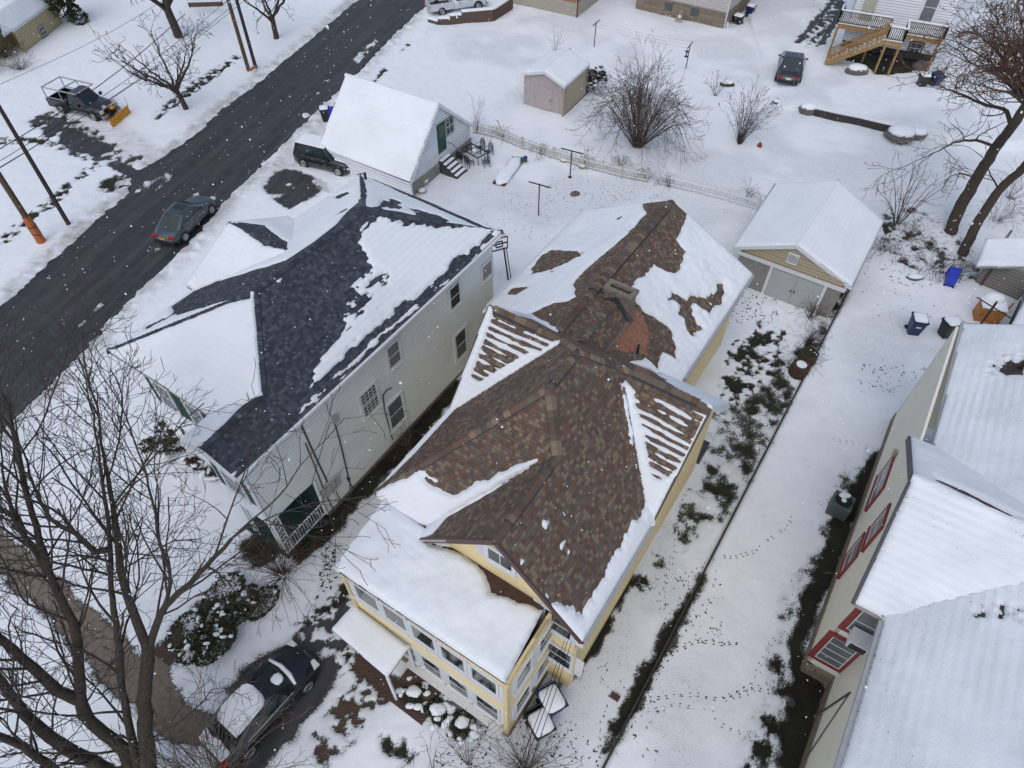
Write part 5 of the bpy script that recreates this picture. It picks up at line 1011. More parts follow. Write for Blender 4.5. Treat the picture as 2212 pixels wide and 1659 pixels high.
    lounge(1070, 270, 'brown-backed deck chair heaped with snow near the landing', BRTRIM); lounge(1500, 290, 'dark blue deck chair with snow at the right end of the deck', NAVY)
    return X, Yb
DX, DY = deck_house()
# ------------------------------------------------------------------ vehicles (built along +x, then placed)
def loft(mb, secs, m=0, capends=True):
    """secs: list of (x, [(y, z) half section from bottom centre to top centre])"""
    n = len(secs[0][1]); vs = []
    for x, hsec in secs:
        vs += [(x, y, z) for y, z in hsec] + [(x, -y, z) for y, z in reversed(hsec[1:-1])]
    k = 2 * n - 2; fs = []
    for i in range(len(secs) - 1):
        for j in range(k): fs.append((i * k + j, i * k + (j + 1) % k, (i + 1) * k + (j + 1) % k, (i + 1) * k + j))
    if capends: fs += [tuple(range(k))[::-1], tuple(range((len(secs) - 1) * k, len(secs) * k))]
    return mb.add(vs, fs, m=m)
def sec(w_, z0, z1, crown=.04): return [(0, z0), (w_ * .86, z0), (w_ * .97, z0 + .08), (w_, z0 + (z1 - z0) * .5), (w_ * .975, z1 - .13), (w_ * .9, z1 - .03), (w_ * .6, z1 + crown * .6), (0, z1 + crown)]
def wheel(t, x, y, r=.33, snow=False):
    s = 1 if y > 0 else -1
    MB().tube([(x, y - s * .03, r + .02), (x, y + s * .012, r + .02)], r + .06, 20).build('wheel_arch', BLACK, t)
    wv = thing  # wheel = tyre with rim
    ty = MB().tube([(x, y - s * .16, r), (x, y - s * .14, r), (x, y + s * .015, r), (x, y + s * .03, r)], [r * .93, r, r, r * .9], 24).build('wheel', RUBBER, t)
    mb = MB()
    for k in range(7):
        a = k * 2 * math.pi / 7; mb.bar((x, y + s * .038, r), (x + r * .6 * math.cos(a), y + s * .038, r + r * .6 * math.sin(a)), .07, .02, up=(0, 1, 0))
    mb.tube([(x + r * .62 * math.cos(q * .524), y + s * .036, r + r * .62 * math.sin(q * .524)) for q in range(13)], .022, 4, cap=False); mb.build('rim', RIM, ty)
def greenhouse(t, x0, x1, x2, x3, zb, zt, wb, wt, paintm, pillars=(), sunroof=False):
    """x0 rear glass base, x1 roof rear, x2 roof front, x3 windscreen base"""
    mb = MB(); f = []
    ring = lambda xa, xb, w_, z, n: [(xa, -w_, z), (xb, -w_, z), (xb, w_, z), (xa, w_, z)]
    b = [(x0, -wb * .8, zb), (x0 + .12, -wb, zb), (x3 - .15, -wb, zb), (x3, -wb * .75, zb - .01), (x3, wb * .75, zb - .01), (x3 - .15, wb, zb), (x0 + .12, wb, zb), (x0, wb * .8, zb)]
    c = [(x1, -wt * .85, zt - .03), (x1 + .1, -wt, zt - .04), (x2 - .1, -wt, zt - .03), (x2, -wt * .85, zt - .03), (x2, wt * .85, zt - .03), (x2 - .1, wt, zt - .03), (x1 + .1, wt, zt - .04), (x1, wt * .85, zt - .03)]
    d = [(x1 + .15, -wt * .7, zt), (x1 + .2, -wt * .75, zt), (x2 - .2, -wt * .75, zt + .005), (x2 - .15, -wt * .7, zt), (x2 - .15, wt * .7, zt), (x2 - .2, wt * .75, zt + .005), (x1 + .2, wt * .75, zt), (x1 + .15, wt * .7, zt)]
    mb.add(b + c + d, [(i, (i + 1) % 8, 8 + (i + 1) % 8, 8 + i) for i in range(8)] + [(8 + i, 8 + (i + 1) % 8, 16 + (i + 1) % 8, 16 + i) for i in range(8)] + [tuple(range(16, 24))])
    cab = mb.build('cabin', paintm, t)
    lp = lambda p, q, k: tuple(np.array(p) * (1 - k) + np.array(q) * k)
    def pane(P, name, o_, ins=.08):
        P = [np.array(p, float) for p in P]; c_ = sum(P) / 4; n = unit(np.cross(P[1] - P[0], P[3] - P[0])); n = n if n @ V(*o_) > 0 else -n
        Q = [c_ + (p - c_) * (1 - ins) + n * .008 for p in P]; MB().prism(Q, n * .006).build(name, CARG, cab)
    pane([b[3], b[4], c[4], c[3]], 'windscreen', (1, 0, .5), .04); pane([b[0], b[7], c[7], c[0]], 'rear_window', (-1, 0, .5), .08)
    for s in (1, 6) if False else ((1, 2), (6, 5)):
        i, j = s; ys = 1 if b[i][1] > 0 else -1; xs = [0] + list(pillars) + [1]
        for k0, k1 in zip(xs[:-1], xs[1:]): pane([lp(b[i], b[j], k0 + .01), lp(b[i], b[j], k1 - .01), lp(c[i], c[j], k1 - .01), lp(c[i], c[j], k0 + .01)], 'side_window', (0, ys, .3), .1)
    if sunroof: MB().box(((x1 + x2) / 2 + .15, 0, zt + .006), (.6, .8, .012)).build('sunroof', CARG, cab)
    return cab
def car(name, label, pos, head, L=4.85, W=1.84, Ht=1.46, mat=P_SEDAN, suv=False, plate=PLATEY, group=None, sunroof=False):
    t = thing(name, label, 'car'); w_ = W / 2; h = .95 if not suv else 1.08; g0 = .2; X0 = -L / 2
    fx = [(0, .70, .45, .62), (.03, .80, .3, .78), (.12, .93, g0, h - .02), (.24, .99, g0, h + .02), (.5, 1., g0, h), (.7, 1., g0, h), (.82, .98, g0, h - .08), (.93, .92, g0, h - .16), (.98, .8, .28, .66), (1, .68, .4, .55)]
    if suv: fx = [(0, .8, .45, 1.), (.02, .9, .3, h), (.1, .97, g0, h), (.3, 1., g0, h), (.5, 1., g0, h), (.7, 1., g0, h), (.84, .97, g0, h - .04), (.95, .9, g0, h - .14), (.99, .8, .3, .8), (1, .7, .4, .65)]
    mb = MB(); loft(mb, [(X0 + a * L, sec(w_ * k, z0, z1)) for a, k, z0, z1 in fx]); mb.build('body', mat, t, True)
    if suv: greenhouse(t, X0 + .06, X0 + .3, X0 + L * .60, X0 + L * .735, h - .03, Ht, w_ * .93, w_ * .74, mat, (.26, .6))
    else: greenhouse(t, X0 + L * .14, X0 + L * .33, X0 + L * .57, X0 + L * .755, h - .02, Ht, w_ * .92, w_ * .70, mat, (.5,), sunroof)
    r = .335 if not suv else .36
    for a in (.19, .81):
        for s in (-1, 1): wheel(t, X0 + a * L, s * (w_ - .02), r)
    for s in (-1, 1):
        mb = MB(); mb.box((X0 + .12, s * w_ * .64, h - .2), (.2, .36, .15), m=0); mb.build('tail_light', REDL, t, bevel=.03)
        mb = MB(); mb.box((-X0 - .17, s * w_ * .68, .67), (.3, .34, .14)); mb.build('headlight', CLEAR, t, bevel=.03)
        MB().box((X0 + L * .665, s * (w_ + .09), h + .02), (.12, .2, .13)).build('mirror', mat, t, bevel=.03)
        for a in (.38, .56): MB().box((X0 + L * a, s * (w_ + .005), h - .18), (.2, .03, .035)).build('door_handle', CHROME, t)
        mb = MB()
        for a in (.34, .5, .66): mb.box((X0 + L * a, s * (w_ * .997), .62), (.012, .012, .6))
        mb.bar((X0 + L * .24, s * w_ * .945, h - .0), (X0 + L * .7, s * w_ * .945, h - .01), .03, .02); mb.build('trim', CHROME if not suv else BLACK, t)
    MB().box((X0 - .005, 0, .68 if not suv else .8), (.02, .42, .15)).build('licence_plate', plate, t); MB().box((X0 + .06, 0, .36), (.16, W * .8, .16)).build('bumper', BLACK, t, bevel=.03); MB().box((-X0 - .04, 0, .42), (.12, W * .6, .2)).build('grille', BLACK, t, bevel=.03)
    t.location = tuple(pos); t.rotation_euler = (0, 0, math.atan2(head[1], head[0]))
    if group: t['group'] = group
    return t
def roof_snow(t, pts, th, name='snow'):
    MB().prism(pts, (0, 0, th)).build(name, SNOW, t, bevel=.03)
hd = lambda a, b: unit((at(*b) - at(*a)) * V(1, 1, 0))
sd_ = hd((404, 519), (457, 464)); side = V(-sd_[1], sd_[0], 0)
car('sedan', 'grey-green sedan with orange plate driving up the wet black street', (at(404, 519) + at(457, 464)) / 2 + side * .82, sd_, sunroof=True)
# dark SUV beside the garage, its roof and bonnet under snow
ps = at(655, 362) ; he = hd((652, 362), (712, 377)); sv = V(-he[1], he[0], 0)
t = car('suv', 'black SUV with snow on roof and bonnet parked beside the white garage', ps + he * 1.55 + sv * .92, he, 4.6, 1.9, 1.72, P_BLACK, True, PLATEW)
roof_snow(t, [(-1.95, -.64, 1.72), (.42, -.64, 1.72), (.42, .64, 1.72), (-1.95, .64, 1.72)], .1); roof_snow(t, [(1.15, -.7, 1.08), (2.1, -.66, 1.0), (2.1, .66, 1.0), (1.15, .7, 1.08)], .08, 'snow')
# dark sedan on the upper right drive
pc = (at(1663, 190, .3) + at(1737, 120, .3)) / 2; he = hd((1690, 196), (1722, 125)); t = car('parked_sedan', 'dark grey sedan with white plate parked on the snowy drive by the wooden deck', at(1704, 158, .4), unit(V(.36, 1, 0)), 5.3, 2.05, 1.62, P_DGREY, plate=PLATEW)
# near car under the tree: bonnet clear, roof under snow
hc = BH.u * math.cos(.05) + BH.v * math.sin(.05); fr = at(664, 1408, .75) * V(1, 1, 0); t = car('snowed_car', 'black car nose to the yellow house, roof and side under snow, lower left', fr - hc * 2.2 + BH.v * -.1, hc, 4.4, 1.82, 1.48, P_NIGHT, plate=PLATEW)
mb = MB(); pr_ = [(-1.32, .50, 1.30), (-1.15, .56, 1.42), (-.95, .60, 1.54), (-.6, .60, 1.58), (-.3, .58, 1.59), (-.05, .56, 1.57), (.08, .46, 1.55), (.16, .25, 1.5)]; mb.add([(x, y, z) for x, w, z in pr_ for y in (-w, -w * .5, 0, w * .45, w * .95)] + [(x, y, z - .12) for x, w, z in pr_ for y in (-w * 1.03, -w * .5, 0, w * .5, w)], [(i * 5 + j, i * 5 + j + 1, i * 5 + j + 6, i * 5 + j + 5) for i in range(7) for j in range(4)] + [(i * 5 + a, (i + 1) * 5 + a, 40 + (i + 1) * 5 + a, 40 + i * 5 + a) for i in range(7) for a in (0, 4)] + [(35 + j, 36 + j, 76 + j, 75 + j) for j in range(4)]); mb.build('snow', SNOW, t, True); roof_snow(t, [(-2.12, -.62, .93), (-1.75, -.68, .97), (-1.68, -.1, .98), (-1.78, .3, .97), (-1.7, .68, .97), (-2.12, .62, .93)], .1)
mb = MB(); mb.tube([(1.12, -.72, .98), (1.22, -.3, 1.0), (1.24, .2, 1.0), (1.14, .72, .98)], [.05, .09, .08, .05], 7); mb.build('wiper_snow', SNOW, t, True); MB().ball((.8, -.15, 1.2), .28, 10, 6, sq=(.9, .8, .25), jit=.3).build('windscreen_snow', SNOW, t, True)
# pickups
def pickup(name, label, pos, head, mat, L=5.6, W=1.95, cabx=(-.15, 1.15), rack=False, plow=False, snow=False):
    t = thing(name, label, 'pickup'); w_ = W / 2; X0 = -L / 2; h = 1.12; g0 = .38; cr, cf = cabx
    mb = MB(); xs = [(cr - .1, .98, h), (cr + .4, 1, h), (cf, 1, h), (cf + .45, .98, h), (L / 2 - .35, .96, h - .08), (L / 2 - .08, .9, h - .14), (L / 2, .84, h - .35)]
    loft(mb, [(x, sec(w_ * k, g0, z)) for x, k, z in xs]); mb.build('body', mat, t, True)
    bed = MB(); x1 = cr - .13
    for s in (-1, 1): bed.box(((X0 + x1) / 2, s * (w_ - .05), .8), (x1 - X0, .1, .62))
    bed.box((X0 + .04, 0, .8), (.08, W - .22, .62)); bed.box((x1 - .03, 0, .85), (.06, W - .22, .6)); b = bed.build('bed', mat, t, bevel=.02)
    MB().box(((X0 + x1) / 2, 0, .62), (x1 - X0 - .12, W - .2, .08)).build('bed_floor', BLACK, b)
    greenhouse(t, cr, cr + .12, cf - .55, cf + .12, h - .03, 1.86, w_ * .93, w_ * .76, mat, () if cf - cr < 1.6 else (.5,))
    for x in (X0 + 1.15, L / 2 - .95):
        for s in (-1, 1): wheel(t, x, s * (w_ - .02), .4)
    for s in (-1, 1):
        MB().box((L / 2 - .04, s * w_ * .74, .84), (.1, .34, .26)).build('headlight', CLEAR, t, bevel=.03); MB().box((X0 - .01, s * (w_ - .1), .85), (.04, .14, .38)).build('tail_light', REDL, t); MB().box((cf - .1, s * (w_ + .14), h + .12), (.14, .24, .24)).build('mirror', BLACK, t, bevel=.03)
        MB().box((cr + .5, s * (w_ + .004), h - .18), (.2, .03, .04)).build('door_handle', BLACK, t)
    MB().box((L / 2 + .04, 0, .5), (.16, W * .96, .22)).build('bumper', CHROME, t, bevel=.04); MB().box((L / 2 - .02, 0, .8), (.06, W * .5, .3)).build('grille', BLACK, t)
    if rack:
        mb = MB(); zt = 2.0; bars = [(X0 + .15, 0), (cr - .35, 0)]
        for s in (-1, 1):
            y = s * (w_ - .06); mb.bar((X0 + .1, y, zt), (cf - .2, y * .97, zt + .02), .07)
            for x in (X0 + .15, cr - .4): mb.bar((x, y, 1.1), (x, y, zt), .06)
            mb.bar((X0 + .15, y, 1.25), (cr - .4, y, 1.25), .05)
        for x in (X0 + .15, cr - .4, cf - .25): mb.bar((x, -w_ + .06, zt), (x, w_ - .06, zt), .06)
        mb.build('ladder_rack', ALUM, t)
        mb = MB(); mb.box((L / 2 + .1, 0, 1.08), (.08, 1.3, .1))
        for s in (-1, 1): mb.box((L / 2 + .12, s * .5, 1.22), (.16, .28, .18))
        mb.build('light_bar', CHROME, t)
    if plow:
        x = L / 2 + .85; mb = MB(); sk = .18
        prof = [(.12, .05), (-.03, .15), (-.08, .35), (-.05, .55), (.06, .72)]; P = []
        for y in (-1.2, 1.2):
            for dx, z in prof: P.append((x + dx + y * -sk, y, z))
        n = len(prof); mb.add(P + [(p[0] - .03, p[1], p[2]) for p in P], [(i, i + 1, n + i + 1, n + i) for i in range(n - 1)] + [(2 * n + i, 3 * n + i, 3 * n + i + 1, 2 * n + i + 1) for i in range(n - 1)] + [(n - 1, 3 * n - 1, 4 * n - 1, 2 * n - 1), (0, n, 3 * n, 2 * n)])
        for y in (-1.15, -.6, 0, .6, 1.15): mb.bar((x - .08 - y * sk, y, .1), (x - .04 - y * sk, y, .68), .05)
        pw = mb.build('snow_plow', PLOW, t)
        mb = MB(); mb.bar((L / 2, -.35, .4), (x - .1, 0, .3), .09); mb.bar((L / 2, .35, .4), (x - .1, 0, .3), .09); mb.bar((L / 2 + .1, 0, .95), (x - .1, 0, .45), .08); mb.box((L / 2 + .18, 0, .72), (.2, .6, .5)); mb.build('plow_frame', BLACKM, pw)
        MB().box((L / 2 + .35, .0, .98), (.3, .3, .14)).build('pump_cover', PLOW, pw)
        for s in (-1, 1): MB().bar((x - s * sk * 1.2, s * 1.18, .7), (x - s * sk * 1.2, s * 1.22, 1.3), .025).build('marker_rod', REDL, pw)
    if snow: roof_snow(t, [(cf + .3, -.75, h - .0), (L / 2 - .2, -.7, h - .08), (L / 2 - .2, .7, h - .08), (cf + .3, .75, h)], .06); roof_snow(t, [(cr + .15, -.6, 1.86), (cf - .6, -.6, 1.86), (cf - .6, .6, 1.86), (cr + .15, .6, 1.86)], .05)
    t.location = tuple(pos); t.rotation_euler = (0, 0, math.atan2(head[1], head[0])); return t
hp_ = hd((133, 246), (203, 263)); sp_ = V(-hp_[1], hp_[0], 0)
pickup('plow_pickup', 'dark blue pickup with aluminium ladder rack and yellow snow plow in the left drive', (at(137, 246) + at(203, 264)) / 2 + sp_ * .95, hp_, P_NIGHT, 5.3, 1.95, (-.45, 1.05), rack=True, plow=True)
hw_ = unit(V(.93, .37, 0)); pickup('white_pickup', 'white pickup with black bed behind the brick retaining wall at the top edge', at(958, 34) + hw_ * 1.65 + V(-hw_[1], hw_[0], 0) * .95, hw_, P_WHITE, 5.8, 2.0, (-.4, 1.2))
# ------------------------------------------------------------------ wires and poles
def pole(px, label, h, r, mat, wrap=None, brace=None):
    p = at(*px); t = thing('utility_pole', label, 'utility pole', p, 'utility poles along the street')
    MB().tube([p, p + V(0, 0, h * .5), p + V(0, 0, h)], [r, r * .88, r * .7], 12).build('shaft', mat, t)
    if wrap: MB().tube([p, p + V(.0, 0, .5), p + V(0, 0, 1.1), p + V(0, 0, wrap)], [r * 1.5, r * 1.35, r * 1.45, r * 1.2], 9).build('orange_wrap', POLEO, t); MB().tube([p + V(0, 0, 1.3), p + V(0, 0, 1.34)], r * 1.5, 10).tube([p + V(0, 0, .8), p + V(.02, 0, .84)], r * 1.5, 10).build('strap', BLACK, t)
    return t, p
pole((538, 155), 'brown wooden utility pole joined to its dark twin by an orange brace, far along street', 11, .17, WOODP)
t, q = pole((553, 148), 'dark utility pole close behind the brown pole with the orange brace', 11, .15, DPOLE)
MB().bar(at(540, 152, .75), q + V(0, 0, .25) + V(.1, 0, 0), .16, .14).build('brace', POLEO, t)
pole((92, 525), 'wooden utility pole with orange wrapped foot by the near left kerb', 11, .19, WOODP, wrap=2.0)
pole((150, 487), 'bare dark utility pole beside the orange wrapped pole', 10.5, .14, DPOLE)
wires = [((-40, 385), (560, -25), 6.4, .018), ((-20, 360), (520, -25), 7.2, .018), ((-20, 375), (540, -20), 6.8, .018), ((-40, 345), (400, 30), 6.2, .03), ((0, 182), (440, -60), 5.5, .014)]
for i, (a, b, z, r) in enumerate(wires):
    A, Bq = at(*a, z), at(*b, z); mb = MB(); pts = [A + (Bq - A) * k / 14 + V(0, 0, -.5 * math.sin(math.pi * k / 14)) for k in range(15)]
    o = mb.tube(pts, r, 4).build('overhead_wire', CABLE); tag(o, ['lowest overhead wire of the bundle crossing the left yard to the far poles', 'upper overhead wire of the close bundle above the street edge', 'middle overhead wire of the close bundle above the street edge', 'thick black overhead cable passing above the plow pickup', 'thin overhead wire crossing from the yellow shed side'][i], 'wire', 'overhead wires over the left yard')
for i, (dx, z) in enumerate(((0, 5.5), (-9, 5.4), (-16, 5.3))):          # service drop over the yellow house corner
    A = BH.onu(1235 + dx, 1385, 7.8); Bq = at(1130 + dx * 1.5, 1700, 8.5); o = MB().tube([A, (A + Bq) / 2 - V(0, 0, .4), Bq], .010, 4).build('service_wire', CABLE); tag(o, 'one of three thin black service wires crossing in front of the porch corner bins', 'wire', 'service wires at the yellow house corner')
# ------------------------------------------------------------------ picket fences
def fence(pts, label, mat, hgt=.95, gap=.13, name='picket_fence', posts=True, seed=0, snowy=True):
    r = random.Random(seed); p0 = pts[0]; t = thing(name, label, 'fence', p0); mb = MB(); mr = MB(); ms = MB(); d_acc = 0
    for a, b in zip(pts[:-1], pts[1:]):
        L = np.linalg.norm(b - a); d = unit(b - a); n = V(-d[1], d[0], 0); k = 0.
        while k < L:
            c = a + d * k; h = hgt + .03 * r.uniform(-1, 1) - (.05 if r.random() < .05 else 0); lean = d * r.uniform(-.02, .02)
            if r.random() > .03: mb.prism([c - d * .032 + n * .03, c + d * .032 + n * .03, c + d * .032 + n * .03 + lean + V(0, 0, h - .07), c + n * .03 + lean + V(0, 0, h), c - d * .032 + n * .03 + lean + V(0, 0, h - .07)], n * .02)
            k += gap
        for z in (.22, .7): mr.bar(a + V(0, 0, z), b + V(0, 0, z), .045, .07); ms.bar(a + V(0, 0, z + .05), b + V(0, 0, z + .05), .04, .03)
        if posts: MB().box(b + V(0, 0, hgt / 2), (.11, .11, hgt + .1), d, n).build('post', mat, t)
    if posts: MB().box(pts[0] + V(0, 0, hgt / 2), (.11, .11, hgt + .1)).build('post', mat, t)
    mb.build('pickets', mat, t); mr.build('rails', mat, t); ms.build('snow', SNOW, t); return t
OLDW = simple('old_white_wood', (.5, .47, .44), .8, .3, 9)
fence([at(*p) for p in ((1024, 289), (1074, 301), (1128, 323), (1196, 345), (1268, 367), (1342, 386), (1396, 396))], 'old weathered white picket fence with dry vines behind the patio', OLDW, seed=1)
fence([at(*p) for p in ((1424, 400), (1507, 420), (1570, 437), (1634, 457))], 'cleaner white picket fence running to the beige garage', WHITE, seed=2, gap=.15, hgt=1.05)
# ------------------------------------------------------------------ clothes poles, feeder, bins and yard things
def tpole(px, h, w_, label, dirn, mat=BLACKM, foot=False):
    p = at(*px); t = thing('clothes_pole', label, 'clothes pole', p, 'T-shaped clothes poles'); MB().tube([p, p + V(0, 0, h)], .04, 8).build('post', mat, t); d = unit(V(*dirn, 0))
    MB().bar(p - d * w_ / 2 + V(0, 0, h - .05), p + d * w_ / 2 + V(0, 0, h - .05), .06).build('crossbar', mat, t)
    if foot: MB().tube([p, p + V(0, 0, .1)], .14, 10).build('foot', mat, t)
    return p, d
g1 = unit(at(1190, 410, 2.3) - at(1135, 395, 2.3))
pa = tpole((1163, 466), 2.4, 1.5, 'dark T clothes pole nearest the white house in the trampled yard', g1[:2]); pb = tpole((1231, 385), 2.15, 1.6, 'dark T clothes pole standing at the old picket fence', g1[:2], foot=True)
g2 = unit(at(1301, 39, 2.1) - at(1275, 62, 2.1)); pc_ = tpole((1283, 104), 2.2, 1.4, 'T clothes pole in the upper yard below the stone base house', g2[:2]); pd_ = tpole((1481, 150), 2.1, 1.4, 'T clothes pole carrying a bird feeder in the upper yard', g2[:2])
for k, o_ in enumerate((-.6, 0, .6)):
    A = pc_[0] + pc_[1] * o_ + V(0, 0, 2.15); Bq = pd_[0] + pd_[1] * o_ + V(0, 0, 2.05); o = MB().tube([A, (A + Bq) / 2 - V(0, 0, .25), Bq], .012, 4).build('clothesline', GREYT); tag(o, ['clothesline wire nearest the viewer between the upper yard poles', 'middle clothesline wire between the upper yard poles', 'clothesline wire farthest from the viewer between the upper yard poles'][k], 'clothesline', 'clothesline wires in the upper yard')
p = pd_[0] - pd_[1] * .65; t = thing('bird_feeder', 'black tube bird feeder hanging from the T clothes pole', 'bird feeder', p + V(0, 0, 1.3)); MB().tube([p + V(0, 0, 1.38), p + V(0, 0, 1.75)], .07, 8).build('tube', GLASSG, t); MB().tube([p + V(0, 0, 1.33), p + V(0, 0, 1.38)], .16, 10).build('tray', BLACKM, t); MB().tube([p + V(0, 0, 1.75), p + V(0, 0, 1.8)], .16, 10).build('lid', BLACKM, t); MB().tube([p + V(0, 0, 1.8), p + V(0, 0, 2.03)], .01, 4).build('hanger', BLACKM, t)
def bin_(label, pos, face, mat, w_=.62, d_=.72, h_=1.05, open_=False, tip=0, snow=True, group=None, lidm=None, stick=False):
    t = thing('wheelie_bin', label, 'bin', (0, 0, 0)); mb = MB(); lo = [(-w_ * .38, -d_ * .36), (w_ * .38, -d_ * .36), (w_ * .38, d_ * .36), (-w_ * .38, d_ * .36)]; hi = [(-w_ / 2, -d_ / 2), (w_ / 2, -d_ / 2), (w_ / 2, d_ / 2), (-w_ / 2, d_ / 2)]
    mb.add([(*p, .06) for p in lo] + [(*p, h_ - .1) for p in hi], [(3, 2, 1, 0), (4, 5, 6, 7)] + [(i, (i + 1) % 4, 4 + (i + 1) % 4, 4 + i) for i in range(4)]); mb.box((0, 0, h_ - .12), (w_ + .05, d_ + .05, .07)); mb.build('body', mat, t, bevel=.025)
    if open_: MB().box((0, d_ / 2 + .12, h_ - .42), (w_ + .04, .05, d_)).build('lid', lidm or mat, t, bevel=.02)
    else:
        ld = MB().box((0, 0, h_ - .04), (w_ + .07, d_ + .09, .06)).build('lid', lidm or mat, t, bevel=.025)
    if snow:
        mb = MB(); n_ = 20; P_ = [(1 if math.cos(a) > 0 else -1) * abs(math.cos(a))**.35 for a in [2 * math.pi * (k + .5) / n_ for k in range(n_)]]; Q_ = [(1 if math.sin(a) > 0 else -1) * abs(math.sin(a))**.35 for a in [2 * math.pi * (k + .5) / n_ for k in range(n_)]]
        vs = [(P_[k] * w_ * f * (.47 + rng.uniform(-.02, .02)), Q_[k] * d_ * f * (.47 + rng.uniform(-.02, .02)) - .02, h_ + z) for f, z in ((1, -.02), (1.0, .05), (.85, .10), (.4, .125)) for k in range(n_)]
        mb.add(vs, [(r_ * n_ + k, r_ * n_ + (k + 1) % n_, (r_ + 1) * n_ + (k + 1) % n_, (r_ + 1) * n_ + k) for r_ in range(3) for k in range(n_)] + [tuple(range(3 * n_, 4 * n_))]); mb.build('snow', SNOW, t, True)
    for s in (-1, 1): MB().tube([(s * w_ * .36 - .02 * s, d_ * .42, .1), (s * w_ * .48, d_ * .42, .1)], .11, 14).build('wheel', RUBBER, t)
    MB().tube([(-w_ * .4, d_ / 2 - .02, h_ - .1), (-w_ * .4, d_ / 2 + .1, h_ - .08), (w_ * .4, d_ / 2 + .1, h_ - .08), (w_ * .4, d_ / 2 - .02, h_ - .1)], .018, 6).build('handle', mat, t)
    if stick: MB().box((0, -d_ / 2 + .0, h_ * .66), (.26, .02, .1)).build('sticker', simple('sticker', (.5, .52, .58), .5), t)
    t.location = tuple(pos); t.rotation_euler = (tip, 0, math.atan2(face[1], face[0]) + math.pi / 2)
    if group: t['group'] = group
    return t
g = 'wheelie bins'
bin_('blue wheelie bin with thick snow on its lid at the porch corner', at(1189, 1528, 0), BH.v * .9 - BH.u * .5, NAVY, .8, .9, 1.1, group=g)
bin_('black open wheelie bin filled with snow beside the blue porch bin', at(1166, 1577, 0), BH.v * .9 - BH.u * .5, BLACK, .78, .85, 1.05, open_=True, group=g)
bin_('dark blue wheelie bin with sticker standing alone on the raised drive', at(1969, 719, .36), unit(V(-.25, -1, 0)), NAVY, .72, .78, 1.15, group=g, stick=True)
bin_('black wheelie bin at the rear corner of the cream house', at(2040, 725, .36), unit(V(-1, -.2, 0)), BLACK, .72, .85, 1.1, group=g)
t = bin_('bright blue bin tipped on its side in the snow near the two leaning trees', at(2052, 616, .3), unit(V(-.5, -1, 0)), BLUE, .6, .7, 1.05, tip=math.radians(-72), snow=False, group=g)
MB().ball((0, -.02, .35), .26, 10, 6, sq=(1, .6, 1)).build('snow', SNOW, t, True)
bin_('black bin under the snow-laden bushes below the deck', at(1988, 188, .5), unit(V(0, -1, 0)), BLACK, .7, .75, 1.0, group=g)
bin_('dark blue bin leaning beside the black bin below the deck', at(2012, 186, .5), unit(V(.4, -1, 0)), NAVY, .75, .8, 1.1, tip=math.radians(12), snow=False, group=g)
bin_('navy blue bin with snowy lid at the corner of the stone base house', at(1617, 38), unit(V(-.8, -1, 0)), NAVY, .7, .75, 1.1, group=g)
bin_('low black bin heaped with snow in front of the navy bin, stone base house', at(1592, 52), unit(V(-.8, -1, 0)), BLACK, .9, .8, .8, group=g)
bin_('black bin with snowy lid behind the garage near the street', at(706, 262), unit(V(-1, -.2, 0)), BLACK, .65, .7, 1.1, group=g)
bin_('blue bin half hidden behind the garage near the street', at(722, 262), unit(V(-1, -.2, 0)), BLUE, .65, .7, 1.05, snow=False, group=g)
p = at(1569, 62); t = thing('propane_tank', 'white propane tank with snow cap beside the stone base house', 'gas tank', p); MB().tube([p + V(0, 0, .05), p + V(0, 0, .1), p + V(0, 0, .4), p + V(0, 0, .48)], [.12, .17, .17, .1], 12).build('cylinder', WHITE, t); MB().ball(p + V(0, 0, .52), .1, 8, 5).build('snow', SNOW, t, True)
# wooden crate hutch with snow, T post in front, leaning boards
p = at(2127, 700, .0); X = unit(at(2160, 700) - at(2110, 690)); Y = V(-X[1], X[0], 0); t = thing('wooden_hutch', 'orange-brown wooden box with two snowy caps near the flat shed', 'wooden box', p)
mb = MB(); 
for k in range(4): mb.box(p + V(0, 0, .16 + k * .26), (1.25, .06, .24), X, Y)
mb.build('front', CRATE, t); MB().box(p + Y * .42 + V(0, 0, .55), (1.24, .75, 1.06), X, Y).build('box', CRATE, t)
MB().box(p + Y * .4 + V(0, 0, 1.14), (1.3, .95, .14), X, Y).build('snow', SNOW, t, bevel=.06); MB().ball(p + Y * .8 + V(0, 0, 1.2), .6, 14, 7, sq=(1.05, .75, .55)).build('snow', SNOW, t, True)
p0 = at(2108, 715); t = thing('iron_post', 'rusty T-shaped iron pole standing in front of the orange wooden box', 'pole', p0); MB().tube([p0, p0 + V(0, 0, 2.2)], .06, 8).build('post', RUST, t); d = unit(at(2165, 688, 2.1) - at(2093, 643, 2.1)); MB().bar(p0 - d * .95 + V(0, 0, 1.8), p0 + d * 1.3 + V(0, 0, 1.8), .05).build('crossbar', RUST, t)
for a, b, l in (((2137, 710), (2190, 655), 'tan board leaning toward the pale outbuilding behind the wooden box'), ((2165, 735), (2205, 650), 'long brown board on the ground along the pale outbuilding')): tag(MB().bar(at(*a, .1), at(*b, .4), .09, .07).build('loose_board', CRATE if a[0] < 2150 else BRTRIM), l, 'board', 'boards by the pale outbuilding')
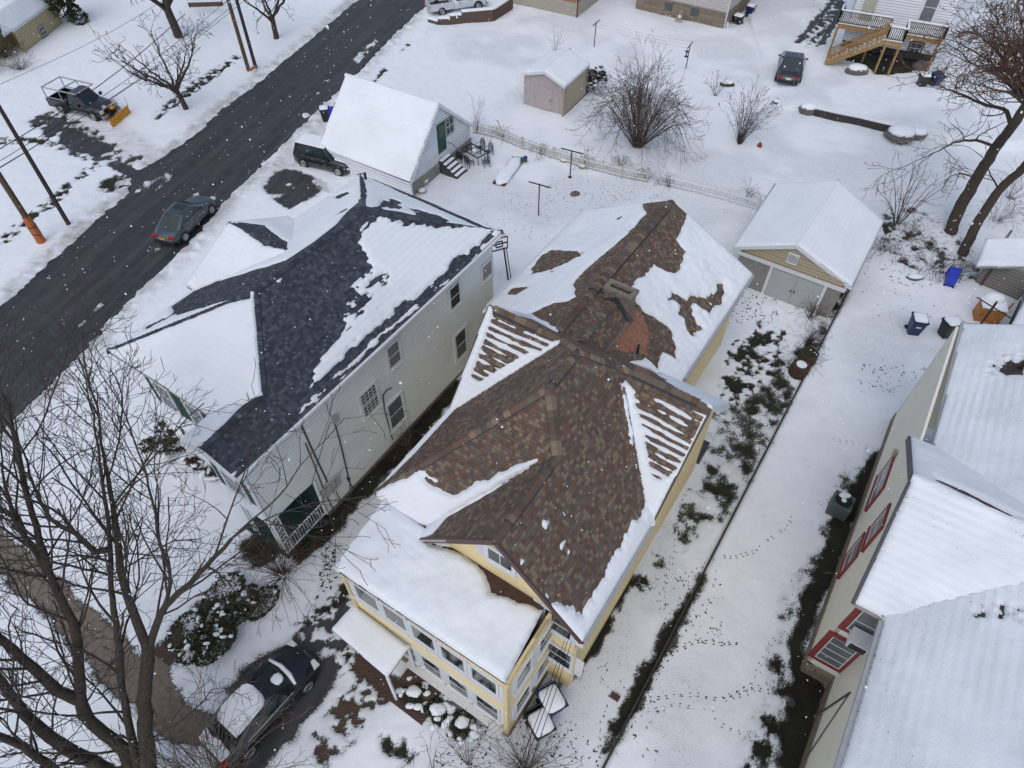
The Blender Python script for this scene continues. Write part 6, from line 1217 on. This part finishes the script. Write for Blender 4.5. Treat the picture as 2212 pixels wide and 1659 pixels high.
# rusty burner with stump in the garden strip
p = at(1722, 808); t = thing('rusty_burner', 'rusty double drum garden burner with snowy opening by the raised drive edge', 'burner', p)
MB().tube([p, p + V(0, 0, .75)], [.5, .46], 18).build('drum', RUST, t); q = p + BH.u * .85 + BH.v * .1; MB().tube([q, q + V(0, 0, .95)], [.48, .45], 18).build('drum', RUST, t); MB().tube([p + V(0, 0, .74), p + V(0, 0, .77)], .27, 14).build('snow', SNOW, t); MB().tube([q + V(0, 0, .94), q + V(0, 0, .96)], .38, 14).build('ash', SOIL, t)
# basketball stand behind the white house
p = at(1098, 605); t = thing('basketball_stand', 'black basketball stand frame behind the white house rear corner', 'basketball stand', p); X = unit(at(1105, 560) - at(1075, 568)); MB().bar(p, p + V(-.25, 0, 2.4), .09).build('post', BLACKM, t); MB().bar(p + V(.15, .1, .1), p + V(-.1, .1, 2.3), .05).build('post', BLACKM, t); mb = MB(); c = p + V(-.5, -.1, 2.75); 
for a, b in (((-.5, -.4), (.5, -.4)), ((.5, -.4), (.5, .4)), ((.5, .4), (-.5, .4)), ((-.5, .4), (-.5, -.4)), ((-.2, -.2), (.2, -.2)), ((.2, -.2), (.2, .15)), ((.2, .15), (-.2, .15)), ((-.2, .15), (-.2, -.2)), ((-.5, 0), (.5, 0))): mb.bar(c + X * a[0] + V(0, 0, a[1]), c + X * b[0] + V(0, 0, b[1]), .06)
mb.build('backboard_frame', BLACKM, t)
# stone retaining wall, steps and boulders
t = thing('stone_retaining_wall', 'low dark stone retaining wall under the snowy upper lawn', 'retaining wall', at(1765, 250))
pts = [at(1757, 251), at(1800, 261), at(1850, 271), at(1895, 282), at(1930, 290)]
for a, b in zip(pts[:-1], pts[1:]): MB().bar(a + V(0, 0, .3), b + V(0, 0, .3), .3, .64).build('wall_section', DSTONE, t)
mb = MB(); 
for a, b in zip(pts[:-1], pts[1:]): mb.bar(a + V(0, .12, .64), b + V(0, .12, .64), .36, .1)
mb.build('snow', SNOW, t)
def rock(px, r, label, h=.6, snow=True, zz=0, sq=(1.2, 1, .7), name='boulder', mat=ROCK, cat='boulder', grp=None):
    p = at(*px, zz); t = thing(name, label, cat, p, grp); MB().ball(p + V(0, 0, r * .4), r, 11, 7, sq=sq, jit=.28).build('stone', mat, t)
    if snow: MB().ball(p + V(0, 0, r * .4 + r * sq[2] * .55), r * .9, 12, 6, sq=(sq[0], sq[1], .45), zmin=-.1).build('snow', SNOW, t, True)
    return t
gr = 'snow-topped stones of the upper garden'
rock((1743, 245), .75, 'large snow-topped block at the left end of the stone wall', sq=(1, .8, .6), grp=gr); rock((1940, 302), 1.0, 'big snow-topped block stepping down at the right end of the wall', sq=(1.1, 1, .5), grp=gr); rock((1976, 298), .7, 'snow-topped block right of the big end block', sq=(1.2, .8, .5), grp=gr)
rock((1708, 232), .35, 'small dark snowy stone between the parked sedan and the wall', grp=gr); rock((1725, 228), .4, 'dark snowy stone just left of the wall end block', grp=gr); rock((1676, 224), .3, 'small stone below the parked sedan rear wheel', grp=gr)
rock((1848, 160), .7, 'grey boulder with flat snow cap under the deck stairs', zz=.5, sq=(1.3, 1, .6), grp=gr); rock((1985, 150), .6, 'dark round boulder under the right end of the deck', zz=.5, snow=False, grp=gr)
rock((1974, 604), .35, 'brown stones with snow in the brambles left of the blue tipped bin', mat=ROCK, sq=(1.5, .7, .5)); rock((1570, 186), .45, 'brown log with snow in the upper yard beside the small grey shrub', mat=RUST, sq=(1.4, .8, .6), name='log_pile', cat='log'); rock((1242, 423), .3, 'grey stone lying in the trampled yard near the clothes pole', snow=False); rock((1640, 318), .2, 'red garden ornament near the round grey shrub', mat=RED, name='garden_ornament', cat='ornament', sq=(1, 1, 1.4), snow=False)
# snow-covered garden bed with toys behind the patio
p = at(1100, 372); d = unit(at(1122, 345) - at(1082, 398)); n = V(d[1], -d[0], 0); t = thing('raised_bed', 'long snow-covered raised bed with dark edging behind the patio', 'garden bed', p)
MB().bar(p - d * 1.9 + V(0, 0, .1), p + d * 1.7 + V(0, 0, .1), .9, .22).build('edging', BRTRIM, t)
mb = MB(); mb.tube([p - d * 2.0, p - d * 1.5 + n * .05, p - d * .6 - n * .06, p + d * .4 + n * .05, p + d * 1.3 - n * .04, p + d * 1.8], [.12, .5, .56, .46, .5, .15], 14); mb.v = [(x + .03 * rng.uniform(-1, 1), y + .03 * rng.uniform(-1, 1), .2 + z * .32) for x, y, z in mb.v]; mb.build('snow', SNOW, t, True)
p = at(1124, 356); t = thing('toy_tricycle', 'green and purple toy tricycle half buried beside the raised bed', 'toy', p)
MB().tube([p + V(0, 0, .18), p + V(.06, 0, .18)], .17, 12).build('wheel', BLACK, t); MB().box(p + V(.25, .2, .3), (.5, .25, .3)).build('body', TOYG, t, bevel=.06); MB().box(p + V(.35, .1, .5), (.3, .25, .22)).build('seat', PURP, t, bevel=.06)
for q, l in (((1248, 368 - 22 + 0), 'snow-filled round planter at the foot of the old picket fence, left one'), ((1256 + 0, 360), 'snow-filled round planter at the old picket fence, right one')): pass
bucket(at(1218, 350), .28, .22, TANP, 'snow-filled round planter by the fence left of the clothes pole', 'planter', 'planter'); bucket(at(1257, 363), .3, .22, TANP, 'snow-filled round planter by the fence right of the clothes pole', 'planter', 'planter')
tag(MB().ball(at(977, 382, .05), .12, 10, 6, sq=(1, 1.3, .4), jit=.3).build('yellow_toy', GOLD), 'small yellow toy on the snow below the garden steps', 'toy')
tag(MB().box(BH(8.6, -1.1, .12), (.22, .35, .12), BH.u, BH.v).build('brick', BRTRIM), 'brown brick lying on the snow right of the yellow house', 'brick')
# brick retaining wall by the white pickup, stepped down to the street
t = thing('brick_retaining_wall', 'stepped brown brick retaining wall with snowy top below the white pickup', 'retaining wall', at(1000, 45))
RB = m_brick('brown_brick', (.15, .085, .06), (.10, .06, .045), (.08, .07, .06), vertical=True)
P = [at(x, y) for x, y in ((927, 48), (948, 54), (973, 54), (998, 52), (1066, 46), (1105, 20))]; hs_ = [.35, .6, .85, 1.1, 1.1]
for a, b, h_ in zip(P[:-1], P[1:], hs_):
    MB().bar(a + V(0, 0, h_ / 2), b + V(0, 0, h_ / 2), .35, h_).build('wall_section', RB, t); MB().bar(a + V(0, 0, h_ + .07), b + V(0, 0, h_ + .07), .42, .16).build('snow', SNOW, t, bevel=.05)
p = at(675, 410); t = thing('iron_gate', 'small white iron railing beside the black garage driveway patch', 'railing', p); mb = MB(); d = unit(at(711, 412) - at(684, 400))
for k in range(9): q = at(685, 408) + d * k * .14; mb.bar(q, q + V(0, 0, .85), .03)
mb.bar(at(685, 408) + V(0, 0, .85), at(685, 408) + d * 1.15 + V(0, 0, .85), .05); mb.build('bars', OLDW, t)
# ------------------------------------------------------------------ bare trees and shrubs
class Wood:
    def __init__(s, seed): s.r = random.Random(seed); s.segs = []
    def rv(s): return V(s.r.gauss(0, 1), s.r.gauss(0, 1), s.r.gauss(0, 1))
    def limb(s, pts, r0, r1, twigs=None, every=.5, wig=.03):
        pts = [np.asarray(p, float) for p in pts]; P = []
        for i in range(len(pts) - 1):
            a, b = pts[i], pts[i + 1]; pa = pts[max(0, i - 1)]; pb = pts[min(len(pts) - 1, i + 2)]; k = max(2, int(np.linalg.norm(b - a) / .35))
            for j in range(k):
                u = j / k; P.append(.5 * ((2 * a) + (b - pa) * u + (2 * pa - 5 * a + 4 * b - pb) * u * u + (-pa + 3 * a - 3 * b + pb) * u**3) + s.rv() * wig * .5)
        P.append(pts[-1]); n = len(P) - 1; acc = 0
        for i in range(n):
            ra = r0 + (r1 - r0) * i / n; rb = r0 + (r1 - r0) * (i + 1) / n; s.segs.append((P[i], P[i + 1], ra, rb)); L = np.linalg.norm(P[i + 1] - P[i]); acc += L
            if twigs and i > n * twigs.get('start', .2) and acc > every:
                acc = 0; d = unit(P[i + 1] - P[i]); o = unit(np.cross(d, s.rv())); ang = s.r.uniform(.5, 1.1); q = d * math.cos(ang) + o * math.sin(ang) + V(0, 0, twigs.get('up', .25))
                s.grow(P[i], unit(q), twigs['L'] * s.r.uniform(.6, 1.15), min(ra * .6, twigs.get('r', .05)), twigs['lvl'], twigs)
        if twigs: s.grow(P[-1], unit(P[-1] - P[-2]), twigs['L'], r1, twigs['lvl'], twigs)
        return s
    def grow(s, p, d, L, r, lvl, k):
        mn = k.get('min', .006); n = max(3, int(L / k.get('step', .3))); st = L / n; bend = s.rv() * k.get('bend', .08)
        for i in range(n):
            d = unit(d + bend / n * 3 + s.rv() * k.get('wig', .10) + V(0, 0, k.get('trop', .04))); q = p + d * st; r2 = max(mn, r * (1 - .75 / n)); s.segs.append((p, q, r, r2)); p, r = q, r2
            if lvl > 0 and i >= n * .15 and s.r.random() < k.get('dens', .75):
                o = unit(np.cross(d, s.rv())); a = s.r.uniform(.4, .95); s.grow(p, unit(d * math.cos(a) + o * math.sin(a)), L * s.r.uniform(.4, .62) * (1 - .35 * i / n), max(mn, r * .62), lvl - 1, k)
    def build(s, parent, mat, name='branches', thick=None):
        """one continuous-looking wood mesh; thick: radius above which pieces go in the trunk part"""
        for nm, sel in ((('trunk', lambda r: r >= thick), (name, lambda r: r < thick)) if thick else ((name, lambda r: True),)):
            S = [q for q in s.segs if sel(q[2])]
            if not S: continue
            A = np.array([q[0] for q in S]); Bp = np.array([q[1] for q in S]); ra = np.array([q[2] for q in S]); rb = np.array([q[3] for q in S])
            n = 8 if nm == 'trunk' else 4
            D = Bp - A; L = np.linalg.norm(D, axis=1, keepdims=True) + 1e-9; D /= L; Bp = Bp + D * rb[:, None] * .5
            ref = np.where(np.abs(D[:, 2:3]) < .9, [[0, 0, 1.]], [[1., 0, 0]]); X = np.cross(ref, D); X /= np.linalg.norm(X, axis=1, keepdims=True); Y = np.cross(D, X)
            vs = []
            for P, r in ((A, ra), (Bp, rb)):
                for j in range(n):
                    t = 2 * math.pi * j / n; vs.append(P + r[:, None] * (math.cos(t) * X + math.sin(t) * Y))
            vs = np.stack(vs, 1).reshape(-1, 3) - WL[parent.name]; m = len(S); base = np.arange(m)[:, None] * 2 * n
            f = np.stack([np.concatenate([base + j, base + (j + 1) % n, base + n + (j + 1) % n, base + n + j], 1) for j in range(n)], 1).reshape(-1, 4)
            me = bpy.data.meshes.new(nm); me.vertices.add(len(vs)); me.vertices.foreach_set('co', vs.astype(np.float32).ravel()); nf = len(f)
            me.loops.add(nf * 4); me.loops.foreach_set('vertex_index', f.astype(np.int32).ravel()); me.polygons.add(nf); me.polygons.foreach_set('loop_start', np.arange(0, nf * 4, 4, dtype=np.int32)); me.polygons.foreach_set('loop_total', np.full(nf, 4, np.int32)); me.update()
            link(nm, me, mat if nm != name or not isinstance(mat, tuple) else mat[1], parent, True)
        return s
def ap(*pts): return [at(x, y, z) for x, y, z in pts]
big = dict(L=3.9, lvl=3, r=.045, up=.25, bend=.10, wig=.10, trop=.03, dens=.82, min=.008, step=.36, start=.10)
t = thing('bare_tree', 'large bare tree with many dark trunks filling the lower left foreground', 'tree', at(300, 1760, 0)); W_ = Wood(11)
W_.limb(ap((330, 1760, 0), (322, 1659, 2), (312, 1544, 3.8), (315, 1469, 4.6), (320, 1404, 5.2)), .27, .2)
W_.limb(ap((320, 1404, 5.2), (295, 1344, 6), (267, 1259, 7), (257, 1205, 7.6), (250, 1130, 8.3), (238, 1060, 9), (225, 985, 9.8)), .16, .05, big, .38)
W_.limb(ap((320, 1404, 5.2), (345, 1331, 6), (387, 1281, 6.8), (430, 1240, 7.4), (500, 1165, 8.3), (560, 1110, 9)), .13, .035, big, .38)
W_.limb(ap((300, 1700, 1.2), (290, 1619, 2.6), (265, 1494, 4.4), (258, 1406, 5.4), (247, 1319, 6.5), (240, 1244, 7.3), (237, 1155, 8.2), (228, 1080, 9), (215, 1000, 9.8)), .15, .045, big, .38)
W_.limb(ap((237, 1185, 8), (205, 1190, 8.2), (162, 1152, 8.8), (110, 1120, 9.2), (75, 1055, 9.8), (60, 1000, 10.2)), .10, .03, big, .38)
W_.limb(ap((345, 1331, 6), (370, 1260, 7), (345, 1170, 8), (330, 1080, 9), (300, 980, 10)), .07, .025, big, .38)
W_.limb(ap((240, 1244, 7.3), (180, 1230, 8), (120, 1215, 8.6), (50, 1230, 9)), .05, .02, big, .38)
W_.build(t, BARK, thick=.06)
for c in t.children:
    if c.name.startswith('branches'): c.data.materials.clear(); c.data.materials.append(TWIG)
t = thing('bare_tree', 'bare tree leaning left with thick mossy limbs at the bottom left corner', 'tree', at(240, 1740, 0)); W_ = Wood(12)
W_.limb(ap((255, 1740, .0), (275, 1641, 2.2), (225, 1586, 3.2), (182, 1544, 4.1), (175, 1506, 4.7), (168, 1440, 5.5), (163, 1369, 6.3), (132, 1294, 7.3), (107, 1244, 8), (85, 1165, 8.8), (60, 1080, 9.6), (35, 960, 10.8), (22, 900, 11.2)), .24, .05, big, .38)
W_.limb(ap((175, 1514, 4.5), (125, 1490, 5.3), (75, 1444, 6.1), (0, 1381, 7), (-60, 1330, 8)), .19, .08, big, .38)
W_.limb(ap((240, 1665, 2), (150, 1619, 3.4), (75, 1564, 4.8), (20, 1500, 6), (-20, 1440, 7)), .22, .12, big, .38)
W_.limb(ap((150, 1690, 2), (100, 1650, 3.6), (50, 1614, 4.8), (-20, 1585, 6)), .16, .10, big, .38)
W_.limb(ap((132, 1294, 7.3), (80, 1197, 8.3), (40, 1140, 9), (10, 1050, 9.8), (5, 990, 10.4)), .12, .03, big, .38)
W_.build(t, BARK, thick=.06)
for c in t.children:
    if c.name.startswith('branches'): c.data.materials.clear(); c.data.materials.append(TWIG)
def shrub(name, label, base, n, tips, L=1.2, lvl=2, r=.02, mat=TWIG, cat='shrub', group=None, seed=1, kw=None, spread=None, h=None, buds=None, arch=.0):
    """multi-stemmed bare shrub; spread/h in metres"""
    p = at(*base) if len(base) == 2 else at(*base[:2], base[2]); t = thing(name, label, cat, p, group); W_ = Wood(seed); k = dict(L=L, lvl=lvl, r=r, dens=.5, wig=.08, min=.0065, step=.25, trop=.03, up=.1, start=.3); k.update(kw or {})
    for i in range(n):
        a = W_.r.uniform(0, 6.283); f = math.sqrt(W_.r.random()); e = V(math.cos(a), math.sin(a), 0) * spread * f; hh = h * (1.05 - .45 * f * f) * W_.r.uniform(.75, 1.05); b0 = p + e * .08
        W_.limb([b0, b0 + e * .35 + V(0, 0, hh * .45), b0 + e * .75 + V(0, 0, hh * .82), b0 + e * 1.05 + V(0, 0, hh - arch * f)], r, r * .35, k, .45, .02)
    W_.build(t, mat, 'stems')
    if buds:
        mb = MB(); rr = random.Random(seed)
        for q in rr.sample(W_.segs, min(buds, len(W_.segs))):
            if q[2] < .012: mb.ball(q[1], .03, 5, 3)
        mb.build('buds', mat, t)
    return t
shrub('lilac_bush', 'huge round leafless bush of brown stems behind the picket fence', (1376, 318), 80, None, L=1.6, lvl=2, r=.032, mat=simple('lilac_bark', (.10, .07, .055), .9, .3), spread=3.4, h=6.0, seed=3, arch=2.0, kw=dict(dens=.6, trop=.06, min=.0085))
shrub('bare_shrub', 'smaller vase-shaped leafless shrub with seed heads in the upper yard', (1596, 312), 40, None, L=.9, lvl=2, r=.02, spread=1.5, h=3.6, seed=4, buds=260)
shrub('low_shrub', 'small grey twiggy shrub with log in the open upper yard', (1545, 208), 16, None, L=.5, lvl=1, r=.012, mat=TWIG2, spread=.7, h=1.7, seed=5, buds=60)
shrub('sapling', 'few thin bare shoots behind the pink garden shed', (1197, 118), 7, None, L=.6, lvl=1, r=.012, mat=TWIG2, spread=.5, h=2., seed=6)
shrub('sapling', 'thin arching shoots by the picket fence end next to the garage gable', (1030, 290), 8, None, L=.8, lvl=1, r=.012, mat=TWIG2, spread=.8, h=2.6, seed=7)
shrub('sumac_shrub', 'open bare shrub with thick crooked stems behind the beige garage', (1935, 488), 11, None, L=1.3, lvl=1, r=.035, spread=1.9, h=4.2, seed=8, kw=dict(dens=.35, wig=.12), buds=50)
shrub('low_shrub', 'reddish brown twiggy bush in front of the yellow shed, left one', (15, 125), 60, None, L=.5, lvl=1, r=.010, mat=BARK2, spread=1.5, h=1.2, seed=9)
shrub('low_shrub', 'pale twiggy bush in front of the yellow shed corner, right one', (48, 152), 50, None, L=.5, lvl=1, r=.010, mat=TWIG2, spread=1.2, h=1.1, seed=10)
shrub('bare_shrub', 'brown leafless bush between the white house porch and the yellow house', (612, 1243), 46, None, L=1.0, lvl=2, r=.018, mat=BARK2, spread=1.9, h=2.4, seed=13, arch=.9, kw=dict(dens=.55))
shrub('bare_shrub', 'grey leafless bush beside the snowed black car at the bottom edge', (470, 1700), 60, None, L=1.3, lvl=2, r=.02, mat=TWIG2, spread=2.2, h=3.0, seed=14, kw=dict(dens=.55))
shrub('sapling', 'thin bare sapling in the front yard below the round shrubs, left one', (935, 1665), 7, None, L=.9, lvl=1, r=.014, mat=TWIG2, spread=.6, h=2.2, seed=15)
shrub('sapling', 'thin bare sapling in the front yard below the round shrubs, right one', (1012, 1655), 10, None, L=1.0, lvl=1, r=.016, mat=TWIG2, spread=.9, h=2.5, seed=16)
shrub('low_shrub', 'dark tangled low bush at the bottom edge below the porch bins', (1135, 1668), 60, None, L=.6, lvl=1, r=.012, mat=BARK2, spread=1.3, h=1.3, seed=17)
for i, (x, y, sp, h_, l) in enumerate(((1905, 545, 1.2, 1.2, 'dry bramble at the beige garage side wall'), (1960, 520, 1.5, 1.3, 'dry bramble below the sumac shrub'), (2010, 580, 1.3, 1.1, 'dry bramble in the middle of the snow below the leaning trees'), (2070, 590, 1.0, 1.0, 'dry bramble at the foot of the leaning trees'), (2150, 480, 1.8, 1.8, 'dry bramble behind the flat brown shed'), (2180, 430, 2., 2.2, 'tall dry bramble right of the leaning trunks'))):
    shrub('bramble', l, (x, y), 26, None, L=.7, lvl=1, r=.010, mat=BARK2 if i % 2 else TWIG, spread=sp, h=h_, seed=20 + i, arch=.5, group='brambles by the leaning trees')
for i, (x, y, l) in enumerate(((1742, 745, 'dark bramble at the garage corner of the raised drive edge'), (1748, 690, 'reddish dead growth in the corner beside the beige garage'), (1735, 790, 'thin bramble just above the rusty burner'))): shrub('bramble', l, (x, y), 34, None, L=.6, lvl=1, r=.011, mat=BARK2 if i == 1 else TWIG, spread=.9, h=1.2, seed=30 + i, arch=.5, group='brambles by the raised drive')
for i, (x, y, l) in enumerate(((1085, 300, 'vines tangled in the old fence at its left end'), (1170, 335, 'vines tangled in the old fence near the clothes pole'), (1262, 358, 'thick dry vines over the old fence under the big bush'), (1340, 360, 'dry weed clump below the big round bush'), (1395, 388, 'dry weeds at the gap between the two picket fences'), (1445, 405, 'small dead plant at the white picket fence start'), (1612, 432, 'round dead bush at the white fence near the beige garage'), (880, 965, 'dry brown weeds in the dark gap by the white house'))): shrub('dry_weeds', l, (x, y), 22, None, L=.5, lvl=1, r=.009, mat=TWIG2 if i % 3 else BARK2, spread=.8, h=1.1, seed=40 + i, arch=.4, group='dry weeds along fences and walls')
# orchard tree by the plow truck, street trees
def tree(label, base, hgt, r, lean, seed, limbs, spread, kw, mat=BARK, tw=TWIG, thick=.05, name='bare_tree'):
    p = at(*base); t = thing(name, label, 'tree', p); W_ = Wood(seed); top = p + V(*lean, hgt); W_.limb([p, p + V(*lean, hgt) * .5, top], r, r * .8, None)
    for i in range(limbs):
        a = 2 * math.pi * (i + W_.r.uniform(-.3, .3)) / limbs; e = V(math.cos(a), math.sin(a), 0) * spread * W_.r.uniform(.7, 1.1); hh = spread * W_.r.uniform(.7, 1.2)
        W_.limb([top - V(0, 0, .15 * i % .5), top + e * .35 + V(0, 0, hh * .25), top + e * .75 + V(0, 0, hh * .6), top + e * 1.05 + V(0, 0, hh)], r * .5, r * .12, kw, .4, .06)
    W_.build(t, mat, thick=thick)
    for c in t.children:
        if c.name.startswith('branches'): c.data.materials.clear(); c.data.materials.append(tw)
    return t
ok = dict(L=1.7, lvl=3, r=.035, dens=.75, wig=.17, bend=.2, min=.013, step=.25, trop=.06, up=.3)
tree('spreading bare apple tree between the plow pickup and the street', (403, 238), 1.7, .22, (-.3, .2), 51, 9, 2.9, ok)
tree('thick-trunked bare tree at the top edge above the apple tree', (388, 82), 2.6, .42, (-.3, .2), 52, 6, 4.2, dict(ok, L=2.6), thick=.08)
tree('bare street tree at the top edge beside the far utility poles', (598, 85), 1.8, .26, (0, .2), 53, 5, 3.4, dict(ok, L=2.))
# two leaning trunks on the right
rk = dict(L=2.8, lvl=3, r=.05, dens=.8, wig=.12, bend=.15, min=.011, step=.35, trop=.02, up=.1, start=.25)
t = thing('leaning_tree', 'thick dark leaning tree with brown crown at the upper right, left of two trunks', 'tree', at(2053, 505)); W_ = Wood(61)
W_.limb(ap((2053, 505, 0), (2070, 455, 1.2), (2110, 385, 3), (2150, 320, 5), (2185, 275, 6.8), (2225, 215, 8.5), (2250, 150, 10)), .38, .22)
W_.limb(ap((2185, 275, 6.8), (2170, 235, 7), (2130, 228, 7), (2080, 205, 7.5), (2040, 190, 8)), .14, .04, rk, .5)
W_.limb(ap((2150, 320, 5), (2120, 305, 5.4), (2070, 305, 5.6), (2020, 330, 5.4), (1985, 345, 5.)), .10, .03, rk, .5)
W_.limb(ap((2110, 385, 3), (2075, 375, 3.6), (2050, 385, 4), (2035, 410, 4)), .06, .02, dict(rk, L=1.3, lvl=2), .4)
for e in ((2120, 150, 9.5), (2150, 80, 10), (2190, 60, 10.5), (2100, 60, 9.5), (2180, 180, 9), (2080, 130, 8.5), (2140, 20, 10.5), (2200, 110, 10.5), (2110, 200, 8.5), (2160, 140, 9.5), (2200, 20, 11), (2075, 95, 9)): W_.limb([at(2215, 225, 8.2), (at(2215, 225, 8.2) + at(*e)) / 2 + V(0, 0, .4), at(*e)], .09, .03, dict(rk, L=2.2, lvl=3, dens=1.0, r=.04, step=.25, start=.1), .22)
W_.build(t, BARK, thick=.07)
for c in t.children:
    if c.name.startswith('branches'): c.data.materials.clear(); c.data.materials.append(BARK2)
t = thing('leaning_tree', 'lighter brown leaning trunk right beside the dark leaning tree', 'tree', at(2078, 540)); W_ = Wood(62)
W_.limb(ap((2076, 553, 0), (2095, 515, .8), (2115, 475, 1.6), (2160, 410, 3.2), (2212, 360, 4.8), (2270, 290, 7)), .30, .2)
W_.limb(ap((2160, 410, 3.2), (2140, 380, 4), (2130, 350, 4.6), (2110, 330, 5)), .06, .02, rk, .5)
W_.build(t, BARK, thick=.07)
# ------------------------------------------------------------------ evergreens and snow-capped shrubs
def evergreen(name, label, base, rad, h, n=900, snow=40, seed=0, sq=(1, 1), group=None, mat=EVG, leaf=.09, z0=0., cat='evergreen shrub', blob=.1):
    r = random.Random(seed); p = at(*base, z0); t = thing(name, label, cat, p, group); mb = MB(); sb = MB(); lumps = [(r.uniform(-.6, .6), r.uniform(-.6, .6), r.uniform(.1, .9), r.uniform(.3, .5)) for _ in range(12)]
    X = RH.u; Y = RH.v
    for i in range(n):
        l = r.choice(lumps); a = r.uniform(0, 6.28); b = r.uniform(-.5, 1); q = V(l[0] + l[3] * math.cos(a) * math.sqrt(max(0, 1 - b * b)), l[1] + l[3] * math.sin(a) * math.sqrt(max(0, 1 - b * b)), l[2] + l[3] * b * .6)
        c = p + X * q[0] * rad * sq[0] + Y * q[1] * rad * sq[1] + V(0, 0, max(.03, q[2] * h)); u = unit(V(r.gauss(0, 1), r.gauss(0, 1), r.gauss(0, .6))); v = unit(np.cross(u, V(r.gauss(0, 1), r.gauss(0, 1), r.gauss(0, 1)))); s_ = leaf * r.uniform(.6, 1.5)
        mb.add([c - u * s_ * 1.4, c + v * s_ * .5, c + u * s_ * 1.4, c - v * s_ * .5], [(0, 1, 2, 3)])
        if snow and i % max(1, n // snow) == 0: sb.ball(c + V(0, 0, .03), blob * r.uniform(.5, 1.9), 7, 4, sq=(r.uniform(.7, 1.8), r.uniform(.7, 1.5), .35), jit=.6)
    mb.build('foliage', mat, t)
    if snow: sb.build('snow', SNOW, t, True)
    MB().tube([p, p + V(0, 0, h * .4)], .05, 6).build('stem', BARK, t)
    return t
evergreen('evergreen_shrub', 'wide dark green hedge bush dotted with snow beside the brick walk', (490, 1345), 1.5, .8, 7000, 140, 1, sq=(1.5, .95), blob=.055, leaf=.06, mat=simple('olive_green', (.045, .048, .02), .9, .5, 10))
evergreen('evergreen_shrub', 'brown-green snowy bush at the front of the white house, upper one', (362, 972), .9, 1.2, 1200, 45, 2, mat=simple('dull_green', (.05, .045, .018), .9, .5, 10))
evergreen('evergreen_shrub', 'dead brown snowy bush at the white house front foundation', (440, 1018), .9, .6, 700, 40, 3, sq=(.4, 1.3), mat=RUST)
evergreen('evergreen_shrub', 'dark rounded shrub with snow behind the garden shed', (1283, 200), 1.0, 1.8, 1300, 40, 4, mat=simple('shed_bush', (.035, .03, .02), .9, .5, 10))
for i, (x, y, h_, l) in enumerate(((150, 50, 4.5, 'dark evergreen right beside the yellow shed at the top left'), (60, -12, 6, 'dark evergreen behind the yellow shed roof'), (225, -15, 3.5, 'dark green evergreen at the top edge right of the shed'))): evergreen('evergreen_tree', l, (x, y), 1.9, h_, 2600, 0, 5 + i, leaf=.16, cat='tree', group='dark evergreens at the top left')
for i, (px, l) in enumerate((((897, 1506), 'snow-capped round shrub nearest the door canopy'), ((948, 1543), 'snow-capped round shrub in the middle of the three below the porch'), ((1000, 1572), 'snow-capped round shrub nearest the porch right corner'))):
    t = evergreen('round_shrub', l, px, .47, .6, 1300, 0, 20 + i, group='snow-capped round shrubs below the porch', leaf=.06); p = at(*px); r = random.Random(i); mb = MB(); mb.ball(p + V(0, 0, .66), .24, 12, 6, sq=(1.2, .9, .4), jit=.4, zmin=-.3)
    for k in range(16):
        a = r.uniform(0, 6.28); d = r.uniform(.3, .66); mb.ball(p + V(d * math.cos(a), d * math.sin(a), .72 - d * .5), r.uniform(.06, .13), 8, 5, sq=(r.uniform(1, 1.8), 1, .45), jit=.4)
    mb.build('snow', SNOW, t, True)
# buildings peeping in at the top edge
t = thing('brick_building', 'low red-brown wall glimpsed at the top edge behind the big tree', 'building', at(445, -6)); MB().bar(at(405, 2, .6), at(478, 0, .6), .3, 1.3).build('wall', RB, t); MB().bar(at(405, 2, 1.3), at(478, 0, 1.3), .5, .12).build('snow', SNOW, t)
# ------------------------------------------------------------------ falling snow
mb = MB(); r = random.Random(99); oc = [(1, 0, 0), (0, 1, 0), (-1, 0, 0), (0, -1, 0), (0, 0, 1), (0, 0, -1)]; ofs = [(0, 1, 4), (1, 2, 4), (2, 3, 4), (3, 0, 4), (1, 0, 5), (2, 1, 5), (3, 2, 5), (0, 3, 5)]
for i in range(9000):
    y = r.uniform(-4, 62); z = r.uniform(.5, 26); x = r.uniform(-1, 1) * (8 + y * .75 + (27 - z) * .3)
    d = math.sqrt(x * x + y * y + (z - 27)**2)
    if d < 9: continue
    s_ = r.uniform(.006, .014) * (1 + d / 40) * (1.8 if r.random() < .05 else 1)
    mb.add([(x + a * s_, y + b * s_, z + c * s_ * 1.4) for a, b, c in oc], ofs)
o = mb.build('snowflakes', simple('flake', (.8, .82, .86), .8, .02)); tag(o, 'white snowflakes falling through the air over the whole scene', 'snowflakes', kind='stuff')
